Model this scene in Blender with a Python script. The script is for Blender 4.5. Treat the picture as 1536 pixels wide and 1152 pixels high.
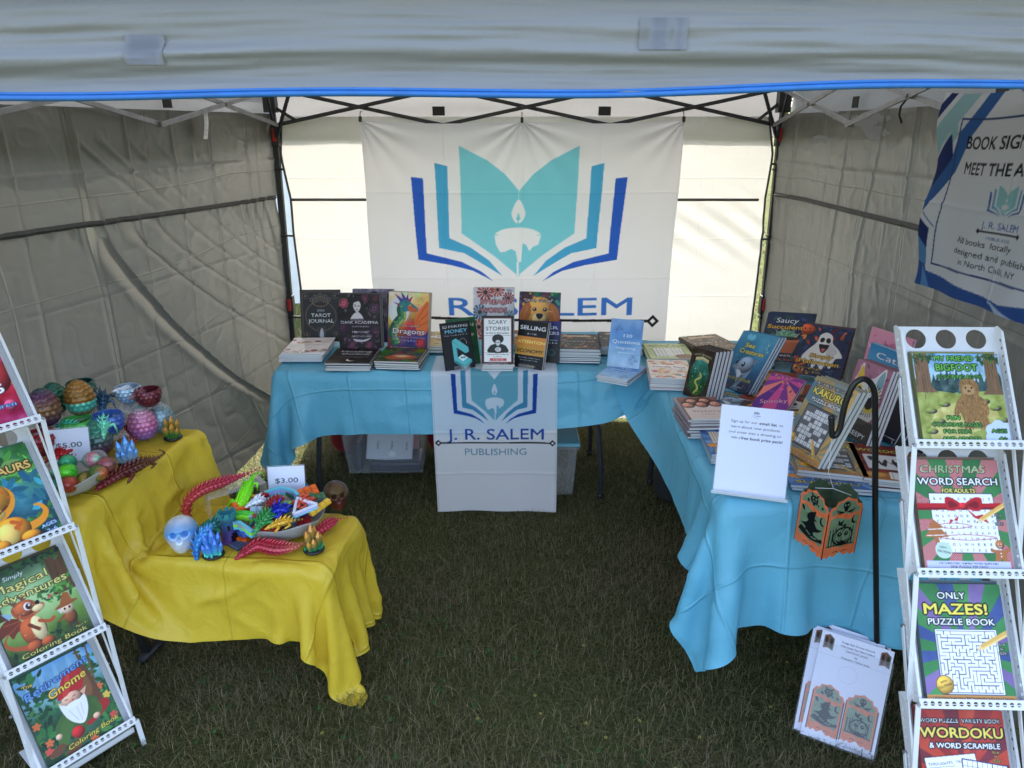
import bpy, bmesh, math, random
import numpy as np
from mathutils import Vector, Matrix
from mathutils.geometry import tessellate_polygon
R=math.radians; PI=math.pi
random.seed(7); RNG=np.random.default_rng(7)
S=bpy.context.scene; COL=S.collection
for o in list(bpy.data.objects): bpy.data.objects.remove(o)
# ------------------------------------------------------------------ camera, sky, sun, exposure
cd=bpy.data.cameras.new('camera'); cam=bpy.data.objects.new('camera',cd); COL.objects.link(cam)
cd.sensor_width=36; cd.lens=36*1065/1536; cd.clip_start=.02; cd.clip_end=2000
cam.location=(0,0,1.85); cam.rotation_euler=(R(90-19.8),0,0); S.camera=cam
SUN_EL,SUN_AZ=R(50),R(-8)            # azimuth measured from +Y towards +X
w=bpy.data.worlds.new('World'); S.world=w; w.use_nodes=True
nt=w.node_tree; bg=nt.nodes['Background']; bg.inputs['Strength'].default_value=.15
sk=nt.nodes.new('ShaderNodeTexSky'); sk.sky_type='NISHITA'; sk.sun_disc=False
sk.sun_elevation=SUN_EL; sk.sun_rotation=SUN_AZ; sk.air_density=1.0; sk.dust_density=3.5; sk.ozone_density=.6
hs=nt.nodes.new('ShaderNodeHueSaturation'); hs.inputs['Saturation'].default_value=.88   # sky blue toned down a little to balance the whites
nt.links.new(sk.outputs[0],hs.inputs['Color']); nt.links.new(hs.outputs[0],bg.inputs['Color'])
sd=bpy.data.lights.new('sun','SUN'); sd.energy=3.0; sd.angle=R(.5); sd.color=(1,.95,.86)
so=bpy.data.objects.new('sun',sd); COL.objects.link(so)
sv=Vector((math.sin(SUN_AZ)*math.cos(SUN_EL),math.cos(SUN_AZ)*math.cos(SUN_EL),math.sin(SUN_EL)))
so.rotation_euler=sv.to_track_quat('Z','Y').to_euler(); so.location=(0,8,10)
S.view_settings.view_transform='Standard'; S.view_settings.look='None'
S.view_settings.exposure=2.5; S.view_settings.gamma=1
S.render.engine='CYCLES'; S.cycles.max_bounces=8; S.cycles.transparent_max_bounces=12
S.cycles.diffuse_bounces=4; S.cycles.transmission_bounces=6; S.cycles.glossy_bounces=3
S.cycles.use_denoising=True; S.cycles.caustics_reflective=False; S.cycles.caustics_refractive=False
S.cycles.sample_clamp_indirect=4
# ------------------------------------------------------------------ helpers
def lin(c):
    c=np.asarray(c,float)/255.
    return np.where(c<=.04045,c/12.92,((c+.055)/1.055)**2.4)
def tag(o,label=None,cat=None,group=None,kind=None):
    if label: o['label']=label
    if cat: o['category']=cat
    if group: o['group']=group
    if kind: o['kind']=kind
    return o
def empty(name,loc=(0,0,0),rot=(0,0,0),label=None,cat=None,group=None):
    o=bpy.data.objects.new(name,None); COL.objects.link(o); o.location=loc; o.rotation_euler=rot
    o.empty_display_size=.05
    return tag(o,label,cat,group)
def copy_tree(o,parent=None):
    c=o.copy(); COL.objects.link(c)
    if parent: c.parent=parent; c.matrix_parent_inverse=o.matrix_parent_inverse
    for ch in list(o.children): copy_tree(ch,c)
    return c
def link(name,me,mat=None,parent=None):
    o=bpy.data.objects.new(name,me); COL.objects.link(o)
    if mat is not None:
        for m in (mat if isinstance(mat,(list,tuple)) else [mat]): me.materials.append(m)
    if parent is not None: o.parent=parent
    return o
def raw_mesh(name,V,F,C=None,smooth=False,MI=None,UV=None):
    """V (n,3); F list of faces or (m,k) array; C (n,3) linear colours"""
    me=bpy.data.meshes.new(name); V=np.asarray(V,np.float32)
    me.vertices.add(len(V)); me.vertices.foreach_set('co',V.ravel())
    if isinstance(F,np.ndarray):
        k=F.shape[1]; L=F.ravel(); tot=np.full(len(F),k)
    else:
        L=np.fromiter((i for f in F for i in f),int); tot=np.fromiter((len(f) for f in F),int)
    me.loops.add(len(L)); me.loops.foreach_set('vertex_index',L.astype(np.int32))
    st=np.concatenate([[0],np.cumsum(tot)[:-1]]) if len(tot) else tot
    me.polygons.add(len(tot)); me.polygons.foreach_set('loop_start',st.astype(np.int32))
    if MI is not None: me.polygons.foreach_set('material_index',np.asarray(MI,np.int32))
    me.update(calc_edges=True); me.validate()
    if C is not None:
        a=me.color_attributes.new('Col','FLOAT_COLOR','POINT'); C=np.asarray(C,np.float32)
        a.data.foreach_set('color',np.concatenate([C,np.ones((len(C),1),np.float32)],1).ravel())
    if UV is not None:
        u=me.uv_layers.new(name='UVMap'); UV=np.asarray(UV,np.float32)
        li=np.zeros(len(me.loops),np.int32); me.loops.foreach_get('vertex_index',li)
        u.data.foreach_set('uv',UV[li].ravel())
    me.polygons.foreach_set('use_smooth',np.full(len(me.polygons),bool(smooth)))
    me.update()
    return me
def gridF(nx,ny,off=0):
    i=np.arange(nx-1)[None,:]+nx*np.arange(ny-1)[:,None]
    return np.stack([i,i+1,i+1+nx,i+nx],-1).reshape(-1,4)+off
class MB:
    """collects coloured primitives into one mesh"""
    def __init__(s): s.v=[]; s.f=[]; s.c=[]; s.n=0; s.col=(.5,.5,.5); s.M=Matrix.Identity(4)
    def add(s,V,F,col=None):
        V=np.asarray(V,float).reshape(-1,3); m=np.array(s.M); V=V@m[:3,:3].T+m[:3,3]
        c=s.col if col is None else col; c=np.asarray(c,float)
        s.c.append(np.broadcast_to(c,(len(V),3)).copy()); s.v.append(V)
        s.f+= [[int(i)+s.n for i in f] for f in F]; s.n+=len(V); return s
    def box(s,c,d,col=None,rz=0,taper=1):
        x,y,z=[k/2 for k in d]; t=taper
        V=np.array([(-x,-y,-z),(x,-y,-z),(x,y,-z),(-x,y,-z),(-x*t,-y*t,z),(x*t,-y*t,z),(x*t,y*t,z),(-x*t,y*t,z)])
        if rz: q=np.array(Matrix.Rotation(rz,3,'Z')); V=V@q.T
        return s.add(V+np.array(c),[(3,2,1,0),(4,5,6,7),(0,1,5,4),(1,2,6,5),(2,3,7,6),(3,0,4,7)],col)
    def tube(s,P,r,n=8,col=None,cap=True,sq=False):
        P=[Vector(p) for p in P]; m=len(P); rs=r if hasattr(r,'__len__') else [r]*m
        V=[];F=[]; prev=None
        for i,p in enumerate(P):
            t=(P[min(i+1,m-1)]-P[max(i-1,0)]).normalized()
            if prev is None:
                a=Vector((0,0,1)) if abs(t.z)<.9 else Vector((0,1,0)); u=t.cross(a).normalized()
            else: u=(prev-t*prev.dot(t)).normalized()
            prev=u; w=t.cross(u)
            for k in range(n):
                a=2*PI*(k+(.5 if sq else 0))/n; V.append(p+(u*math.cos(a)+w*math.sin(a))*rs[i])
        for i in range(m-1):
            for k in range(n): F.append((i*n+k,i*n+(k+1)%n,(i+1)*n+(k+1)%n,(i+1)*n+k))
        if cap: F.append(tuple(range(n-1,-1,-1))); F.append(tuple((m-1)*n+k for k in range(n)))
        cc=col
        if col is not None and np.ndim(col)==2: cc=np.repeat(np.asarray(col),n,0)
        return s.add([tuple(v) for v in V],F,cc)
    def bar(s,a,b,w,h,col=None):
        a=Vector(a);b=Vector(b);t=(b-a).normalized(); u=t.cross(Vector((0,0,1)) if abs(t.z)<.95 else Vector((1,0,0))).normalized(); v=u.cross(t)
        V=[p+u*sx*w/2+v*sy*h/2 for p in (a,b) for sx,sy in((-1,-1),(1,-1),(1,1),(-1,1))]
        return s.add([tuple(x) for x in V],[(3,2,1,0),(4,5,6,7),(0,1,5,4),(1,2,6,5),(2,3,7,6),(3,0,4,7)],col)
    def lathe(s,prof,n=24,c=(0,0,0),col=None,cap=True):
        V=[];F=[];m=len(prof)
        for (r,z) in prof:
            for k in range(n): a=2*PI*k/n; V.append((c[0]+r*math.cos(a),c[1]+r*math.sin(a),c[2]+z))
        for i in range(m-1):
            for k in range(n): F.append((i*n+k,i*n+(k+1)%n,(i+1)*n+(k+1)%n,(i+1)*n+k))
        if cap: F.append(tuple(range(n-1,-1,-1))); F.append(tuple((m-1)*n+k for k in range(n)))
        if col is not None and np.ndim(col)==2: col=np.repeat(np.asarray(col),n,0)
        return s.add(V,F,col)
    def ball(s,c,r,nu=12,nv=8,col=None):
        r=np.broadcast_to(np.asarray(r,float),(3,)); th=np.linspace(0,PI,nv+1)[1:-1]; ph=np.arange(nu)*2*PI/nu
        V=[(0,0,1)]+[(math.sin(t)*math.cos(p),math.sin(t)*math.sin(p),math.cos(t)) for t in th for p in ph]+[(0,0,-1)]
        F=[(0,1+k,1+(k+1)%nu) for k in range(nu)]
        for i in range(nv-2):
            for k in range(nu): a=1+i*nu+k;b=1+i*nu+(k+1)%nu; F.append((a,a+nu,b+nu,b))
        l=len(V)-1; o=1+(nv-2)*nu; F+=[(o+k,l,o+(k+1)%nu) for k in range(nu)]
        return s.add(np.array(V)*r+np.array(c),F,col)
    def cone(s,a,b,r,n=5,col=None):
        return s.tube([a,b],[r,r*.04],n,col)
    def build(s,name,mat,parent=None,smooth=False,bevel=0):
        me=raw_mesh(name,np.concatenate(s.v),s.f,np.concatenate(s.c),smooth)
        o=link(name,me,mat,parent)
        if bevel: b=o.modifiers.new('bevel','BEVEL'); b.width=bevel; b.segments=2; b.limit_method='ANGLE'; b.angle_limit=R(40)
        if smooth=='auto': pass
        return o
def vnoise(P,sc=1,seed=0):
    """smooth 3-D value noise of points (n,3) -> (n,) in -1..1"""
    P=np.asarray(P,float)*sc+seed*17.3; seed=int(seed*31); I=np.floor(P).astype(np.int64); f=P-I; f=f*f*(3-2*f); o=0
    for dx in(0,1):
        for dy in(0,1):
            for dz in(0,1):
                h=((I[:,0]+dx)*374761393+(I[:,1]+dy)*668265263+(I[:,2]+dz)*2147483647+seed*1013)&0x7fffffff
                h=((h^(h>>13))*1274126177)&0x7fffffff; h=(h^(h>>16))&0xffff
                w=(f[:,0] if dx else 1-f[:,0])*(f[:,1] if dy else 1-f[:,1])*(f[:,2] if dz else 1-f[:,2])
                o=o+w*(h/32767.5-1)
    return o
def fbm(P,sc=1,oct=4,seed=0):
    return sum(vnoise(P,sc*2**k,seed+k)*.5**k for k in range(oct))
# ------------------------------------------------------------------ materials
def mat(name,col=None,rough=.6,metal=0,spec=.5,attr=False,bump=0,bscale=60,bdist=.002,trans=0,coat=0,sheen=0,alpha=1,var=0,vscale=8,coords='Object'):
    m=bpy.data.materials.new(name); m.use_nodes=True; n=m.node_tree; L=n.links.new
    b=n.nodes['Principled BSDF']; b.inputs['Roughness'].default_value=rough; b.inputs['Metallic'].default_value=metal
    b.inputs['Specular IOR Level'].default_value=spec; b.inputs['Coat Weight'].default_value=coat; b.inputs['Coat Roughness'].default_value=.15
    b.inputs['Alpha'].default_value=alpha
    tc=n.nodes.new('ShaderNodeTexCoord')
    src=None
    if attr:
        a=n.nodes.new('ShaderNodeAttribute'); a.attribute_name='Col'; src=a.outputs['Color']
    else:
        c=n.nodes.new('ShaderNodeRGB'); c.outputs[0].default_value=(*col,1); src=c.outputs[0]
    if var:
        nz=n.nodes.new('ShaderNodeTexNoise'); nz.inputs['Scale'].default_value=vscale; nz.inputs['Detail'].default_value=6
        L(tc.outputs[coords],nz.inputs['Vector'])
        mr=n.nodes.new('ShaderNodeMapRange'); mr.inputs['From Min'].default_value=.3; mr.inputs['From Max'].default_value=.7
        mr.inputs['To Min'].default_value=1-var; mr.inputs['To Max'].default_value=1+var; L(nz.outputs['Fac'],mr.inputs['Value'])
        mx=n.nodes.new('ShaderNodeVectorMath'); mx.operation='SCALE'; L(src,mx.inputs[0]); L(mr.outputs[0],mx.inputs['Scale']); src=mx.outputs[0]
    L(src,b.inputs['Base Color'])
    if bump:
        nz=n.nodes.new('ShaderNodeTexNoise'); nz.inputs['Scale'].default_value=bscale; nz.inputs['Detail'].default_value=5
        L(tc.outputs[coords],nz.inputs['Vector'])
        bp=n.nodes.new('ShaderNodeBump'); bp.inputs['Strength'].default_value=bump; bp.inputs['Distance'].default_value=bdist
        L(nz.outputs['Fac'],bp.inputs['Height']); L(bp.outputs[0],b.inputs['Normal'])
    if trans:
        t=n.nodes.new('ShaderNodeBsdfTranslucent'); L(src,t.inputs['Color'])
        mx=n.nodes.new('ShaderNodeMixShader'); mx.inputs[0].default_value=trans
        L(b.outputs[0],mx.inputs[1]); L(t.outputs[0],mx.inputs[2]); L(mx.outputs[0],n.nodes['Material Output'].inputs[0])
    return m
def crease_uv(m,step=(.3,.3),strength=.35,width=.03,nscale=14,nstr=.4,dist=.004):
    """fold lines in a regular grid plus crinkles, as a bump from the cloth's own UV map (metres)"""
    n=m.node_tree; L=n.links.new; b=n.nodes['Principled BSDF']
    uv=n.nodes.new('ShaderNodeTexCoord'); sep=n.nodes.new('ShaderNodeSeparateXYZ'); L(uv.outputs['UV'],sep.inputs[0])
    hs=[]
    nz0=n.nodes.new('ShaderNodeTexNoise'); nz0.inputs['Scale'].default_value=2.5; nz0.inputs['Detail'].default_value=2; L(uv.outputs['UV'],nz0.inputs['Vector'])
    for k,s_ in enumerate(step):
        wob=n.nodes.new('ShaderNodeMath'); wob.operation='MULTIPLY_ADD'; wob.inputs[1].default_value=.03; L(nz0.outputs['Fac'],wob.inputs[0]); L(sep.outputs[k],wob.inputs[2])
        d=n.nodes.new('ShaderNodeMath'); d.operation='PINGPONG'; d.inputs[1].default_value=s_/2; L(wob.outputs[0],d.inputs[0])
        mr=n.nodes.new('ShaderNodeMapRange'); mr.interpolation_type='SMOOTHERSTEP'; mr.inputs['From Min'].default_value=0; mr.inputs['From Max'].default_value=width*s_*1.0
        mr.inputs['To Min'].default_value=1; mr.inputs['To Max'].default_value=0; L(d.outputs[0],mr.inputs['Value']); hs.append(mr.outputs[0])
    ad=n.nodes.new('ShaderNodeMath'); L(hs[0],ad.inputs[0]); L(hs[1],ad.inputs[1])
    nz=n.nodes.new('ShaderNodeTexNoise'); nz.inputs['Scale'].default_value=nscale; nz.inputs['Detail'].default_value=7; nz.inputs['Roughness'].default_value=.6; nz.inputs['Distortion'].default_value=1.2
    L(uv.outputs['UV'],nz.inputs['Vector'])
    ma=n.nodes.new('ShaderNodeMath'); ma.operation='MULTIPLY_ADD'; ma.inputs[1].default_value=nstr; L(nz.outputs['Fac'],ma.inputs[0])
    sc=n.nodes.new('ShaderNodeMath'); sc.operation='MULTIPLY'; sc.inputs[1].default_value=strength; L(ad.outputs[0],sc.inputs[0]); L(sc.outputs[0],ma.inputs[2])
    bp=n.nodes.new('ShaderNodeBump'); bp.inputs['Strength'].default_value=.8; bp.inputs['Distance'].default_value=dist; L(ma.outputs[0],bp.inputs['Height'])
    L(bp.outputs[0],b.inputs['Normal'])
    for t in n.nodes:
        if t.type=='BSDF_TRANSLUCENT': L(bp.outputs[0],t.inputs['Normal'])
    return m
M={}
M['white_metal']=mat('white_metal',(.72,.73,.74),.35,0,.5,var=.05,bump=.1,bscale=200,bdist=.0005)
M['dark_metal']=mat('dark_metal',(.035,.035,.04),.42,.3,.5,var=.2,vscale=20)
M['grey_metal']=mat('grey_metal',(.3,.3,.31),.4,.7,.5,var=.15,vscale=20)
M['black']=mat('black',(.012,.012,.014),.5,0,.4,var=.2)
M['black_paint']=mat('black_paint',(.01,.01,.011),.38,0,.5,bump=.15,bscale=120)
M['red_plastic']=mat('red_plastic',(.45,.015,.02),.35,var=.1)
M['print']=mat('print',rough=.40,spec=.32,attr=True,coat=.0)
M['matte_print']=mat('matte_print',rough=.6,spec=.3,attr=True)
M['paper']=mat('paper',(.78,.79,.8),.7,0,.3)
M['plastic']=mat('plastic',rough=.36,spec=.5,attr=True,var=.05,vscale=60)
M['silk']=mat('silk',rough=.3,metal=.25,spec=.6,attr=True,var=.08,vscale=60)
def glassy(name,col,ior=1.45,rough=.03,mix=.85,tint=(1,1,1)):
    """thin clear plastic: mostly see-through with a glossy skin"""
    m=bpy.data.materials.new(name); m.use_nodes=True; n=m.node_tree; L=n.links.new
    b=n.nodes['Principled BSDF']; b.inputs['Base Color'].default_value=(*col,1); b.inputs['Roughness'].default_value=rough
    t=n.nodes.new('ShaderNodeBsdfTransparent'); t.inputs[0].default_value=(*tint,1)
    fr=n.nodes.new('ShaderNodeLayerWeight'); fr.inputs['Blend'].default_value=.25
    mr=n.nodes.new('ShaderNodeMapRange'); mr.inputs['To Min'].default_value=1-mix; mr.inputs['To Max'].default_value=min(1,1-mix+.55); L(fr.outputs['Facing'],mr.inputs['Value'])
    mx=n.nodes.new('ShaderNodeMixShader'); L(mr.outputs[0],mx.inputs[0]); L(t.outputs[0],mx.inputs[1]); L(b.outputs[0],mx.inputs[2])
    L(mx.outputs[0],n.nodes['Material Output'].inputs[0]); return m
M['acrylic_edge']=glassy('acrylic_edge',(.75,.80,.84),mix=.55)
M['acrylic']=glassy('acrylic',(.8,.84,.86),mix=.94)
M['clear_bin']=glassy('clear_bin',(.62,.64,.66),rough=.2,mix=.94)
M['frosted']=glassy('frosted',(.55,.56,.56),rough=.3,mix=.5)
M['polybag']=glassy('polybag',(.75,.77,.8),rough=.12,mix=.86)
# fabrics
M['shaded_wall_fabric']=crease_uv(mat('shaded_wall_fabric',(.19,.186,.165),.34,.42,.5,trans=.13),(.42,.36),.4,.016,13,.35,.006)  # same fabric as the back wall, its dimmer light put into a darker colour
M['sunlit_wall_fabric']=crease_uv(mat('sunlit_wall_fabric',(.80,.79,.73),.45,0,.3,trans=.15),(.42,.36),.22,.025,9,.7,.006)  # back wall copy of the sidewall fabric, sunlight put into a lighter colour
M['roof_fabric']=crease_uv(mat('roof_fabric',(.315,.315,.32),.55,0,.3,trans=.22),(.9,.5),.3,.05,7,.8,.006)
M['patch_fabric']=mat('patch_fabric',(.27,.27,.28),.55,0,.3,trans=.22)  # darker colour stands in for less light passing the doubled cloth
M['blue_trim']=mat('blue_trim',(.025,.16,.50),.5,var=.08,vscale=30)
M['banner']=mat('banner',rough=.75,spec=.2,attr=True,trans=.5,bump=.25,bscale=900,bdist=.0006)
M['blue_cloth']=crease_uv(mat('blue_cloth',(.17,.55,.75),.40,0,.45,trans=.22),(.27,.24),.55,.035,11,.9,.007)
M['yellow_cloth']=crease_uv(mat('yellow_cloth',(.84,.61,.05),.40,0,.45,trans=.28),(.34,.30),.55,.03,11,1.0,.008)
# ------------------------------------------------------------------ ground and lawn
def ground():
    m=bpy.data.materials.new('lawn_soil'); m.use_nodes=True; n=m.node_tree; L=n.links.new; b=n.nodes['Principled BSDF']; b.inputs['Roughness'].default_value=.95
    b.inputs['Specular IOR Level'].default_value=.1
    tc=n.nodes.new('ShaderNodeTexCoord'); nz=n.nodes.new('ShaderNodeTexNoise'); nz.inputs['Scale'].default_value=.9; nz.inputs['Detail'].default_value=10; L(tc.outputs['Object'],nz.inputs['Vector'])
    nz2=n.nodes.new('ShaderNodeTexNoise'); nz2.inputs['Scale'].default_value=70; nz2.inputs['Detail'].default_value=6; L(tc.outputs['Object'],nz2.inputs['Vector'])
    cr=n.nodes.new('ShaderNodeValToRGB'); cr.color_ramp.elements[0].position=.32; cr.color_ramp.elements[0].color=(.045,.045,.02,1); cr.color_ramp.elements[1].position=.68; cr.color_ramp.elements[1].color=(.12,.14,.045,1)
    ad=n.nodes.new('ShaderNodeMath'); ad.operation='MULTIPLY_ADD'; ad.inputs[1].default_value=.6; L(nz2.outputs['Fac'],ad.inputs[0])
    s2=n.nodes.new('ShaderNodeMath'); s2.operation='MULTIPLY'; s2.inputs[1].default_value=.4; L(nz.outputs['Fac'],s2.inputs[0]); L(s2.outputs[0],ad.inputs[2])
    L(ad.outputs[0],cr.inputs[0]); L(cr.outputs[0],b.inputs['Base Color'])
    bp=n.nodes.new('ShaderNodeBump'); bp.inputs['Distance'].default_value=.03; L(nz2.outputs['Fac'],bp.inputs['Height']); L(bp.outputs[0],b.inputs['Normal'])
    xs=np.unique(np.concatenate([np.linspace(-3,3,41),np.linspace(-400,400,17)])); ys=np.unique(np.concatenate([np.linspace(0,6,41),np.linspace(-200,600,17)]))
    X,Y=np.meshgrid(xs,ys); P=np.stack([X.ravel(),Y.ravel(),0*X.ravel()],1); Z=fbm(P,.9,3,3)*.012; Z[(abs(P[:,0])>3.2)|(P[:,1]>6)|(P[:,1]<0)]*=0
    P[:,2]=Z-.006
    o=link('ground',raw_mesh('ground',P,gridF(len(xs),len(ys)),smooth=True),m); tag(o,kind='structure')
ground()
def blades(name,P,hmin,hmax,wd,cols,seed,lean=.6):
    r=np.random.default_rng(seed); n=len(P); a=r.uniform(0,2*PI,n); h=r.uniform(hmin,hmax,n)*(1+.5*vnoise(np.c_[P,np.zeros(n)],3,5)); l=np.abs(r.normal(0,lean,n))
    dx=np.cos(a);dy=np.sin(a); w=wd*r.uniform(.6,1.3,n); sx=-dy*w; sy=dx*w
    V=np.zeros((n,5,3)); 
    for k,(t,ws) in enumerate(((0,1),(0,-1),(.55,.75),(.55,-.75),(1,0))):
        bend=l*h*t*t; V[:,k,0]=P[:,0]+dx*bend+sx*ws; V[:,k,1]=P[:,1]+dy*bend+sy*ws; V[:,k,2]=h*(t-.25*np.minimum(l,1.6)*t*t)
    base=np.arange(n)[:,None]*5
    F4=(base+np.array([0,1,3,2])); F3=(base+np.array([2,3,4]))
    ci=r.integers(0,len(cols),n); patch=fbm(np.c_[P,np.zeros(n)],1.6,3,9)
    C=np.array(cols)[ci]*(1+.45*r.normal(0,1,(n,1)).clip(-1.5,1.5))
    dry=(patch+r.normal(0,.35,n))>.30; C[dry]=np.array([.23,.185,.105])*r.uniform(.5,1.3,(dry.sum(),1))
    C=np.clip(C,.005,.5); C=np.repeat(C,5,0)
    F=[*F4.tolist(),*F3.tolist()]
    return raw_mesh(name,V.reshape(-1,3),F,C,True)
M['blade']=mat('blade',rough=.55,spec=.25,attr=True,trans=.3)
def lawn():
    r=np.random.default_rng(3); N=250000
    P=np.c_[r.uniform(-2.3,2.0,N),r.uniform(.8,4.9,N)]
    # fewer blades where nothing is seen (far side strips), and more near the camera
    keep=r.uniform(0,1,N)<np.clip(1.25-.2*(P[:,1]-1.4),.35,1)
    P=P[keep]
    g=[(.105,.112,.042),(.135,.135,.055),(.185,.165,.075),(.078,.095,.036),(.24,.19,.105)]
    o=link('lawn_grass',blades('lawn_grass',P,.016,.046,.0010,g,4,1.15),M['blade'])
    tag(o,'mown green and straw coloured grass of the lawn','grass',kind='stuff')
    N=60000; P2=np.c_[r.uniform(-5,7,N),r.uniform(4.6,14,N)]
    o=link('lawn_grass',blades('far_grass',P2,.03,.07,.004,[(.09,.13,.03),(.12,.16,.04),(.15,.17,.06)],5,.8),M['blade'])
    tag(o,'sunlit lawn grass beyond the canopy','grass',kind='stuff')
    # clover leaves and yellow flowers in patches
    b=MB(); 
    for i in range(420):
        x,y=r.uniform(-1.2,1.0),r.uniform(1.35,3.0)
        if fbm(np.array([[x,y,0]]),2.2,2,21)[0]<.05: continue
        z=r.uniform(.015,.035)
        for k in range(3):
            a=2*PI*k/3+r.uniform(0,6); cx,cy=x+.005*math.cos(a),y+.005*math.sin(a)
            q=[(cx+.006*math.cos(t),cy+.006*math.sin(t),z+.003*math.sin(t+a)) for t in np.linspace(0,2*PI,7)[:-1]]
            b.add(q,[tuple(range(6))],(.05,.11,.03))
    for i in range(26):
        x,y=r.uniform(-.7,1.1),r.uniform(1.4,2.3); z=.03
        for k in range(5):
            a=2*PI*k/5; q=[(x,y,z),(x+.005*math.cos(a-.4),y+.005*math.sin(a-.4),z+.003),(x+.007*math.cos(a),y+.007*math.sin(a),z+.001),(x+.005*math.cos(a+.4),y+.005*math.sin(a+.4),z+.003)]
            b.add(q,[(0,1,2,3)],(.42,.38,.08))
    o=b.build('clover_patches',M['blade']); tag(o,'clover leaves and tiny yellow flowers in the grass','clover',kind='stuff')
lawn()
# ------------------------------------------------------------------ canopy tent
EAVE=2.09; Y0,Y1=1.42,4.44
def LX(y): return -1.40-.24*(4.4-y)        # the left side splays outwards
RX=1.60
def sheet(nx,ny,fn,uvs):
    """grid sheet: fn(U,V)->(X,Y,Z) arrays, uvs = size in metres"""
    u=np.linspace(0,1,nx); v=np.linspace(0,1,ny); U,V=np.meshgrid(u,v); U=U.ravel();V=V.ravel()
    P=np.stack(fn(U,V),1); return P,gridF(nx,ny),np.c_[U*uvs[0],V*uvs[1]]
def ridge(x,c,w,a): return a*np.exp(-((x-c)/w)**2)
tent=empty('canopy_tent',(0,(Y0+Y1)/2,0),label='grey pop-up canopy tent with blue trim and dark folding frame over the book tables',cat='canopy tent')
def part(b,name,m,parent=tent,**k):
    o=b.build(name,m,None,**k); o.parent=parent; o.matrix_parent_inverse=Matrix.Translation(-Vector(parent.location)) if parent.type=='EMPTY' else Matrix.Identity(4)
    if parent.type!='EMPTY': o.matrix_parent_inverse=parent.matrix_parent_inverse if False else Matrix.Identity(4)
    return o
def sheetpart(name,P,F,UV,m,parent,C=None):
    P=np.array(P)-np.array(parent.location); return link(name,raw_mesh(name,P,F,C,True,UV=UV),m,parent)
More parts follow.
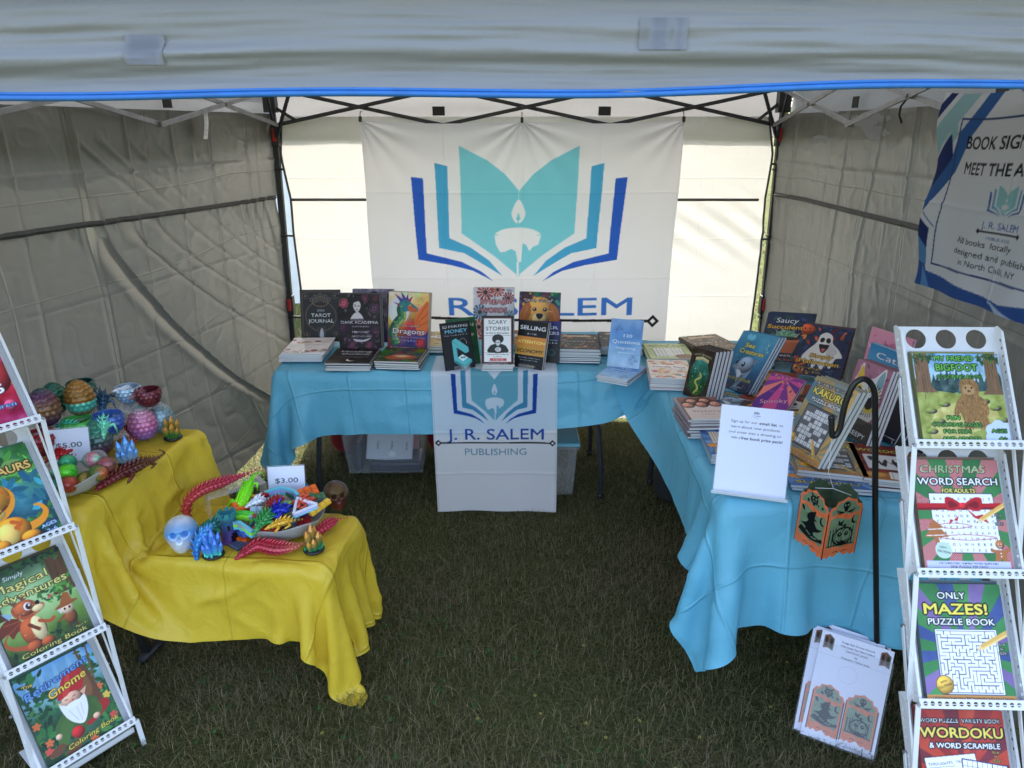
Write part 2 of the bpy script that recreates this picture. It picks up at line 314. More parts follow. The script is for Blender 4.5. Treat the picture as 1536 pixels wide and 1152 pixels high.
def build_tent():
    c0=[(LX(Y0)-.06,Y0-.045),(RX+.055,Y0-.045),(RX+.055,Y1+.05),(LX(Y1)-.055,Y1+.05)]; apex=((LX(2.9)+RX)/2,2.93,2.95)
    # four sloping roof panels
    for k in range(4):
        a=np.array([*c0[k],EAVE]); b=np.array([*c0[(k+1)%4],EAVE]); t=np.array(apex)
        def fn(U,V):
            s=U
            P=a[:,None]*(1-s)+b[:,None]*s; P=P*(1-V)+t[:,None]*V
            P[2]-=.05*np.sin(PI*V)*(1-.5*np.abs(2*U-1))
            return P
        P,F,UV=sheet(40,30,fn,(3,1.7)); sheetpart('roof_panel',P,F,UV,M['roof_fabric'],tent)
    # valances
    def val(name,a,b,zt,zb,seed,nx=160,ny=26,rip=.008,sag=None):
        a=np.array(a);b=np.array(b); d=b-a; L_=np.linalg.norm(d); n=np.array([d[1],-d[0]])/L_
        def fn(U,V):
            X=a[0]+d[0]*U; Y=a[1]+d[1]*U
            zbb=zb(U) if callable(zb) else zb
            Z=zt+(zbb-zt)*V
            Q=np.c_[U*L_*1.3,V*7+.6*np.sin(U*6+seed),0*U]
            off=rip*(.25+V)*1.3*fbm(Q,.9,4,seed)+.005*np.sin(V*8+2*np.sin(U*5))*np.sin(U*4+1)+ .012*V
            return X+n[0]*off,Y+n[1]*off,Z
        P,F,UV=sheet(nx,ny,fn,(L_,abs(zt-(zb(.5) if callable(zb) else zb)))); o=sheetpart(name,P,F,UV,M['roof_fabric'] if Y0-.01<a[1]<Y0+.3 and abs(b[1]-a[1])<.1 else M['roof_fabric'],tent); return P.reshape(ny,nx,3)
    G=val('valance',(LX(Y0)-.01,Y0),(RX+.01,Y0),EAVE+.04,lambda U:1.895+.030*U+.004*np.sin(U*9)-.004*np.sin(U*23),11,260,50,.016)
    # blue piping along the front valance hem
    e=G[-1]; b=MB(); b.tube([(p[0],p[1]-.006,p[2]) for p in e[::3]],.0052,8)
    b.tube([(p[0],p[1]-.004,p[2]+.0075) for p in e[::3]],.0034,6)
    part(b,'trim',M['blue_trim'],smooth=True)
    # sewn square patches on the outside of the front valance
    for (x0,x1,z0,z1) in ((-.695,-.625,1.958,2.008),(.232,.31,1.982,2.034)):
        b=MB(); 
        nx=10; xs=np.linspace(x0,x1,nx)
        col=np.argmin(np.abs(e[:,0][:,None]-xs[None]),0)
        Vv=[];
        for zz in np.linspace(z0,z1,6):
            for ci in col:
                cl=G[:,ci]; yy=np.interp(-zz,-cl[:,2],cl[:,1]); Vv.append((cl[0,0],yy-.0035,zz))
        b.add(Vv,gridF(nx,6)); part(b,'patch',M['patch_fabric'],smooth=True)
    val('valance',(LX(Y1),Y1+.03),(RX,Y1+.03),EAVE,1.795,12,80,10,.006)
    val('valance',(LX(Y0)-.035,Y0),(LX(Y1)-.035,Y1),EAVE,lambda U:1.80-.075*np.sin(np.pi*np.clip((U-.35)/.62,0,1))**.7,13,80,10)
    val('valance',(RX+.035,Y1),(RX+.035,Y0),EAVE,1.80,14,80,10)
    # legs with red latches
    for (x,y) in ((LX(4.4)+.015,4.4),(RX-.033,4.4),(LX(Y0+.05)+.03,Y0+.05),(RX-.04,Y0+.05)):
        sx=.045 if x>0 else -.035; b=MB(); b.bar((x+sx,y,.004),(x,y,1.86),.034,.034); b.box((x,y,1.93),(.028,.028,.30)); b.box((x+sx,y,.006),(.09,.07,.008))
        for z in (.55,.62,.70): b.box((x+sx*(1-z/1.86),y-.0185,z),(.007,.004,.007),(.0,.0,.0))
        lg=part(b,'leg',M['dark_metal'],bevel=.003)
        for zz in (1.81,.80):
            xx=x; x_=x+sx*(1-zz/1.86); b=MB(); b.box((x_,y,zz),(.05,.05,.12)); s_=part(b,'slider',M['dark_metal'],bevel=.004)
            b=MB(); b.box((x_+(.004 if x<0 else -.004),y-.0305,zz+.005),(.022,.012,.075)); part(b,'latch',M['red_plastic'],bevel=.003)
        for zz in (1.62,1.23,.72,.42):
            b=MB(); b.box((x+sx*(1-zz/1.86),y,zz),(.042,.042,.012)); part(b,'strap',M['black'])
    # scissor trusses, three crossings a side
    def truss(p,q,n,m,zl=1.868,zh=2.065):
        p=np.array(p);q=np.array(q)
        d=(q-p)/np.linalg.norm(q-p); nn=np.array([d[1],-d[0]])*.008
        for k in range(n):
            a=p+(q-p)*k/n; c=p+(q-p)*(k+1)/n
            for s_,(z0,z1) in ((1,(zl,zh)),(-1,(zh,zl))):
                b=MB(); b.bar((*(a+nn*s_),z0),(*(c+nn*s_),z1),.012,.021); part(b,'truss_bar',m,bevel=.002)
            b=MB(); mid=(a+c)/2; zz=(zl+zh)/2
            b.M=Matrix.Translation((*mid,zz))@Matrix.Rotation(math.atan2(d[1],d[0]),4,'Z')@Matrix.Rotation(PI/2,4,'X')
            b.lathe([(.009,-.02),(.009,.02)],8)
            part(b,'joint',m)
            if k<n-1:
                b=MB(); b.box((*c,zl),(.03,.03,.024),rz=math.atan2(d[1],d[0])); part(b,'joint',m,bevel=.003)
    truss((LX(4.4)+.03,4.4),(RX-.06,4.4),3,M['dark_metal'])
    truss((LX(4.35)+.07,4.35),(LX(Y0)+.08,Y0+.06),3,M['grey_metal'])
    truss((RX-.085,4.35),(RX-.085,Y0+.06),3,M['grey_metal'])
    truss((LX(Y0)+.06,Y0+.06),(RX-.06,Y0+.06),3,M['dark_metal'],1.955,2.08)
    # corner braces
    for x in (LX(4.4)+.015,RX-.045):
        s_=1 if x<0 else -1
        b=MB(); b.bar((x+.015*s_,4.375,1.80),(x+.13*s_,4.36,2.07),.012,.02); b.bar((x+.015*s_,4.37,1.80),(x+.02*s_,4.25,2.07),.012,.02)
        b.bar((x-.02,4.37,1.99),(x+.13*s_,4.385,1.895),.01,.018); b.box((x,4.37,2.0),(.07,.06,.13)); part(b,'corner_bracket',M['dark_metal'],bevel=.003)
    # centre peak pole braces to the apex
    for (x,y) in ((LX(4.4)+.02,4.38),(RX-.05,4.38)):
        b=MB(); b.bar((x,y,2.06),(apex[0],apex[1],2.78),.014,.02); part(b,'rafter',M['grey_metal'])
    # hook-and-loop squares on the inside of the roof edge
    for x in (-.427,.539): 
        b=MB(); b.box((x,4.425,1.945),(.072,.004,.05)); part(b,'fastener_patch',M['black'])
    for y in (3.55,2.5):
        b=MB(); b.box((LX(y)+.0,y,1.965),(.004,.06,.05),rz=-R(13.5)); part(b,'fastener_patch',M['black'])
        b=MB(); b.box((RX-.003,y,1.965),(.004,.06,.05)); part(b,'fastener_patch',M['black'])
build_tent()
def build_walls():
    # back wall: sun behind it, laced to the legs with straps
    # wall edges measured against the legs
    zs=[.02,.5,.6,.93,1.25,1.44,1.70,1.91]; xl=[-1.30,-1.32,-1.331,-1.337,-1.346,-1.340,-1.372,-1.345]; xr=[1.52,1.53,1.535,1.54,1.542,1.530,1.546,1.50]
    def fn(U,V):
        Z=1.915-V*1.90; l=np.interp(Z,zs,xl); r=np.interp(Z,zs,xr); X=l+(r-l)*U
        top=np.interp(U,[0,.5,1],[.0,.02,.0]); 
        Q=np.c_[X,Z,0*X]
        Y=4.425+.007*fbm(Q,2.2,4,31)+.004*np.sin(U*9+2)*np.sin(V*5)
        # slanting gathers below the middle seam
        g=np.exp(-((Z-1.25)/.18)**2); Y+=.006*g*np.sin((X*1.2+Z*1.8)*26+3*vnoise(Q,2,4))*(vnoise(Q,1.4,8)>0)
        return X,Y,Z
    P,F,UV=sheet(220,150,fn,(2.9,1.9))
    o=empty('sidewall',(0,4.42,0),label='sunlit white back sidewall of the canopy glowing behind the logo banner',cat='tent sidewall',group='canopy sidewalls')
    sheetpart('fabric',P,F,UV,M['sunlit_wall_fabric'],o)
    b=MB(); G=P.reshape(150,220,3); i=int(round((1.915-1.445)/1.90*149)); b.tube([tuple(p-np.array((0,.003,0))) for p in G[i,::4]],[.008]*len(G[i,::4]),4)
    part(b,'seam',M['dark_seam'],o)
    for col in (0,-1):
        b=MB(); b.tube([tuple(p-np.array((0,.002,0))) for p in G[::4,col]],.007,5); part(b,'binding',M['dark_seam'],o)
    for x0,x1,z in ((-1.345,-1.385,1.23),(-1.336,-1.385,.72),(1.54,1.575,1.65),(1.54,1.585,1.21),(1.535,1.60,.62),(-1.36,-1.385,1.62)):
        b=MB(); b.bar((x0+(.004 if x0<0 else -.004),4.40,z),(x1,4.38,z+.005),.006,.012); part(b,'strap',M['black'],o)
    # left wall
    nx,ny=420,240; ya,yb=1.30,4.39
    def fl(U,V):
        Y=ya+(yb-ya)*U; Z=1.93-V*(1.91-.20*np.clip((Y-3.35)/.6,0,1)**1.5); Q=np.c_[Y,Z,0*Y]
        off=.022*fbm(Q,1.5,2,41)+.0012*fbm(Q,7,3,45)+.03*np.sin(U*4+1)*V*(1-V)*2
        seam=1.475+.01*np.sin(U*5)
        # gathers hanging from the seam
        dz=np.clip((seam-Z),0,None); g=np.exp(-dz/.16)*(Z<seam)
        off+=g*.015*np.sin(Y*(48+6*vnoise(Q,.9,2))+5*vnoise(Q,2.6,3))*np.clip(.35+.9*vnoise(Q,1.7,6),0,1)
        # long diagonal drapes running down and to the far corner
        def drape(y0,z0,y1,z1,w,a,curve=.0,fade=.15):
            t=np.clip((Z-z0)/(z1-z0),-.2,1.2); c=y0+(y1-y0)*np.clip(t,0,2)**(1+curve); s_=Y-c
            m=np.clip((t+fade)/fade,0,1)*np.clip((1.15-t)/.3,0,1)
            return a*m*(np.exp(-(s_/w)**2)-.22*np.exp(-((s_+w*2.1)/(w*1.5))**2))
        off+=drape(3.02,1.42,4.16,.16,.026,.040,.30)
        off+=.6*(drape(3.20,1.43,4.25,.62,.022,.022,.2)+drape(3.36,1.43,4.28,.80,.020,.018,.2)+drape(3.55,1.44,4.3,.95,.018,.014,.2)+drape(3.75,1.44,4.3,1.05,.016,.011,.2)+drape(3.95,1.44,4.32,1.15,.014,.008,.2))
        off+=.45*(drape(3.0,1.80,3.35,1.50,.018,.014)+drape(3.12,1.80,3.47,1.5,.018,.013)+drape(3.28,1.79,3.6,1.5,.018,.012)+drape(3.45,1.78,3.75,1.5,.018,.008)+drape(3.7,1.76,3.92,1.5,.02,.006))
        # package fold lines
        for c in np.arange(1.5,4.3,.29): off+=ridge(Y+.02*vnoise(Q,1.2,c),c,.007,.0065)*(.35+.65*(vnoise(Q,1.5,int(c*10))>-.25))
        for c in (.16,.52,.86,1.18,1.68): off+=ridge(Z+.008*vnoise(Q,1.3,int(c*9)),c,.006,.006)*(.3+.7*(vnoise(Q,1.7,int(c*20))>-.3))
        off+=ridge(Y,2.98,.010,.012)
        # crumples
        k=1-np.abs(fbm(Q*np.array([1,.7,1]),13,2,57)); off+=.0016*np.clip(k-.55,0,1)**2*6*(.5+.5*vnoise(Q,1.6,58)); k=1-np.abs(vnoise(Q,9,51)); off+=.0032*np.clip(k-.72,0,1)*4*(vnoise(Q,1.8,52)>-.1)
        k=1-np.abs(vnoise(Q,16,53)); off+=.0014*np.clip(k-.7,0,1)*4
        # bottom pulled towards the inside at the far corner
        off+=.17*np.clip((.55-Z)/.5,0,1)**1.5*np.clip((Y-3.2)/.7,0,1)
        return LX(Y)+off,Y,Z
    P,F,UV=sheet(nx,ny,fl,(3.1,1.91))
    o=empty('sidewall',(LX(2.9),2.9,0),label='creased silver grey sidewall with a long curved drape beside the yellow table',cat='tent sidewall',group='canopy sidewalls')
    sheetpart('fabric',P,F,UV,M['shaded_wall_fabric'],o)
    G=P.reshape(ny,nx,3); zc=1.475+.01*np.sin(np.linspace(0,1,nx)*5); pts=[]
    for j in range(0,nx,4): i=np.argmin(np.abs(G[:,j,2]-zc[j])); p=G[i,j]; pts.append((p[0]+.004,p[1],zc[j]))
    b=MB(); b.tube(pts,[.012]*len(pts),4); part(b,'seam',M['dark_seam'],o)
    # right wall
    def fr(U,V):
        Y=ya+(yb-ya)*U; Z=1.93-V*1.91; Q=np.c_[Y+20,Z,0*Y]
        off=.022*fbm(Q,1.4,2,61)+.0012*fbm(Q,6,3,65)
        for c in np.arange(1.45,4.3,.31): off+=ridge(Y+.03*vnoise(Q,1.6,int(c*7)),c,.010,.006)*(.3+.7*(vnoise(Q,1.5,int(c*10))>-.2))
        for c in (.2,.55,.9,1.2,1.66): off+=ridge(Z+.012*vnoise(Q,1.3,int(c*9)),c,.010,.0055)*(.3+.7*(vnoise(Q,1.7,int(c*20))>-.3))
        seam=1.47; dz=np.clip(seam-Z,0,None); off+=np.exp(-dz/.12)*(Z<seam)*.011*np.sin(Y*52+4*vnoise(Q,2.2,3))*(.4+.6*vnoise(Q,1.3,6))
        k=1-np.abs(fbm(Q*np.array([1,.7,1]),13,2,77)); off+=.0016*np.clip(k-.55,0,1)**2*6*(.5+.5*vnoise(Q,1.6,78)); k=1-np.abs(vnoise(Q,9,71)); off+=.003*np.clip(k-.72,0,1)*4*(vnoise(Q,1.8,72)>-.1)
        k=1-np.abs(vnoise(Q,16,73)); off+=.0014*np.clip(k-.7,0,1)*4
        off+=.05*np.clip((Y-4.0)/.39,0,1)**2
        return RX+.055*(1-Z/1.9)-off,Y,Z
    P,F,UV=sheet(360,200,fr,(3.1,1.91))
    o=empty('sidewall',(RX,2.9,0),label='plain grey sidewall behind the puzzle books and the hanging blue banner',cat='tent sidewall',group='canopy sidewalls')
    sheetpart('fabric',P,F[:,::-1],UV,M['shaded_wall_fabric'],o)
    G=P.reshape(200,360,3); i=int((1.93-1.47)/1.91*199); b=MB(); b.tube([tuple(p-np.array((.004,0,0))) for p in G[i,::4]],[.012]*90,4); part(b,'seam',M['dark_seam'],o)
M['dark_seam']=mat('dark_seam',(.06,.06,.055),.6,var=.2,vscale=60)
build_walls()
# ------------------------------------------------------------------ tablecloths: a small position-based cloth solver
DBG=[]
def drape_cloth(origin,ang,su,sv,boxes,step=.020,iters=16,steps=150,seed=1,z0=.78,fric=.55,bend=.12,push=None,pin=None,prof=None):
    """sheet su x sv metres, lower-left rest corner at origin (x,y), turned by ang; boxes: (cx,cy,hx,hy,ztop,rot)"""
    nx=int(round(su/step))+1; ny=int(round(sv/step))+1; r=np.random.default_rng(seed)
    u=np.linspace(0,su,nx); v=np.linspace(0,sv,ny); U,V=np.meshgrid(u,v)
    ca,sa=math.cos(ang),math.sin(ang)
    UU,ZZ=(U,np.full_like(U,z0)) if prof is None else (np.interp(U,prof[0],prof[1]),np.interp(U,prof[0],prof[2]))
    X=np.stack([origin[0]+UU*ca-V*sa,origin[1]+UU*sa+V*ca,ZZ],-1)
    X[...,2]+=.012*fbm(np.c_[U.ravel(),V.ravel(),0*U.ravel()],3,2,seed).reshape(U.shape)+r.normal(0,.0006,U.shape)
    dx=u[1];dy=v[1]; Pv=X.copy(); dt=1/60.; g=np.array([0,0,-9.8])*dt*dt
    def solve(A,B,L,k):
        a=X[A];b=X[B]; d=b-a; l=np.sqrt((d*d).sum(-1,keepdims=True))+1e-9
        c=d*(.5*k*(1-L/l)); X[A]=a+c; X[B]=b-c
    sl=slice; cons=[]
    for o in(0,1):
        n=(nx-o)//2; cons.append(((sl(None),sl(o,o+2*n-1,2)),(sl(None),sl(o+1,o+2*n,2)),dx,1.))
        n=(ny-o)//2; cons.append(((sl(o,o+2*n-1,2),sl(None)),(sl(o+1,o+2*n,2),sl(None)),dy,1.))
    dg=math.hypot(dx,dy)
    for o in(0,1):
        n=(ny-o)//2
        cons.append(((sl(o,o+2*n-1,2),sl(0,nx-1)),(sl(o+1,o+2*n,2),sl(1,nx)),dg,.45))
        cons.append(((sl(o,o+2*n-1,2),sl(1,nx)),(sl(o+1,o+2*n,2),sl(0,nx-1)),dg,.45))
    bnd=[((sl(None),sl(0,nx-2)),(sl(None),sl(2,nx)),2*dx,bend),((sl(0,ny-2),sl(None)),(sl(2,ny),sl(None)),2*dy,bend)]+[((sl(None),sl(0,nx-q)),(sl(None),sl(q,nx)),q*dx,bend*.7) for q in (3,5)]+[((sl(0,ny-q),sl(None)),(sl(q,ny),sl(None)),q*dy,bend*.7) for q in (3,5)]
    def collide():
        for (cx,cy,hx,hy,zt,ro) in boxes:
            c,s_=math.cos(ro),math.sin(ro); px=X[...,0]-cx; py=X[...,1]-cy; lx=px*c+py*s_; ly=-px*s_+py*c
            pen=np.stack([hx-np.abs(lx),hy-np.abs(ly),zt-X[...,2]],-1); ins=(pen>0).all(-1)&(X[...,2]>zt-.5)
            if not ins.any(): continue
            pn=pen[ins]; pn[:,2]*=.6; ax=pn.argmin(-1); pts=X[ins]; pr=Pv[ins]; llx=lx[ins];lly=ly[ins]
            m=ax==2; pts[m,2]=zt; pr[m]=pr[m]+(pts[m]-pr[m])*fric
            m=ax==0; q=np.sign(llx[m])*hx-llx[m]; pts[m,0]+=q*c; pts[m,1]+=q*s_
            m=ax==1; q=np.sign(lly[m])*hy-lly[m]; pts[m,0]-=q*s_; pts[m,1]+=q*c
            X[ins]=pts; Pv[ins]=pr
        m=X[...,2]<.012; X[...,2][m]=.012
    PM=None if pin is None else pin(X); 
    for k in range(steps):
        if PM is not None: hold=X[PM].copy()
        vel=(X-Pv)*(.965 if k<steps*.7 else .88); Pv[...]=X; X+=vel+g
        if push is not None and k<steps*.5: X+=push(X,U,V)
        for it in range(iters):
            for c in cons: solve(*c)
            if it%3==0:
                for c in bnd: solve(*c)
            if it%2: collide()
        collide()
        if PM is not None: X[PM,:2]=hold[:,:2]; Pv[PM,:2]=hold[:,:2]
    return X.reshape(-1,3),gridF(nx,ny),np.c_[U.ravel(),V.ravel()]
def crumple(P,F,UV,a,seed,sc=7.):
    G=np.zeros_like(P); Q=P[F]; n=np.cross(Q[:,2]-Q[:,0],Q[:,3]-Q[:,1])
    for k in range(4): np.add.at(G,F[:,k],n)
    G/=np.linalg.norm(G,axis=1,keepdims=True)+1e-9; U=np.c_[UV,0*UV[:,:1]]
    r=(1-np.abs(vnoise(U,sc,seed)))**4+.6*(1-np.abs(vnoise(U,sc*1.9,seed+1)))**4; m=np.clip(.35+vnoise(U,2.2,seed+2),0.05,1); flat=np.where(np.abs(G[:,2])>.9,.25,1.)
    G*=np.sign((G*np.array([0,-1,.5])).sum(1,keepdims=True)+1e-9)
    return P+G*(a*r*m*flat+.0012*flat*fbm(U,12,2,seed+5))[:,None]
def soft(P,F,UV,name,m,label,group=None,a=.013,seed=1):
    P=crumple(P,F,UV,a*1.6,seed+30,3.1); P=crumple(P,F,UV,a,seed)
    o=link(name,raw_mesh(name,P,F,None,True,UV=UV),m)
    md=o.modifiers.new('smooth','SUBSURF'); md.levels=1; md.render_levels=1
    return tag(o,label,'tablecloth',group)
def make_table(x0,x1,y0,y1,h,label,legs,rot=0,axis='x'):
    t=empty('folding_table',((x0+x1)/2,(y0+y1)/2,0),(0,0,rot),label,'table'); L,D=x1-x0,y1-y0
    b=MB(); b.box((0,0,h-.02),(L-.07,D-.07,.03)); b.build('tabletop',M['table_plastic'],t,bevel=.008)
    for (lx,ly,kx,ky) in legs:
        b=MB(); b.tube([(lx+kx*.5,ly+ky*.5,h-.05),(lx+kx*.48,ly+ky*.48,h-.12),(lx,ly,.16),(lx,ly,.0)],.014,10); b.build('leg',M['leg_paint'],t,True)
        b=MB(); b.tube([(lx,ly,.0),(lx,ly,.035)],.018,10); b.build('foot',M['black'],t,True)
        if kx or ky:
            b=MB(); b.tube([(lx+.02*np.sign(kx),ly,.44),(lx+kx*.5+.12*np.sign(kx or 1),ly,h-.06)],.009,8); b.build('brace',M['leg_paint'],t,True)
    return t
M['table_plastic']=mat('table_plastic',(.55,.55,.53),.5,var=.06,bump=.2,bscale=300,bdist=.0006)
M['leg_paint']=mat('leg_paint',(.045,.047,.055),.4,.2,.5,var=.2,vscale=14)
TB=(-1.17,.645,3.235,3.99); TR=(.66,1.42,1.965,3.79)
make_table(*TB,.728,'long folding table along the back wall under a blue plastic cloth',[(-.75,-.27,.1,0),(-.75,.27,.1,0),(.73,-.27,-.1,0),(.73,.27,-.1,0)])
make_table(*TR,.728,'folding table on the right side under a blue plastic cloth full of leaning books',[(-.28,-.62,0,.1),(.28,-.62,0,.1),(-.28,.62,0,-.1),(.28,.62,0,-.1)])
UPR=(-1.568,2.30,.30,.325,.735,-R(11.6)); LOWB=(-.885,2.185,.305,.185,.495,-R(6))
t=empty('folding_table',(UPR[0],UPR[1],0),(0,0,UPR[5]),'small folding table with black feet under the yellow cloth by the left sidewall','table')
b=MB(); b.box((0,0,.71),(.58,.63,.04)); b.build('tabletop',M['table_plastic'],t,bevel=.008)
for sx in(-1,1):
    for sy in(-1,1):
        b=MB(); b.tube([(sx*.24,sy*.26,.69),(sx*.25,sy*.12,.03)],.014,10); b.build('leg',M['leg_paint'],t,True)
    b=MB(); b.tube([(.25*sx,-.16,.02),(.25*sx,.16,.02)],.018,10); b.build('foot',M['black'],t,True)
t=empty('low_table',(LOWB[0],LOWB[1],0),(0,0,LOWB[5]),'low stand hidden under the drooping end of the yellow cloth','table')
b=MB(); b.box((0,0,.475),(.54,.28,.03)); b.build('tabletop',M['table_plastic'],t,bevel=.006)
for sx in(-1,1):
    b=MB(); b.tube([(sx*.15,.10,.46),(sx*.13,.13,0)],.009,8); b.build('leg',M['black'],t,True)
e=.006
P,F,UV=drape_cloth((TB[0]-.32,TB[2]-.265),R(.3),TB[1]-TB[0]+.32+.36,1.185,[((TB[0]+TB[1])/2,(TB[2]+TB[3])/2,(TB[1]-TB[0])/2+e,(TB[3]-TB[2])/2+e,.742,0),((TR[0]+TR[1])/2,(TR[2]+TR[3])/2,(TR[1]-TR[0])/2+e,(TR[3]-TR[2])/2+e,.740,0)],seed=2)
soft(P,F,UV,'tablecloth',M['blue_cloth'],'light blue plastic cloth over the long back table, behind the white hanging runner','blue plastic tablecloths')
P,F,UV=drape_cloth((TR[0]-.27,TR[2]-.31),R(-.5),.76+.27+.18,2.30,[((TB[0]+TB[1])/2,(TB[2]+TB[3])/2,(TB[1]-TB[0])/2+e,(TB[3]-TB[2])/2+e,.746,0),((TR[0]+TR[1])/2,(TR[2]+TR[3])/2,(TR[1]-TR[0])/2+e+.003,(TR[3]-TR[2])/2+e+.003,.747,0)],seed=3)
soft(P,F,UV,'tablecloth',M['blue_cloth'],'light blue plastic cloth over the right table, its front hanging behind the paper lantern','blue plastic tablecloths')
def ypin(X):
    c,q=math.cos(LOWB[5]),math.sin(LOWB[5]); px,py=X[...,0]-LOWB[0],X[...,1]-LOWB[1]; lx,ly=px*c+py*q,-px*q+py*c
    return (X[...,0]<-1.42)&(X[...,1]>2.0)|((np.abs(lx)<LOWB[2]-.03)&(np.abs(ly)<LOWB[3]-.02))
def ypush(X,U,V):
    # the loose corner is gathered together, as if bunched up by hand
    w=np.clip((U-1.22)/.3,0,1)*np.clip((.42-V)/.3,0,1)*(X[...,2]<.44); d=np.zeros_like(X); d[...,0]=(-.585-X[...,0])*w*.010; d[...,1]=(1.985-X[...,1])*w*.010; d[...,2]=.0009*w*np.sin(U*40)*np.sin(V*31); return d
P,F,UV=drape_cloth((-1.77,1.786),-R(3),1.70,.80,[(*UPR[:2],UPR[2]+e,UPR[3]+e,.742,UPR[5]),(LOWB[0],LOWB[1],LOWB[2]+e,LOWB[3]+e,.50,LOWB[5])],step=.0145,seed=5,steps=180,fric=.6,bend=.05,iters=18,push=ypush,pin=ypin,prof=([0,.47,.79,1.8],[0,.47,.60,1.61],[.76,.76,.515,.515]))
soft(P,F,UV,'tablecloth',M['yellow_cloth'],'bright yellow plastic cloth sagging from the egg table down to the toy display',a=.022,seed=4)
# ------------------------------------------------------------------ printed artwork, drawn in code and carried as colours on fine meshes
_TX={}
def text_tris(s,bold=0.):
    k=(s,bold)
    if k not in _TX:
        cu=bpy.data.curves.new('t','FONT'); cu.body=s; cu.size=1; cu.align_x='CENTER'; cu.resolution_u=3; cu.offset=bold; cu.fill_mode='FRONT'
        ob=bpy.data.objects.new('t',cu); COL.objects.link(ob)
        dg=bpy.context.evaluated_depsgraph_get(); me=bpy.data.meshes.new_from_object(ob.evaluated_get(dg)); me.calc_loop_triangles()
        V=np.zeros(len(me.vertices)*3); me.vertices.foreach_get('co',V); V=V.reshape(-1,3)[:,:2]
        T=np.zeros(len(me.loop_triangles)*3,np.int32); me.loop_triangles.foreach_get('vertices',T)
        _TX[k]=V[T.reshape(-1,3)] if len(T) else np.zeros((0,3,2))
        bpy.data.objects.remove(ob); bpy.data.curves.remove(cu); bpy.data.meshes.remove(me)
    return _TX[k]
def spline(P,n=10,closed=True):
    P=np.asarray(P,float); m=len(P); out=[]
    for i in range(m if closed else m-1):
        a,b,c,d=[P[(i+k)%m] if closed else P[min(max(i+k,0),m-1)] for k in(-1,0,1,2)]
        t=np.linspace(0,1,n,endpoint=False)[:,None]
        out.append(.5*(2*b+(c-a)*t+(2*a-5*b+4*c-d)*t*t+(3*b-a-3*c+d)*t**3))
    out=np.concatenate(out)
    return out if closed else np.concatenate([out,P[-1:]])
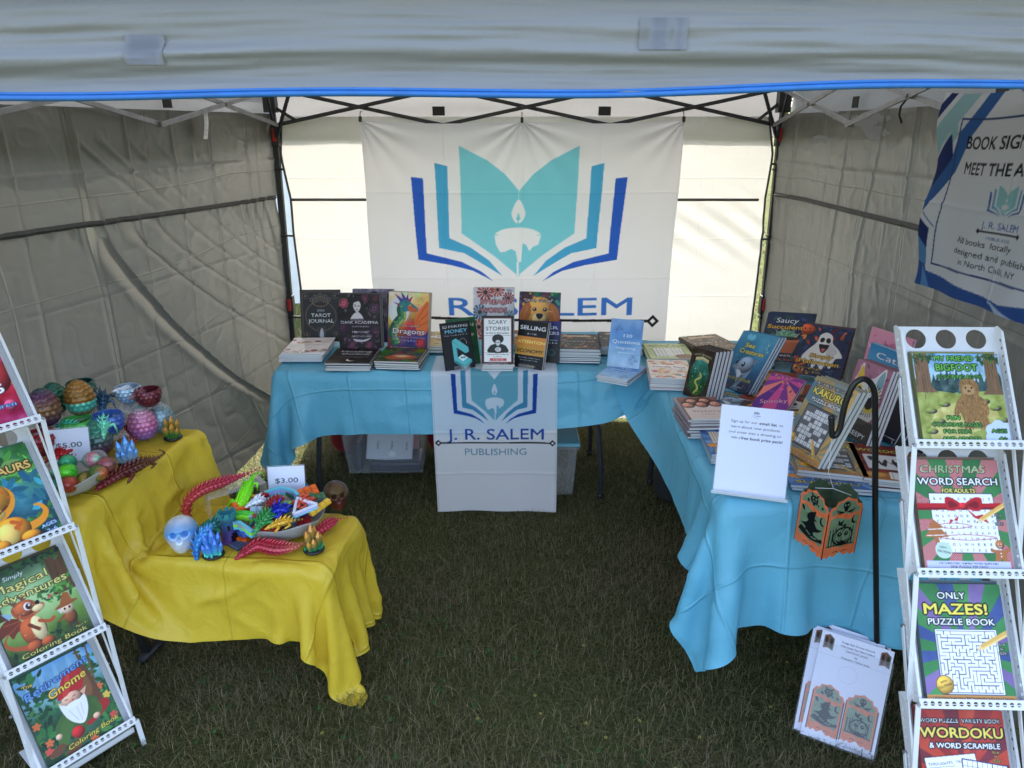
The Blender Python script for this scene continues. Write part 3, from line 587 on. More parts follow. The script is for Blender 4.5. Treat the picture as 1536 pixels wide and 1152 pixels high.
class Cv:
    """canvas: x 0..100 across, y downwards; colours sRGB 0..255"""
    def __init__(s,w,h,n,bg=(255,255,255),ss=2):
        s.w,s.h=w,h; s.nx=n; s.ny=max(2,int(round(n*h/w))); s.ss=ss; s.k=n*ss/100.; s.W=n*ss; s.H=s.ny*ss; s.YM=100*h/w
        s.a=np.zeros((s.H,s.W,3),np.float32)+np.asarray(bg,np.float32); s.mask=None; s.r=np.random.default_rng(abs(hash((n,round(h*1000),bg)))%9999)
        s.r=np.random.default_rng(n+int(sum(bg)))
        yy,xx=np.mgrid[0:s.H,0:s.W]; s.X=(xx+.5)/s.k; s.Y=(yy+.5)/s.k
    def _bb(s,x0,y0,x1,y1):
        return max(0,int(x0*s.k)-1),max(0,int(y0*s.k)-1),min(s.W,int(x1*s.k)+2),min(s.H,int(y1*s.k)+2)
    def put(s,bb,m,col,al=1.):
        x0,y0,x1,y1=bb
        if x1<=x0 or y1<=y0: return s
        m=(np.asarray(m,np.float32)*al)[...,None]; r=s.a[y0:y1,x0:x1]
        if callable(col): col=col(s.X[y0:y1,x0:x1],s.Y[y0:y1,x0:x1])
        r*=1-m; r+=m*np.asarray(col,np.float32); return s
    def fill(s,fn): s.a[...]=fn(s.X,s.Y); return s
    def grad(s,stops,ang=90):
        t=(s.Y/s.YM if ang==90 else s.X/100 if ang==0 else (s.X/100*math.cos(R(ang))+s.Y/s.YM*math.sin(R(ang)))/(math.cos(R(ang))+math.sin(R(ang))))
        ts=[q[0] for q in stops]; s.a[...]=np.stack([np.interp(t,ts,[q[1][i] for q in stops]) for i in range(3)],-1); return s
    def noise(s,sc=.1,amp=30,seed=0,oct=4,box=None,mono=True):
        x0,y0,x1,y1=(0,0,s.W,s.H) if box is None else s._bb(*box)
        st=2; P=np.c_[s.X[y0:y1:st,x0:x1:st].ravel(),s.Y[y0:y1:st,x0:x1:st].ravel(),np.full(s.X[y0:y1:st,x0:x1:st].size,3.)]
        sh=s.X[y0:y1:st,x0:x1:st].shape
        n=np.stack([fbm(P,sc,oct,seed+7*i).reshape(sh) for i in range(1 if mono else 3)],-1)
        n=np.repeat(np.repeat(n,st,0),st,1)[:y1-y0,:x1-x0]; s.a[y0:y1,x0:x1]=np.clip(s.a[y0:y1,x0:x1]+amp*n,0,255); return s
    def pmask(s,P,bb):
        x0,y0,x1,y1=bb; X=s.X[y0:y1,x0:x1]; Y=s.Y[y0:y1,x0:x1]; m=np.zeros(X.shape,bool); P=np.asarray(P)
        for (ax,ay),(bx,by) in zip(P,np.roll(P,-1,0)):
            if ay==by: continue
            m^=((ay>Y)!=(by>Y))&(X<(bx-ax)*(Y-ay)/(by-ay)+ax)
        return m
    def poly(s,P,col,al=1.,sm=0):
        P=np.asarray(P,float)
        if sm: P=spline(P,sm)
        bb=s._bb(P[:,0].min(),P[:,1].min(),P[:,0].max(),P[:,1].max())
        if bb[2]<=bb[0] or bb[3]<=bb[1]: return s
        return s.put(bb,s.pmask(P,bb),col,al)
    def blob(s,P,col,al=1.): return s.poly(P,col,al,8)
    def ell(s,cx,cy,rx,ry=None,col=(0,0,0),rot=0,al=1.,shade=0.,soft=0.):
        ry=rx if ry is None else ry; q=max(rx,ry)*(1+soft); bb=s._bb(cx-q,cy-q,cx+q,cy+q); x0,y0,x1,y1=bb
        if x1<=x0 or y1<=y0: return s
        X=s.X[y0:y1,x0:x1]-cx; Y=s.Y[y0:y1,x0:x1]-cy; c,d=math.cos(R(rot)),math.sin(R(rot)); u=(X*c+Y*d)/rx; v=(-X*d+Y*c)/ry; rr=u*u+v*v
        m=(rr<1).astype(float) if not soft else np.clip((1+soft-np.sqrt(rr))/(2*soft),0,1)
        if shade:
            z=np.sqrt(np.clip(1-rr,0,1)); l=np.clip((-.45*(X/rx)-.6*(Y/ry)+.75*z),-.3,1.1); co=np.asarray(col,float)*(1-shade+shade*1.35*l[...,None]+.12*shade); return s.put(bb,m,np.clip(co,0,255),al)
        return s.put(bb,m,col,al)
    def line(s,P,w,col,al=1.,taper=False,sm=0):
        P=np.asarray(P,float)
        if sm: P=spline(P,sm,False)
        n=len(P)-1
        for i,(a,b) in enumerate(zip(P[:-1],P[1:])):
            ww=w*(1-.85*(i+.5)/n if taper else 1)/2
            bb=s._bb(min(a[0],b[0])-ww,min(a[1],b[1])-ww,max(a[0],b[0])+ww,max(a[1],b[1])+ww); x0,y0,x1,y1=bb
            if x1<=x0 or y1<=y0: continue
            X=s.X[y0:y1,x0:x1]-a[0]; Y=s.Y[y0:y1,x0:x1]-a[1]; d=b-a; L2=(d*d).sum()+1e-9; t=np.clip((X*d[0]+Y*d[1])/L2,0,1)
            s.put(bb,(X-t*d[0])**2+(Y-t*d[1])**2<ww*ww,col,al)
        return s
    def tmask(s,T):
        m=np.zeros((s.H,s.W),bool)
        for t in T:
            x0,y0,x1,y1=s._bb(t[:,0].min(),t[:,1].min(),t[:,0].max(),t[:,1].max())
            if x1<=x0 or y1<=y0: continue
            X=s.X[y0:y1,x0:x1]; Y=s.Y[y0:y1,x0:x1]; (ax,ay),(bx,by),(cx,cy)=t
            d1=(X-bx)*(ay-by)-(ax-bx)*(Y-by); d2=(X-cx)*(by-cy)-(bx-cx)*(Y-cy); d3=(X-ax)*(cy-ay)-(cx-ax)*(Y-ay)
            m[y0:y1,x0:x1]|=~(((d1<0)|(d2<0)|(d3<0))&((d1>0)|(d2>0)|(d3>0)))
        return m
    def text(s,t,cx,cy,size,col,ol=None,ow=1.,width=None,bold=.0,rot=0,shear=0,arc=0,al=1.,font=1):
        """centred on cx, baseline cy; width scales the line to that width"""
        T=text_tris(t,0.)
        if not len(T): return s
        T=T.copy(); lo,hi=T[...,0].min(),T[...,0].max(); T[...,0]-=(lo+hi)/2; sx=size if width is None else width/(hi-lo)
        x=T[...,0]*sx; y=-T[...,1]*size; x=x-shear*y
        if arc: y=y+arc*(2*x/((hi-lo)*sx))**2
        c,d=math.cos(R(rot)),math.sin(R(rot)); T=np.stack([cx+x*c-y*d,cy+x*d+y*c],-1); m=s.tmask(T); bb=(0,0,s.W,s.H)
        for j in range(int(round(bold*.9*size*s.k))):
            q=m.copy()
            if j%2==0: q[:,1:]|=m[:,:-1]; q[1:]|=m[:-1]
            else: q[:,:-1]|=m[:,1:]; q[:-1]|=m[1:]
            m=q
        if ol is not None:
            k=max(1,int(round(ow*s.k))); g=m.copy()
            for j in range(k):
                q=g.copy(); q[1:]|=g[:-1]; q[:-1]|=g[1:]; 
                if j%2==0 or True: q[:,1:]|=g[:,:-1]; q[:,:-1]|=g[:,1:]
                g=q
            s.put(bb,g,ol,al)
        return s.put(bb,m,col,al)
    def rays(s,cx,cy,cols,n,dots=None,twist=0):
        a=np.arctan2(s.Y-cy,s.X-cx)+twist*np.hypot(s.X-cx,s.Y-cy); i=np.floor((a/(2*PI)+.5)*n).astype(int)%len(cols); s.a[...]=np.asarray(cols,np.float32)[i]
        if dots is not None:
            d=(np.sin(s.X*2.6)*np.sin(s.Y*2.6))>.35; m=d&(i==dots[0]); s.a[m]=dots[1]
        return s
    def leaves(s,n,box,size,cols,seed=0,aspect=.4,vein=True,al=1.):
        r=np.random.default_rng(seed)
        for _ in range(n):
            x=r.uniform(box[0],box[2]); y=r.uniform(box[1],box[3]); L=r.uniform(*size); a=r.uniform(0,2*PI); c=np.array(cols[r.integers(len(cols))])*r.uniform(.75,1.2)
            d=np.array([math.cos(a),math.sin(a)]); e=np.array([-d[1],d[0]]); p=np.array([x,y])
            s.poly(np.array([p,p+d*L*.3+e*L*aspect*.5,p+d*L*.7+e*L*aspect*.4,p+d*L,p+d*L*.7-e*L*aspect*.4,p+d*L*.3-e*L*aspect*.5]),np.clip(c,0,255),al)
            if vein: s.line([p,p+d*L*.85],.35,np.clip(c*.6,0,255),.8)
        return s
    def dots(s,n,box,r_,cols,seed=0,al=1.):
        r=np.random.default_rng(seed)
        for _ in range(n): s.ell(r.uniform(box[0],box[2]),r.uniform(box[1],box[3]),r.uniform(*r_),None,cols[r.integers(len(cols))],al=al)
        return s
    def clip(s,P,sm=0):
        P=np.asarray(P,float); P=spline(P,sm) if sm else P; s.mask=s.pmask(P,(0,0,s.W,s.H)); return s
    def small(s): return np.clip(s.a.reshape(s.ny,s.ss,s.nx,s.ss,3).mean((1,3)),0,255)
    def mesh(s,name,fn,uvm=True):
        """grid of vertices coloured from the drawing; fn(x,z) in metres (x from the centre, z up from the bottom) -> (n,3)"""
        A=s.small(); nx,ny=s.nx,s.ny
        x=(np.arange(nx)/(nx-1)-.5)*s.w; z=(1-np.arange(ny)/(ny-1))*s.h; X,Z=np.meshgrid(x,z); P=fn(X.ravel(),Z.ravel()); F=gridF(nx,ny)[:,::-1]
        if s.mask is not None:
            mk=s.mask.reshape(ny,s.ss,nx,s.ss).mean((1,3)).ravel(); F=F[(mk[F]>.5).sum(1)>=3]
        C=lin(A.reshape(-1,3))
        return np.asarray(P),F,C,np.c_[X.ravel(),Z.ravel()]
    def avg(s): return lin(s.a[:, :max(2,s.W//20)].mean((0,1)))
def plane(x,z): return np.c_[x,np.zeros_like(x),z]
# ------------------------------------------------------------------ books
def pages_mat():
    m=mat('pages',(.74,.75,.77),.8,0,.2); n=m.node_tree; L=n.links.new; b=n.nodes['Principled BSDF']
    tc=n.nodes.new('ShaderNodeTexCoord'); mp=n.nodes.new('ShaderNodeMapping'); mp.inputs['Scale'].default_value=(3,1600,3); L(tc.outputs['Object'],mp.inputs[0])
    nz=n.nodes.new('ShaderNodeTexNoise'); nz.inputs['Scale'].default_value=1; nz.inputs['Detail'].default_value=2; L(mp.outputs[0],nz.inputs['Vector'])
    cr=n.nodes.new('ShaderNodeValToRGB'); cr.color_ramp.elements[0].position=.3; cr.color_ramp.elements[0].color=(.56,.57,.60,1); cr.color_ramp.elements[1].position=.6; cr.color_ramp.elements[1].color=(.78,.79,.80,1)
    L(nz.outputs['Fac'],cr.inputs[0]); L(cr.outputs[0],b.inputs['Base Color']); return m
M['pages']=pages_mat()
_PG={}; _CV={}
def page_mesh(w,h,t):
    k=(round(w,4),round(h,4),round(t,4))
    if k not in _PG:
        b=MB(); b.box((0,t/2,h/2),(w-.0016,t-.0008,h-.002)); _PG[k]=raw_mesh('page_block',np.concatenate(b.v),b.f); _PG[k].materials.append(M['pages'])
    return _PG[k]
def cover_mesh(w,h,t,cv,col=None,back=None):
    key=(round(w,4),round(h,4),round(t,4),id(cv) if cv is not None else tuple(np.round(col,3)))
    if key in _CV: return _CV[key][0]
    if cv is not None: P,F,C,_=cv.mesh('cover',plane); P=P*np.array((w/cv.w,1,h/cv.h)); c=cv.avg()
    else:
        b0=np.array([(-w/2,0,0),(w/2,0,0),(w/2,0,h),(-w/2,0,h)]); P,F,C=b0,np.array([[0,1,2,3]]),np.tile(np.asarray(col,float),(4,1)); c=np.asarray(col,float)
    n=len(P); d=.0006
    Q=np.array([(-w/2,0,0),(-w/2,t,0),(-w/2,t,h),(-w/2,0,h), (-w/2,t,0),(w/2,t,0),(w/2,t,h),(-w/2,t,h)])
    C2=np.tile(c*.9,(8,1)); Fq=np.array([[0,3,2,1],[4,7,6,5]])+n
    me=raw_mesh('cover',np.concatenate([P,Q]),np.concatenate([F,Fq]),np.concatenate([C,C2])); me.materials.append(M['print']); _CV[key]=(me,cv); return me
def book(label,w,h,t,cv=None,col=(.5,.5,.5),loc=(0,0,0),rot=(0,0,0),group=None,name='book'):
    o=empty(name,loc,rot,label,'book',group)
    link('cover',cover_mesh(w,h,t,cv,col),None,o); link('page_block',page_mesh(w,h,t),None,o); return o
ORD=['topmost']+[w+' down' for w in 'second third fourth fifth sixth seventh eighth ninth tenth eleventh twelfth'.split()]
def stack(desc,where,x,y,z,yaw,n,w,h,t,cv,col=(.6,.6,.6),jit=.004,seed=0,toplabel=None,group=None):
    """lying books; (x,y) centre, z the table height; n books"""
    r=random.Random(seed+int(abs(x)*999))
    for k in range(n):
        i=n-1-k; a=R(yaw)+r.gauss(0,.012); px=x+r.gauss(0,jit); py=y+r.gauss(0,jit)
        top=i==0; lab=(toplabel or f'{desc} book, topmost in the stack {where}') if top else (f'{desc} book, {ORD[i]} in the stack {where}' if k else f'{desc} book, lowest in the stack {where}')
        zt=z+(k+1)*(t+.0006); c,s_=math.cos(a),math.sin(a)
        # origin of a lying book is the middle of its bottom edge, front face up
        book(lab,w,h,t,cv if top else None,col,(px+s_*h/2,py-c*h/2,zt),(-PI/2,0,a),group or f'books stacked {where}')
    return z+n*(t+.0006)
def lean_book(label,w,h,t,cv,base,yaw,lean,roll=0,n=1,behind='',col=None,group=None,gap=.001):
    """standing books leaning back; copies stand behind the first one"""
    ux=Vector((math.cos(R(yaw)),math.sin(R(yaw)),0)); f=Vector((-ux.y,ux.x,0)); L=R(lean)
    eu=(Matrix.Rotation(R(yaw),3,'Z')@Matrix.Rotation(-L,3,'X')@Matrix.Rotation(-R(roll),3,'Y')).to_euler()
    for k in range(n):
        d=f*math.cos(L)+Vector((0,0,-math.sin(L)))*0; p=Vector(base)+f*((t+gap)*k/math.cos(L))+ux*(.003*k)
        lab=label if k==0 else f'{behind}, {["first","second","third","fourth","fifth","sixth"][k-1]} copy behind the front one'
        book(lab,w,h,t,cv if k==0 else None,cv.avg() if col is None else col,p,eu,group if n>1 or group else None)
# ------------------------------------------------------------------ the covers
WB,HB=.216,.279; W6,H6=.152,.229
WH=(245,246,250); BK=(18,18,20)
ART={}
def foliage(c,box,n=60,seed=1,cols=((40,90,40),(60,120,50),(30,70,45),(80,140,60)),size=(5,14),**k): return c.leaves(n,box,size,cols,seed,**k)
def tree(c,x,y0,y1,w,col=(110,80,55),seed=0):
    r=np.random.default_rng(seed); c.poly([(x-w*.5,y0),(x+w*.45,y0),(x+w*.5,y1-8),(x+w*.9,y1),(x-w*.9,y1),(x-w*.5,y1-8)],col)
    for i in range(11): xx=x+w*(r.uniform(-.45,.45)); a=r.uniform(y0,y1-15); c.line([(xx,a),(xx+r.uniform(-1,1),a+r.uniform(8,25))],.7,tuple(np.array(col)*r.choice([.55,.7,1.25])),.8)
def pencil(c,a,b,w=4):
    a=np.array(a,float);b=np.array(b,float); d=(b-a)/np.linalg.norm(b-a); e=np.array([-d[1],d[0]])*w/2
    c.poly([a+d*8+e,b+e,b-e,a+d*8-e],(225,178,90)); c.poly([a+d*8+e,b+e,b+e*.3,a+d*8+e*.3],(245,210,130)); c.poly([a,a+d*8+e,a+d*8-e],(235,205,160)); c.poly([a,a+d*2.5+e*.3,a+d*2.5-e*.3],(40,40,40))
def a_bigfoot():
    c=Cv(.216,.235,150).grad([(0,(120,170,215)),(.3,(175,205,215)),(.45,(150,175,110)),(1,(190,180,95))])
    for i in range(26): x=(i*37%100)+(i%3); h=18+(i*13%14); b=48+(i%4)*2; c.poly([(x-6,b),(x,b-h),(x+6,b)],((44,70,74),(36,60,66),(58,84,80))[i%3]); c.poly([(x-5,b-6),(x,b-h-1),(x+5,b-6)],((50,78,78),(42,66,70),(66,92,86))[i%3])
    c.blob([(-5,50),(20,46),(50,49),(80,46),(105,50),(105,115),(-5,115)],(150,158,78)); c.blob([(20,70),(45,60),(62,66),(82,62),(90,80),(60,95),(30,112),(10,100)],(196,186,112))
    c.noise(.12,26,3)
    for i,(x,y) in enumerate(((14,70),(30,62),(22,82),(88,66),(94,80),(76,58),(12,94))): c.ell(x,y,7,3.5,(118,132,60),shade=.6); c.ell(x+2,y+1,3,2,(120,108,86),shade=.6)
    tree(c,10,0,48,17,(128,96,68),1); tree(c,90,0,50,15,(120,92,66),2)
    foliage(c,(0,0,24,10),40,5,((60,96,42),(84,118,52),(46,80,40)),(3,8)); foliage(c,(74,0,100,12),40,6,((60,96,42),(84,118,52),(46,80,40)),(3,8))
    br=(146,108,62)
    def fur(P,seed):
        c.blob(P,br); r=np.random.default_rng(seed); P=np.array(P); lo,hi=P.min(0),P.max(0)
        m=c.pmask(spline(P,8),(0,0,c.W,c.H))
        for _ in range(110):
            x,y=r.uniform(lo[0],hi[0]),r.uniform(lo[1],hi[1]); iy,ix=int(y*c.k),int(x*c.k)
            if 0<=iy<c.H and 0<=ix<c.W and m[iy,ix]: c.line([(x,y),(x+r.uniform(-1,1),y+r.uniform(1.5,3.5))],.6,tuple(np.array(br)*r.choice([.6,.75,1.2,1.35])),.8)
    c.ell(60,88,17,3,(110,110,60),al=.6)
    fur([(52,72),(62,70),(62,84),(60,90),(50,90),(50,84)],1); fur([(64,72),(75,72),(79,86),(76,90),(68,89),(67,80)],2)
    fur([(50,52),(60,46),(72,52),(77,66),(74,78),(62,82),(50,78),(47,66)],3); fur([(50,54),(44,60),(40,72),(43,76),(48,70),(53,62)],4); fur([(72,53),(79,60),(80,72),(76,75),(72,68)],5)
    fur([(50,38),(56,31),(66,31),(72,39),(71,50),(62,55),(53,52)],6)
    c.ell(60,45,7,7,(178,140,92)); c.ell(57,42,1,1.2,BK); c.ell(64,42,1,1.2,BK); c.ell(60.5,46,2,1.3,(90,60,40)); c.line([(56,50),(60,51.5),(65,50)],.8,(80,50,35),sm=4)
    g=(108,190,72); o=(24,46,22)
    c.text('MY FRIEND',48,9,8.5,g,o,1.1,45,.03); c.text('BIGFOOT',50,21,11,g,o,1.2,48,.04); c.text('COLORING BOOK',52,30.5,5.5,g,o,.9,52,.03)
    c.text('FUN',38,80,6.5,g,o,1,14,.03); c.text('COLORING PAGES',41,88,6,g,o,1,56,.03); c.text('FOR KIDS',41,96,6,g,o,1,31,.03); c.text('AND ADULTS',44,105,6.5,g,o,1,43,.03)
    for x,y,r_ in ((80,92,7),(88,88,8),(96,90,7),(80,101,8),(90,100,10),(98,101,8)): c.ell(x,y,r_,r_,(198,214,240))
    c.text('AGES',88,95,6,g,o,.9,17,.03); c.text('4+',91,104,6,g,o,.9,9,.03); return c
def a_xmas():
    c=Cv(WB,HB,150).rays(50,70,[(62,130,72),(176,72,78),(52,118,66),(190,120,120)],22,(1,(225,205,200)))
    c.text('CHRISTMAS',46,16,12,(226,140,160),(70,20,30),.8,76,.0,shear=.1); c.text('CHRISTMAS',46,15.6,12,(150,205,140),None,0,74,-.012,shear=.1)
    c.text('WORD SEARCH',50,30,11.5,WH,BK,1.3,92,.04); c.text('FOR ADULTS',50,39,6.5,(240,226,120),(40,36,10),1,38,.04)
    c.poly([(15,40),(88,40),(90,108),(17,108)],(240,241,248)); c.line([(15,40),(88,40),(90,108),(17,108),(15,40)],.5,BK)
    rows=['BXRACBOJJE','SPLATEUNKM','TQREUIDWEN','NLKDORHAEB','CYJGIMESSC','MERRYNRCSD','XRPJLVDKHS','CHRISTMASN','TEQLWHERES','NDIUYTREWP']
    for j,rw in enumerate(rows):
        for i,ch in enumerate(rw): c.text(ch,21+i*7.0+j*.2,48+j*6.5,4.2,(50,50,60))
    for y,x0,x1 in ((79,18,60),(92,20,86)):
        c.line(spline([(x0,y-1.5),((x0+x1)/2,y-4.6),(x1,y-1.5),((x0+x1)/2,y+1.6)],10)[list(range(40))+[0]],.7,(170,50,60))
    rd=(188,24,36); dk=(128,12,24)
    c.poly([(0,52),(100,51),(100,58),(0,60)],rd); c.poly([(0,57),(100,55.5),(100,58),(0,60)],dk)
    c.blob([(52,54),(40,45),(33,46),(34,58),(42,60)],rd); c.blob([(54,54),(66,45),(75,46),(73,58),(64,60)],rd); c.blob([(47,54),(40,49),(36,51),(38,57)],dk); c.blob([(58,54),(66,49),(71,51),(69,57)],dk)
    c.poly([(50,56),(44,72),(36,70),(34,76),(46,66)],rd); c.poly([(55,56),(66,66),(74,64),(80,74),(64,68)],rd); c.ell(53,55,5,4.5,(205,40,50),shade=.5)
    pencil(c,(65,74),(101,52),5)
    gb=(176,108,60)
    c.poly([(16,70),(28,80),(23,80),(32,90),(20,91),(21,97),(16,97),(15,91),(4,90),(13,80),(9,80)],gb); c.line([(9,82),(24,81)],.8,WH,sm=0); c.line([(7,89),(28,88)],.8,WH)
    c.ell(88,98,5,5,gb,shade=.3); c.blob([(82,104),(94,104),(98,101),(99,105),(94,109),(96,121),(91,121),(88,114),(84,121),(79,121),(82,109),(77,106),(78,102)],gb); c.ell(86.5,97.5,.7,.7,WH); c.ell(89.5,97.5,.7,.7,WH); c.line([(86,100),(88,101),(90,100)],.5,WH); c.dots(1,(87.9,108,88,108),(.8,.9),[WH]); c.ell(88,111.5,.8,.8,WH)
    c.ell(24,105,9.5,9.5,(208,226,214)); c.ell(24,105,8.6,8.6,(190,214,200)); c.text('WITH',23,103,3,BK,rot=12); c.text('SOLUTIONS!',24,108,3.2,BK,None,0,15,.02,rot=12)
    c.text('New',91,66,4,WH,BK,.5,None,.03); c.text('for',91,71,4,WH,BK,.5,None,.03); c.text('2025!',91,76,4,WH,BK,.5,None,.03)
    c.poly([(3,117),(97,117),(97,125),(3,125)],(200,204,236)); c.text('100 CHRISTMAS THEMED WORD SEARCHES',50,120.5,2.9,BK,None,0,66,.02); c.text('ONE PUZZLE PER PAGE',50,124.3,2.9,BK,None,0,42,.02); return c
def a_mazes():
    c=Cv(WB,HB,150).rays(55,75,[(58,128,72),(72,92,150),(70,140,80),(128,104,160)],26,(1,(40,60,120)))
    c.noise(.03,14,4)
    c.text('ONLY',42,17,10.5,WH,BK,1.5,32,.05); c.text('MAZES!',45,34,16,(246,226,92),BK,1.7,72,.06); c.text('PUZZLE BOOK',50,46,10,WH,BK,1.4,76,.05)
    x0,y0,n,m,st=20,53,17,17,3.9; c.poly([(x0-2,y0-2),(x0+n*st+2,y0-2),(x0+n*st+2,y0+m*st+2),(x0-2,y0+m*st+2)],(238,240,250)); c.line([(x0-2,y0-2),(x0+n*st+2,y0-2),(x0+n*st+2,y0+m*st+2),(x0-2,y0+m*st+2),(x0-2,y0-2)],.5,BK)
    r=random.Random(4); seen={(0,0)}; stk=[(0,0)]; op=set()
    while stk:
        x,y=stk[-1]; nb=[(x+a,y+b) for a,b in((1,0),(-1,0),(0,1),(0,-1)) if 0<=x+a<n and 0<=y+b<m and (x+a,y+b) not in seen]
        if not nb: stk.pop(); continue
        q=r.choice(nb); op.add(frozenset(((x,y),q))); seen.add(q); stk.append(q)
    ln=(40,44,60)
    for x in range(n):
        for y in range(m):
            if x<n-1 and frozenset(((x,y),(x+1,y))) not in op: c.line([(x0+(x+1)*st,y0+y*st),(x0+(x+1)*st,y0+(y+1)*st)],.75,ln)
            if y<m-1 and frozenset(((x,y),(x,y+1))) not in op: c.line([(x0+x*st,y0+(y+1)*st),(x0+(x+1)*st,y0+(y+1)*st)],.75,ln)
    c.line([(x0,y0),(x0+n*st,y0),(x0+n*st,y0+m*st-st)],.9,ln); c.line([(x0,y0+st),(x0,y0+m*st),(x0+n*st,y0+m*st)],.9,ln)
    pencil(c,(62,74),(101,54),6)
    c.text('New',92,68,4,WH,BK,.5,None,.03); c.text('for',92,73,4,WH,BK,.5,None,.03); c.text('2025!',92,78,4,WH,BK,.5,None,.03)
    c.ell(22,111,10,10,(120,84,20)); c.ell(22,111,9.2,9.2,(232,186,80),shade=.25); c.text('WITH',21,109,3,BK,rot=-18); c.text('SOLUTIONS!',22.5,113.5,3.6,BK,None,0,16,.02,rot=-18)
    c.poly([(0,122),(100,122),(100,130),(0,130)],(214,150,84)); c.text('100 Moderately Difficult Full-Page Mazes',52,127,3.6,WH,(90,50,20),.5,88,.03); return c
def a_wordoku():
    c=Cv(WB,HB,150).rays(50,70,[(176,52,42),(120,40,52),(190,66,44),(150,40,40)],24); c.noise(.04,16,5)
    c.text('WORD PUZZLE  VARIETY BOOK',50,14,6,WH,BK,1,92,.03); c.text('WORDOKU',50,30,15,(244,216,100),BK,1.6,94,.05); c.text('& WORD SCRAMBLE',52,41,8,WH,BK,1.2,80,.04)
    c.poly([(4,52),(62,46),(72,118),(14,124)],(236,238,248)); c.line([(4,52),(62,46),(72,118),(14,124),(4,52)],.6,BK)
    for i,t in enumerate(('THOUGHTS','PERIODIC','NOTEBOOK','TREASURE','LANTERN')): c.text(t,22+i*1.4,59+i*9,4,(50,50,60),None,0,28,rot=-6); c.line([(9+i*1.4,62.5+i*9),(38+i*1.4,59.8+i*9)],.4,(90,90,100)); c.text(('TRIFLING','VICTORY','CAMPING','DRAGON','GARDEN')[i],49+i*1.4,56+i*9,4,(50,50,60),None,0,18,rot=-6)
    q=lambda u,v:(47+u*50-v*3,52+u*7+v*60)
    c.poly([q(0,0),q(1,0),q(1,1),q(0,1)],(240,241,250)); c.line([q(0,0),q(1,0),q(1,1),q(0,1),q(0,0)],1.2,(30,40,90))
    for i in range(1,9): c.line([q(i/9,0),q(i/9,1)],.9 if i%3==0 else .35,(60,60,80)); c.line([q(0,i/9),q(1,i/9)],.9 if i%3==0 else .35,(60,60,80))
    for (i,j,t) in ((3,1,'R'),(7,1,'O'),(8,1,'D'),(1,3,'W'),(5,4,'K'),(2,6,'U'),(6,6,'O')): x,y=q((i+.5)/9,(j+.75)/9); c.text(t,x,y,4.6,BK,bold=.01,rot=8)
    c.text('New',86,46,4,(244,216,100),BK,.4,None,.03); c.text('for',86,50.5,4,(244,216,100),BK,.4,None,.03); c.text('2025!',86,55,4,(244,216,100),BK,.4,None,.03); return c
def a_numbers():
    c=Cv(WB,HB,110).grad([(0,(250,190,60)),(.35,(236,130,48)),(.6,(206,50,70)),(1,(150,30,90))]); c.noise(.06,40,8)
    for i in range(9): c.ell(10+i*12,40+(i*29%50),9,7,((240,150,60),(226,80,70),(250,200,90),(200,60,110))[i%4],shade=.5)
    foliage(c,(40,0,100,30),40,7,((250,210,80),(240,160,40),(230,120,40)),(6,14)); c.ell(80,60,22,26,(214,62,70),shade=.5); c.ell(88,102,7,7,(226,90,130),shade=.5); c.ell(86,101,.9,.9,BK); c.ell(91,101,.9,.9,BK)
    c.text('LEARN',30,38,14,(255,240,170),(120,30,40),1.2,52,.04); c.text('1 2 3 4 5',46,84,17,WH,(90,20,50),1.4,84,.05); c.text('for Children',62,104,8,(160,210,240),(40,50,120),1,64,.03); return c
def a_dino():
    c=Cv(WB,HB,150).grad([(0,(60,120,60)),(.25,(70,140,100)),(.6,(40,110,130)),(1,(24,40,60))]); c.noise(.05,26,9)
    foliage(c,(30,4,102,54),46,11,((80,150,60),(110,180,84),(50,120,60),(150,200,110)),(14,30)); foliage(c,(50,50,104,100),24,12,((40,120,150),(60,150,170),(30,90,120)),(14,26)); foliage(c,(64,92,102,122),24,13,((40,90,50),(70,130,70)),(8,16))
    c.text('DINOSAURS',52,34,15,(240,196,110),(60,34,14),1.7,86,.05)
    o=(238,150,36); d=(206,96,26); lt=(252,212,110)
    c.line([(66,110),(82,106),(90,96),(86,86),(80,84)],11,o,taper=True,sm=6)
    c.ell(48,108,20,18,o,shade=.5); c.ell(42,110,11,14,lt,shade=.25); c.ell(30,122,10,7,o,shade=.5); c.ell(64,121,11,7,o,shade=.5)
    for x in (22,28,34,57,64,71): c.ell(x,126,2.6,1.8,(250,236,200))
    c.line([(50,96),(58,102),(52,105)],5,d,sm=5); c.line([(30,98),(24,104)],5,d)
    c.blob([(4,58),(16,44),(38,40),(56,48),(64,62),(58,80),(40,92),(18,92),(4,80)],o); c.ell(30,60,30,24,(245,165,44),al=.8,shade=.45); c.ell(26,82,22,10,lt,al=.85,shade=.3)
    c.ell(34,60,12,14,WH); c.ell(31,61,9,11,(120,50,20)); c.ell(30,62,6.5,8,BK); c.ell(33,57,3,3.6,WH); c.ell(8,60,7,11,WH); c.ell(6,61,5,8,BK)
    c.line([(4,80),(18,86),(36,84),(52,74)],1.8,(90,40,20),sm=6); c.blob([(10,84),(22,87),(36,85),(26,92),(16,91)],(120,30,30))
    for x,y in ((54,56),(58,64),(50,50),(60,100),(54,108)): c.ell(x,y,2.4,2,d,al=.8)
    c.text('AGES',87,117,6,(180,220,250),(24,40,90),1,18,.04,rot=-5); c.text('2-6',88,125,6,(180,220,250),(24,40,90),1,12,.04,rot=-5); return c
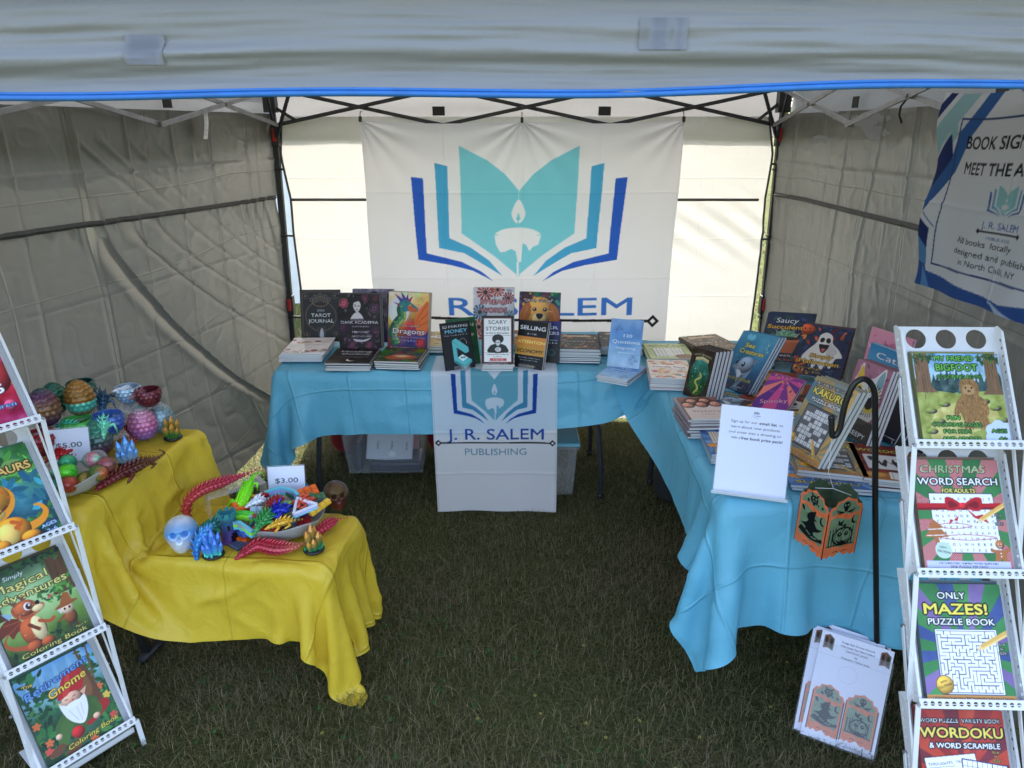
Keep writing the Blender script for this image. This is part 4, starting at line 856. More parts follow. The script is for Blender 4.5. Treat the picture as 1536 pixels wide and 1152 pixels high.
def a_magical():
    c=Cv(WB,HB,150).grad([(0,(34,52,40)),(.3,(96,150,100)),(.5,(150,190,120)),(.75,(96,130,50)),(1,(30,46,30))]); c.noise(.04,24,14)
    c.ell(52,52,30,30,(190,220,160),soft=.6,al=.7)
    tree(c,88,0,62,22,(92,62,38),3); tree(c,4,10,66,16,(84,58,36),4); c.poly([(-2,-2),(102,-2),(102,6),(70,10),(30,4),(-2,9)],(26,38,30))
    foliage(c,(0,0,100,12),70,15,((30,60,34),(44,84,44),(60,100,50)),(6,12)); foliage(c,(56,44,100,66),50,16,((70,130,50),(100,160,70),(50,104,46)),(6,12)); foliage(c,(0,104,100,130),60,17,((28,52,28),(46,84,40),(60,100,46)),(6,14))
    c.text('Simply',38,18,8,WH,(50,80,60),.7,24,.01,shear=.2); c.text('Magical',42,33,15,(232,220,130),(40,46,20),1.1,66,.02,arc=-2); c.text('Adventures',48,48,15,(232,220,130),(40,46,20),1.1,92,.02,arc=-2)
    o=(176,84,44); dk=(116,50,30); lt=(238,214,160)
    c.line([(22,110),(8,104),(2,94),(8,86)],7,o,taper=True,sm=6)
    c.blob([(26,72),(14,66),(2,74),(-4,88),(8,84),(12,92),(20,86),(28,90)],dk); c.line([(26,74),(8,72)],1,o); c.line([(26,76),(6,86)],1,o)
    c.ell(36,92,15,20,o,shade=.5); c.ell(42,92,8,17,lt,shade=.25); c.ell(30,112,9,7,o,shade=.5); c.ell(46,113,8,6,o,shade=.5); c.line([(46,84),(56,90),(62,88)],4.5,o,sm=5); c.line([(34,84),(42,94)],4.5,dk)
    c.blob([(22,56),(32,50),(44,52),(52,60),(58,64),(56,70),(44,74),(30,74),(22,66)],o); c.ell(37,61,13,10,(190,96,52),shade=.45,al=.9); c.ell(50,67,7,4.5,lt,shade=.2); c.ell(40,60,4.5,5.2,WH); c.ell(41,60.5,3.4,4.2,(60,34,16)); c.ell(42,59,1.2,1.4,WH); c.ell(52,60,2.2,3,BK)
    c.poly([(26,54),(20,44),(31,50)],(120,84,60)); c.poly([(36,51),(34,41),(42,50)],(120,84,60)); c.poly([(22,62),(10,56),(16,68)],(150,180,210)); c.dots(30,(24,54,50,108),(.4,.7),[(235,190,130)],18)
    # little figure in a pointed hat
    c.ell(80,96,8,11,(140,80,40),shade=.5); c.ell(80,84,8,7.5,(236,200,170),shade=.3); c.ell(77,84,1.3,1.7,BK); c.ell(83,84,1.3,1.7,BK); c.blob([(70,86),(69,80),(74,78),(72,88)],(210,210,200)); c.blob([(66,80),(80,74),(96,78),(82,81)],(150,84,40)); c.poly([(72,78),(82,62),(88,64),(89,77)],(160,92,44)); c.line([(73,92),(66,96)],3,(140,80,40)); c.line([(76,106),(76,112)],3,(80,50,30)); c.line([(84,106),(84,112)],3,(80,50,30))
    c.ell(66,60,1.8,1.6,(210,80,90)); c.ell(68.5,59,1.8,1.6,(210,80,90))
    c.text('Coloring Book',52,122,8.5,(226,214,110),(40,46,20),.9,80,.0,shear=.15); c.text('Ages 4+',88,114,4,(226,214,110),(40,46,20),.5,16); return c
def a_gnome():
    c=Cv(WB,HB,150).grad([(0,(100,160,220)),(.3,(130,180,200)),(.5,(60,110,80)),(1,(30,64,44))]); c.noise(.04,24,20)
    for i in range(10): x=4+i*9; c.poly([(x-4,34),(x-1,2+(i*7%9)),(x+2,-2),(x+4,12),(x+3,36)],((120,170,210),(150,195,225))[i%2],.6)
    foliage(c,(0,0,30,60),50,21,((30,84,50),(50,112,62),(24,66,44)),(8,18)); foliage(c,(0,50,100,130),130,22,((34,90,50),(56,124,60),(24,66,40),(80,140,70)),(8,18)); foliage(c,(74,0,102,130),80,23,((36,92,50),(60,128,62)),(8,16))
    for x,y in ((90,62),(94,78),(92,108),(8,108),(12,98),(60,124),(6,70)): 
        for k in range(5): a=k*1.257; c.ell(x+3*math.cos(a),y+3*math.sin(a),2.6,1.8,((224,110,60),(232,190,80),(220,80,70))[int(x)%3],rot=math.degrees(a))
    c.line([(80,0),(82,40),(84,86)],3,(120,80,50)); c.line([(94,0),(88,50)],2,(120,80,50))
    c.blob([(60,24),(82,22),(88,60),(86,88),(66,96),(58,70)],(104,66,42)); c.blob([(64,30),(78,28),(82,58),(70,70)],(132,88,56)); c.blob([(56,88),(88,80),(92,92),(62,104)],(170,40,36))
    c.blob([(40,70),(60,62),(80,72),(80,90),(60,98),(44,92)],(64,96,44)); c.blob([(36,78),(52,84),(40,98),(30,112),(20,108),(26,92)],(76,112,52)); c.blob([(50,84),(62,90),(54,108),(44,118),(38,112)],(66,100,48))
    c.blob([(8,112),(22,106),(28,112),(18,119),(6,117)],(110,70,46)); c.blob([(26,119),(42,112),(48,118),(36,126),(24,124)],(110,70,46))
    c.line([(40,74),(28,84),(24,96)],6,(70,104,48),sm=5); c.line([(76,76),(80,90),(74,96)],6,(70,104,48),sm=5); c.ell(24,97,4,4,(236,190,160),shade=.3); c.ell(73,97,4.5,4,(236,190,160),shade=.3)
    c.blob([(38,58),(48,66),(62,64),(70,62),(68,80),(58,96),(48,92),(40,78)],(240,240,244)); c.line([(46,72),(52,90)],.7,(190,195,205)); c.line([(56,72),(56,92)],.7,(190,195,205)); c.line([(62,70),(60,86)],.7,(190,195,205))
    c.ell(54,58,12,9,(238,184,156),shade=.3); c.ell(53,61,3.2,2.8,(230,140,120),shade=.4); c.line([(46,57),(50,57.6)],.9,(90,50,40)); c.line([(56,57),(60,56.5)],.9,(90,50,40)); c.blob([(44,66),(53,63),(64,65),(58,70),(48,70)],(246,246,250)); c.poly([(66,56),(76,52),(70,62)],(232,176,150)); c.poly([(42,58),(36,56),(42,63)],(232,176,150))
    c.blob([(42,54),(40,48),(58,22),(72,22),(78,34),(70,52),(56,50)],(190,36,38)); c.blob([(46,50),(58,28),(62,30),(54,50)],(216,60,54))
    c.ell(46,104,8,8,(200,40,44),shade=.4)
    c.text('The',14,18,7,(246,226,110),(90,60,20),.6,12,.02); c.text('Retirement',48,28,14,(110,165,230),(30,50,110),1,84,.03,rot=-9,shear=.2); c.text('Gnome',56,43,15,(248,218,90),(110,60,20),1,50,.03,rot=-9,shear=.2)
    c.text('Coloring Book',62,118,9,(246,226,90),(70,60,20),.8,68,.0,rot=-4,shear=.25); return c
# ---- back table
def a_tarot():
    c=Cv(WB,HB,84,(24,21,20)); g=(150,120,84)
    for q in (4,7): c.line([(q,q),(100-q,q),(100-q,129-q),(q,129-q),(q,q)],.6,g)
    for r_ in (38,36): 
        a=np.linspace(0,2*PI,50); c.line(np.c_[50+r_*np.cos(a),66+r_*np.sin(a)],.7,g)
    for i in range(5): a=R(-64+i*32); c.ell(50+20*math.sin(a),32-14*math.cos(a),6,8.5,(96,86,80),rot=-64+i*32); c.ell(50+20*math.sin(a),32-14*math.cos(a),4,6,(44,40,40),rot=-64+i*32); c.ell(50+20*math.sin(a),32-14*math.cos(a),1.6,2.2,g)
    a=np.linspace(.2,PI-.2,20); c.line(np.c_[50+20*np.cos(a),30+12*np.sin(a)],1.4,g)
    for x,y in ((14,16),(86,16),(14,112),(86,112)): c.ell(x,y,7,7,g); c.ell(x,y,6.2,6.2,(24,21,20)); c.ell(x,y,2,2,g)
    c.text('2025',50,54,7,WH,None,0,18); c.text('TAROT',50,68,12.5,WH,None,0,48,.02); c.text('JOURNAL',50,82,12.5,WH,None,0,62,.02)
    c.poly([(41,92),(60,92),(60,122),(41,122)],(70,66,66)); c.poly([(43,94),(58,94),(58,120),(43,120)],(34,34,38)); c.blob([(47,102),(54,100),(55,118),(46,118)],(190,190,196)); c.ell(51,99,3,3,(210,180,160)); return c
def portrait(c,x,y,k,skin=(214,206,208),hair=(26,20,28)):
    c.blob([(x-13*k,y+4*k),(x-10*k,y-14*k),(x+2*k,y-20*k),(x+13*k,y-12*k),(x+15*k,y+8*k),(x+18*k,y+30*k),(x+4*k,y+34*k),(x-16*k,y+30*k)],hair)
    c.blob([(x-7*k,y+16*k),(x+4*k,y+14*k),(x+12*k,y+30*k),(x-14*k,y+30*k)],skin); c.blob([(x-8*k,y-6*k),(x,y-11*k),(x+7*k,y-5*k),(x+6*k,y+6*k),(x,y+13*k),(x-6*k,y+7*k)],skin)
    c.line([(x-5*k,y),(x-1.5*k,y+.6*k)],1.4*k,BK); c.line([(x+2*k,y+.6*k),(x+5*k,y)],1.4*k,BK); c.ell(x,y+8*k,2.2*k,.9*k,(150,40,60)); c.line([(x,y+1*k),(x-.8*k,y+5*k)],.5*k,(150,130,140)); c.line([(x-6*k,y-3*k),(x-1.5*k,y-3.4*k)],.8*k,(60,40,50)); c.blob([(x-10*k,y-10*k),(x,y-16*k),(x+2*k,y-9*k),(x-6*k,y-6*k),(x-9*k,y+6*k)],hair)
def rose(c,x,y,r_,col):
    for i in range(7): a=i*.9; c.ell(x+r_*.5*math.cos(a),y+r_*.5*math.sin(a),r_*.62,r_*.45,tuple(np.array(col)*(.6+.1*(i%4))),rot=math.degrees(a))
    c.ell(x,y,r_*.45,r_*.4,tuple(np.array(col)*1.15)); c.ell(x,y,r_*.2,r_*.2,tuple(np.array(col)*.6))
def a_darkac():
    c=Cv(WB,HB,96,(26,20,26)); c.noise(.05,16,3); foliage(c,(0,0,100,60),60,31,((50,60,56),(60,44,60),(40,50,50),(90,80,90)),(6,14)); foliage(c,(0,66,100,130),70,32,((80,54,84),(50,40,60),(104,70,100),(40,36,50)),(6,16))
    for x,y,r_,k in ((16,22,11,(190,84,110)),(64,12,10,(110,50,80)),(86,34,12,(96,60,90)),(90,10,8,(90,40,60)),(10,78,9,(150,70,110)),(88,84,9,(130,70,110)),(30,120,9,(110,60,90)),(70,120,9,(120,60,84))): rose(c,x,y,r_,k)
    portrait(c,46,28,1.15); c.poly([(0,60),(100,56),(100,88),(0,92)],(40,28,42),.65)
    c.text('DARK ACADEMIA',50,70,9.5,(236,232,238),(30,20,30),.5,86,.01); c.text('COLORING BOOK',52,78,4.4,(220,214,222),None,0,40); c.text('MIDNIGHT',52,92,7,(220,210,222),None,0,40); c.text('APOTHECARY',54,102,7,(220,210,222),None,0,48); c.blob([(34,106),(54,108),(74,104),(60,112),(40,112)],(200,190,200)); return c
def a_gothic():
    c=Cv(WB,HB,84,(120,112,130)); c.noise(.06,24,5)
    for x in (4,30,58,84):
        for y in (6,40,76): c.poly([(x,y+26),(x,y+8),(x+6,y),(x+12,y+8),(x+12,y+26)],(62,56,74)); c.line([(x,y+26),(x,y+8),(x+6,y),(x+12,y+8),(x+12,y+26)],1,(176,170,186)); c.line([(x+6,y+2),(x+6,y+26)],.7,(150,146,160))
    portrait(c,52,32,1.3,(206,198,206),(30,24,34)); c.blob([(36,60),(70,60),(84,130),(22,130)],(70,72,110)); c.noise(.12,18,6); return c
def a_dragons():
    c=Cv(WB,HB,96).grad([(0,(226,222,226)),(.35,(240,200,110)),(.6,(180,60,40)),(.8,(60,40,110)),(1,(40,26,80))],70); c.noise(.05,36,7,mono=False)
    c.ell(26,44,26,32,(214,222,236),al=.85); c.dots(40,(40,4,96,40),(.4,1.3),[(226,150,40),(200,90,40),(240,200,90)],8)
    c.blob([(66,62),(84,32),(98,20),(101,60),(96,92),(78,100),(70,84)],(226,110,36)); 
    for a,b in (((68,70),(96,24)),((70,74),(99,46)),((72,80),(99,66)),((74,88),(97,88))): c.line([a,b],1.2,(150,50,24))
    gs=[(20,116),(12,96),(22,74),(34,58),(32,40),(38,28)]
    c.line(gs,22,(30,84,60),sm=8); c.line(np.array(gs)+(4,0),13,(56,130,80),sm=8); c.line(np.array(gs)+(8,1),6,(160,176,90),sm=8)
    c.blob([(28,22),(44,14),(56,24),(72,36),(74,43),(64,46),(50,44),(38,46),(30,38)],(40,120,130)); c.blob([(50,30),(64,36),(73,42),(62,45),(50,42)],(210,90,50)); c.ell(54,30,2.4,2,(250,220,90)); c.ell(54,30,.9,1.4,BK)
    for p in (((30,24),(14,4),(38,18)),((36,20),(30,-2),(44,15)),((42,18),(48,2),(50,19)),((28,34),(12,24),(28,28)),((46,20),(60,8),(54,24))): c.poly(p,((70,60,140),(150,40,100),(40,110,150))[p[0][0]%3])
    for i in range(14): t=i/13; q=np.array(gs)[min(5,int(t*5.99))]; c.ell(q[0]+6*math.sin(i*2.1),q[1]+5*math.cos(i*1.7),2.4,2,((90,160,90),(30,90,110),(180,180,80))[i%3],al=.7)
    rose(c,82,116,12,(200,40,60)); c.text('Fantasy Legends',50,80,6,(240,225,200),(80,30,40),.5,56); c.text('Dragons',52,97,17,WH,(60,20,60),.9,78,.01); c.text('Epic Fantasy Creatures',52,107,6,(190,190,226),(40,26,80),.4,80); c.text('Coloring Book',50,115,6.5,(190,190,226),(40,26,80),.4,46); return c
def a_money():
    c=Cv(W6,H6,72,(20,22,26)); t=(96,190,196); d=(52,130,140)
    c.text('3D PRINTING',48,18,11.5,WH,None,0,84,.03); c.text('MONEY',50,34,15,(120,196,226),None,0,74,.03); c.text('The Beginner Guide to Earning with a 3D Printer',48,43,5,WH,None,0,80,.01)
    c.poly([(32,58),(46,52),(46,118),(32,126)],d); c.poly([(32,58),(46,52),(84,84),(84,92),(72,94)],t); c.poly([(32,60),(72,92),(84,90),(84,98),(72,102),(44,80),(44,116),(32,126)],t)
    c.poly([(34,118),(60,104),(90,124),(64,142)],t); c.poly([(34,118),(64,142),(64,150),(34,128)],d); c.poly([(64,142),(90,124),(90,132),(64,150)],(74,160,168)); c.poly([(46,112),(62,104),(78,116),(60,126)],(226,236,240)); c.ell(58,114,4,2.6,d); c.ell(66,114,4,2.6,d)
    a=np.linspace(-.4,PI+.3,20); c.line(np.c_[68+12*np.cos(a),68-14*np.sin(a)],1,(190,196,200)); c.text('J. R. SALEM',62,148,5.4,WH,None,0,30,.02); return c
def a_scary():
    c=Cv(W6,H6,84,(16,14,16)); c.poly([(7,8),(93,8),(93,146),(7,146)],(196,90,70)); c.poly([(8.5,9.5),(91.5,9.5),(91.5,144.5),(8.5,144.5)],(238,238,240))
    c.text('SCARY',50,26,16,BK,None,0,56,.01); c.text('STORIES',50,46,16,BK,None,0,72,.01); c.text('to Tell in Wintertime',50,57,7,BK,None,0,72,.02); c.line([(9,62),(91,62)],.7,BK); c.line([(9,116),(91,116)],.7,BK)
    c.blob([(22,115),(24,98),(36,90),(50,88),(66,90),(78,98),(80,115)],BK); c.ell(51,78,13,12,(22,20,22))
    for i in range(22): a=i*.29; c.ell(51+14*math.cos(a),73+11*math.sin(a),4,4,BK)
    c.blob([(44,80),(51,76),(58,80),(57,90),(51,95),(45,90)],(214,210,210)); c.ell(48,84,1.6,1.2,BK); c.ell(54,84,1.6,1.2,BK); c.blob([(42,104),(50,98),(60,102),(58,112),(46,112)],(220,216,216)); c.line([(47,102),(48,110)],.8,BK); c.line([(52,101),(53,110)],.8,BK)
    c.text('A Collection of Twelve Chilling Tales',50,123,5,BK,None,0,70); c.text('for Winter',50,130,5,BK,None,0,26); c.poly([(26,134),(78,134),(78,142),(26,142)],(190,52,50)); c.text('A NOVEL',52,140.5,6,WH,None,0,34); return c
def a_selling():
    c=Cv(W6,H6,72,(22,24,30)); c.poly([(0,50),(100,50),(100,80),(0,80)],(214,140,66)); c.poly([(0,80),(100,80),(100,108),(0,108)],(204,150,66))
    c.text('SELLING',50,28,18,WH,None,0,86,.04); c.text('IN THE',50,44,8,WH,None,0,30,.03); c.text('ATTENTION',50,71,13,(246,226,120),None,0,92,.04); c.text('ECONOMY',50,100,15,(24,24,28),None,0,88,.03); c.text('How to Capture the Scarcest Resource',50,118,5,WH,None,0,72); c.text('and Turn It Into Success',50,126,5,WH,None,0,60); c.text('J. R. SALEM',50,145,7,(226,160,90),None,0,52,.03); return c
def a_swear():
    c=Cv(WB,HB,80,(206,204,208)); foliage(c,(0,0,100,130),40,41,((180,176,180),(150,150,156),(226,226,226)),(8,18))
    for x,y,r_,k in ((30,12,20,(176,70,60)),(60,6,16,(200,90,70)),(86,26,14,(160,60,60)),(16,60,18,(70,110,140)),(14,96,18,(190,90,60)),(88,70,14,(90,130,150)),(30,124,16,(180,60,60)),(80,120,16,(190,100,80))):
        for i in range(12): a=i*PI/6; c.poly([(x,y),(x+r_*math.cos(a-.18),y+r_*math.sin(a-.18)),(x+r_*1.1*math.cos(a),y+r_*1.1*math.sin(a)),(x+r_*math.cos(a+.18),y+r_*math.sin(a+.18))],tuple(np.array(k)*(.75+.3*(i%2)))); 
        c.ell(x,y,r_*.25,r_*.25,(60,40,40))
    c.text('SWEAR',50,40,15,(220,150,150),(70,24,30),1.4,64,.03); c.text('WORDS',50,60,15,(220,150,150),(70,24,30),1.4,64,.03); return c
def a_golden():
    c=Cv(WB,HB,96,(34,44,80)); c.noise(.05,60,9,3,mono=False); c.dots(90,(0,0,100,130),(1,5),[(220,170,40),(40,120,160),(190,50,60),(60,160,120),(60,40,110),(230,200,60)],10,.8)
    c.blob([(8,130),(20,70),(50,56),(82,70),(96,130)],(190,120,40)); c.noise(.1,24,11,box=(8,60,96,129))
    f=(214,150,62); c.blob([(20,46),(28,20),(50,12),(72,20),(82,46),(76,72),(60,90),(40,90),(26,72)],f); c.ell(50,48,30,34,(224,164,76),al=.8,shade=.4)
    c.blob([(24,26),(8,38),(2,62),(12,76),(24,66),(30,44)],(176,100,34)); c.blob([(76,26),(93,38),(98,62),(88,76),(76,66),(71,44)],(176,100,34)); c.line([(22,36),(10,66)],2,(214,140,60),.7); c.line([(79,36),(90,66)],2,(214,140,60),.7)
    c.ell(38,42,5,4.6,(60,30,14)); c.ell(63,42,5,4.6,(60,30,14)); c.ell(37,40.6,1.4,1.4,WH); c.ell(62,40.6,1.4,1.4,WH); c.ell(50,64,17,14,(240,206,140),shade=.25); c.blob([(42,54),(50,51),(59,54),(56,62),(50,65),(45,62)],(36,26,30)); c.line([(50,64),(50,72)],1.2,(60,36,30)); c.blob([(36,70),(50,74),(65,70),(60,84),(50,88),(41,84)],(60,24,28)); c.blob([(43,76),(50,74),(58,76),(56,96),(50,100),(45,96)],(226,110,120))
    for i in range(26): a=i*.7; c.line([(50+20*math.cos(a),46+26*math.sin(a)),(50+31*math.cos(a),46+38*math.sin(a))],1,((240,190,100),(160,90,30),(200,80,50))[i%3],.6)
    c.text('"Oh My Golden!"',47,24,8.5,WH,(60,40,20),.8,70,.03); return c
def a_blue_rs():
    c=Cv(W6,H6,60).grad([(0,(34,40,120)),(.45,(24,26,70)),(.5,(14,14,24)),(1,(14,14,20))]); c.text('PAPER',50,28,15,WH,None,0,80,.03); c.text('TRADERS',50,48,15,WH,None,0,88,.03); c.text('A Practical Guide',50,70,7,WH,None,0,80); c.text('to Daily Life',60,80,7,WH,None,0,60); c.ell(72,112,12,12,(40,90,90)); c.ell(72,112,9,9,(20,30,40)); return c
def a_120q():
    c=Cv(W6,H6,84).grad([(0,(130,168,214)),(.3,(100,150,212)),(.6,(140,184,226)),(1,(176,206,234))]); c.noise(.03,22,12); c.ell(50,60,40,26,(84,140,206),soft=.7,al=.6)
    for x,y in ((26,24),(34,32),(20,34),(78,116),(70,124),(86,128),(76,136)):
        for i in range(6): a=i*PI/3; c.line([(x,y),(x+7*math.cos(a),y+7*math.sin(a))],.9,(70,90,150),.8)
    c.text('120',56,56,13,WH,None,0,26); c.text('Questions',52,76,15,WH,None,0,84); c.text('Integrating',52,93,10,WH,None,0,60,shear=.25); c.text('Jasmine Carmen',56,106,6,WH,None,0,48); return c
def a_green3d():
    c=Cv(W6,H6,40,(34,84,54)); c.noise(.05,20,13); c.text('GARDEN',50,30,14,(230,220,180),None,0,80,.02); c.text('PLANNER',50,60,12,(230,220,180),None,0,80,.02); return c
# ---- tops of lying stacks
def a_floral(t1='Sunny Days',seed=1,bg=(236,226,222),w=WB,h=HB,c1=(190,110,100)):
    c=Cv(w,h,64,bg); c.noise(.04,14,seed)
    for i in range(9): rose(c,(i*31+9*seed)%100,(20 if i%2 else c.YM-30)+(i*17%24),6+i%4,((216,150,140),(230,190,150),(190,110,110))[i%3])
    foliage(c,(0,c.YM*.7,100,c.YM),18,seed,((150,170,140),(190,150,130)),(6,12)); c.text(t1,54,c.YM*.34,14,c1,None,0,74,.01,shear=.15); c.text('a journal of small joys',54,c.YM*.50,6,(120,100,100),None,0,60); return c
def a_healing():
    c=Cv(WB,HB,70,(30,24,22)); c.noise(.05,10,15); c.text('Healing',52,34,18,WH,None,0,70,.01,shear=.1); c.text('Shadow',54,54,18,WH,None,0,66,.01,shear=.1); c.text('A Shadow Work Journal and Workbook',50,72,6.5,(210,200,190),None,0,84); c.text('for Gentle Healing',50,81,6.5,(210,200,190),None,0,50)
    c.ell(52,98,10,10,(232,226,214)); c.ell(55,95,9,9,(30,24,22)); c.text('With Weekly Prompts and Questions',50,123,5,(200,180,160),None,0,90); c.leaves(14,(10,8,90,20),(4,9),[(120,100,80)],3); return c
def a_dragon_garden():
    c=Cv(WB,HB,70,(70,80,50)); c.noise(.06,50,16,4,mono=False); foliage(c,(0,20,100,130),60,42,((60,100,50),(110,130,60),(150,70,40),(90,50,40)),(8,18)); c.blob([(20,90),(50,70),(86,84),(70,106),(30,108)],(170,80,50)); c.ell(54,84,16,8,(220,200,160),soft=.5); c.poly([(0,0),(100,0),(100,18),(0,18)],(110,40,30)); c.text('Dragons',46,14,14,WH,(60,20,20),.8,70,.02); return c
def a_mandala(bg=(60,44,34),seed=1,t='MANDALAS',cols=((190,90,50),(90,120,60),(220,170,110),(150,50,40))):
    c=Cv(WB,HB,70,bg); c.noise(.08,26,seed); foliage(c,(4,4,96,50),50,seed,cols,(6,14)); foliage(c,(4,74,96,126),50,seed+1,cols,(6,14)); c.poly([(20,12),(80,12),(86,24),(14,24)],(236,200,160),.8); c.text(t,50,66,12,(240,230,214),(40,24,16),.8,82,.02); c.text('Coloring Book',50,112,7,(240,226,180),(40,24,16),.5,60); return c
def a_doodle(seed=1,bg=(240,226,214),cols=((230,130,110),(240,180,90),(120,170,190),(220,110,150),(250,210,160)),t='Doodle Time',w=WB,h=HB):
    c=Cv(w,h,72,bg); r=np.random.default_rng(seed)
    for i in range(70):
        x,y=r.uniform(4,96),r.uniform(4,c.YM-4); k=cols[r.integers(len(cols))]; c.blob([(x+6*math.cos(a)*r.uniform(.6,1.5),y+5*math.sin(a)*r.uniform(.6,1.5)) for a in np.arange(0,2*PI,1.0)],k,.9); c.line(spline([(x+5*math.cos(a),y+4*math.sin(a)) for a in np.arange(0,2*PI,1.2)],4),.5,(90,60,60),.7)
    c.poly([(8,c.YM*.3),(92,c.YM*.3),(92,c.YM*.47),(8,c.YM*.47)],(246,240,236)); c.text(t,50,c.YM*.43,13,(150,80,80),None,0,76,.03); return c
def a_green():
    c=Cv(WB,HB,72,(196,206,150)); c.noise(.03,16,19); c.poly([(16,40),(84,40),(84,110),(16,110)],(238,236,228)); c.line([(16,40),(84,40),(84,110),(16,110),(16,40)],.8,(70,80,50))
    for i in range(9): c.line([(16,40+i*7.8),(84,40+i*7.8)],.4,(120,120,110)); c.line([(16+i*8.5,40),(16+i*8.5,110)],.4,(120,120,110))
    c.leaves(16,(4,4,96,36),(6,12),[(110,140,70),(150,120,80)],6); c.text('Garden Puzzles',50,26,11,(70,84,40),None,0,80,.02); c.blob([(60,100),(90,92),(98,120),(66,126)],(150,110,90)); return c
# ---- right table
def a_adventure():
    c=Cv(W6,H6,84,(60,44,34)); c.noise(.06,20,21); c.leaves(30,(0,0,14,150),(5,10),[(50,70,46),(80,60,40)],4); c.leaves(30,(86,0,100,150),(5,10),[(50,70,46),(80,60,40)],5)
    a=np.linspace(0,2*PI,60); c.poly(np.c_[50+38*np.cos(a),84+58*np.sin(a)],lambda X,Y:np.stack([np.interp(Y,[26,80,142],v) for v in ([70,30,60],[150,90,90],[140,70,30])],-1)); c.noise(.06,24,22,box=(12,26,88,142))
    c.leaves(46,(16,100,84,138),(6,12),[(40,90,50),(80,130,50),(30,70,50)],6); c.line([(44,136),(56,118),(40,100),(60,84),(50,70)],6,(200,190,90),sm=8); c.poly([(50,46),(44,72),(58,72)],(50,110,100)); c.poly([(30,56),(24,76),(38,76)],(50,120,104)); c.poly([(70,54),(64,76),(78,76)],(60,130,110)); c.dots(16,(20,40,80,130),(1,2.4),[(140,190,160),(210,220,150)],7)
    c.text('ADVENTURE AWAITS',50,22,9,(220,214,170),None,0,72,.01,arc=5); c.poly([(22,30),(50,24),(78,30),(78,40),(50,34),(22,40)],(216,204,150)); c.text('and the tale begins',50,34,5,(70,50,30),None,0,50,arc=5); return c
def a_sea():
    c=Cv(WB,HB,104).grad([(0,(76,150,180)),(.4,(46,120,156)),(.75,(30,80,116)),(1,(26,44,66))]); c.noise(.03,18,23); c.dots(50,(0,20,100,100),(.4,1.2),[(130,190,210),(90,160,190)],8,.7)
    c.blob([(20,8),(26,4),(31,8),(36,4),(42,9),(40,16),(22,16)],(100,180,205)); c.text('J. R. Salem',31,19,3.4,(200,225,235),None,0,18)
    y=(226,206,96); o=(30,50,50); c.text('Sea',40,34,14,y,o,1,26,.02); c.text('Creatures',52,48,14,y,o,1,66,.02)
    for (a,b) in (((78,10),(84,22)),((88,16),(84,30)),((80,26),(90,36))): c.line([a,b],1.6,(110,160,170)); c.ell(*b,2,2,(150,190,150))
    g=(120,142,166); c.blob([(30,74),(36,60),(52,54),(68,60),(74,76),(72,96),(62,112),(56,124),(50,120),(52,108),(42,96),(32,88),(22,82),(24,76)],g); c.ell(54,72,20,18,(140,162,184),al=.9,shade=.5); c.blob([(36,84),(50,88),(58,100),(54,114),(46,100)],(206,216,226)); c.poly([(66,60),(82,54),(76,70)],(96,118,142)); c.blob([(54,96),(62,96),(58,114),(52,112)],(92,114,140)); c.blob([(52,118),(60,120),(66,128),(44,128)],(96,118,142)); c.ell(47,72,4.6,5.4,(20,24,34)); c.ell(45.6,70,1.6,2,WH); c.ell(28,70,2.2,3.6,(20,24,34)); c.ell(38,80,3,2,(226,150,160),al=.7); c.line([(24,82),(32,86),(42,84)],.8,(70,86,110),sm=4)
    c.blob([(8,96),(18,90),(24,98),(16,106),(10,104)],(200,160,80)); c.leaves(26,(0,100,30,128),(6,12),[(90,50,60),(60,40,60),(130,70,60)],9); c.leaves(22,(66,104,100,128),(6,12),[(60,60,90),(90,60,80)],10); c.text('Coloring Book',46,107,11,(206,190,110),o,.9,86,.01); c.text('J. R. Salem',62,122,4.5,WH,None,0,26); return c
def a_succ():
    c=Cv(WB,HB,96,(34,48,78)); foliage(c,(0,0,100,130),90,51,((40,70,110),(30,52,84),(50,90,80),(36,60,60)),(10,20))
    for i in range(14): a=-PI*.95+i*PI*.9/13; L=34 if i%2 else 26; d=np.array([math.cos(a),math.sin(a)]); e=np.array([-d[1],d[0]]); p=np.array([50,72]); c.poly([p-e*5,p+d*L*.6-e*7,p+d*L,p+d*L*.6+e*7,p+e*5],((110,160,130),(80,130,104),(150,180,150))[i%3]); c.line([p,p+d*L*.9],.6,(40,70,60)); c.ell(*(p+d*L),1.5,1.5,(190,90,110))
    c.poly([(22,70),(80,70),(72,104),(30,104)],(178,98,66)); c.poly([(18,66),(84,66),(82,76),(20,76)],(200,116,78)); c.poly([(26,76),(40,76),(38,104),(32,104)],(206,130,92),.6); c.ell(51,66,30,5,(60,44,38))
    for i in range(9): a=-PI+i*PI/8; d=np.array([math.cos(a),math.sin(a)*.7]); c.poly([(51,64),(51+d[0]*20-3,62+d[1]*16),(51+d[0]*28,62+d[1]*22),(51+d[0]*20+3,62+d[1]*16)],((120,170,140),(90,140,110))[i%2])
    c.text('Saucy',46,26,18,WH,(30,34,40),1,48,.01,shear=.15); c.text('Succulents',48,42,15,(232,178,66),(50,34,14),1.1,84,.03,shear=.08); c.text('Plants with',40,113,8.5,WH,(60,30,24),.8,56,.02); c.text('Sarcastic Sayings',50,123,8,(210,110,60),(60,30,24),.7,80,.02); return c
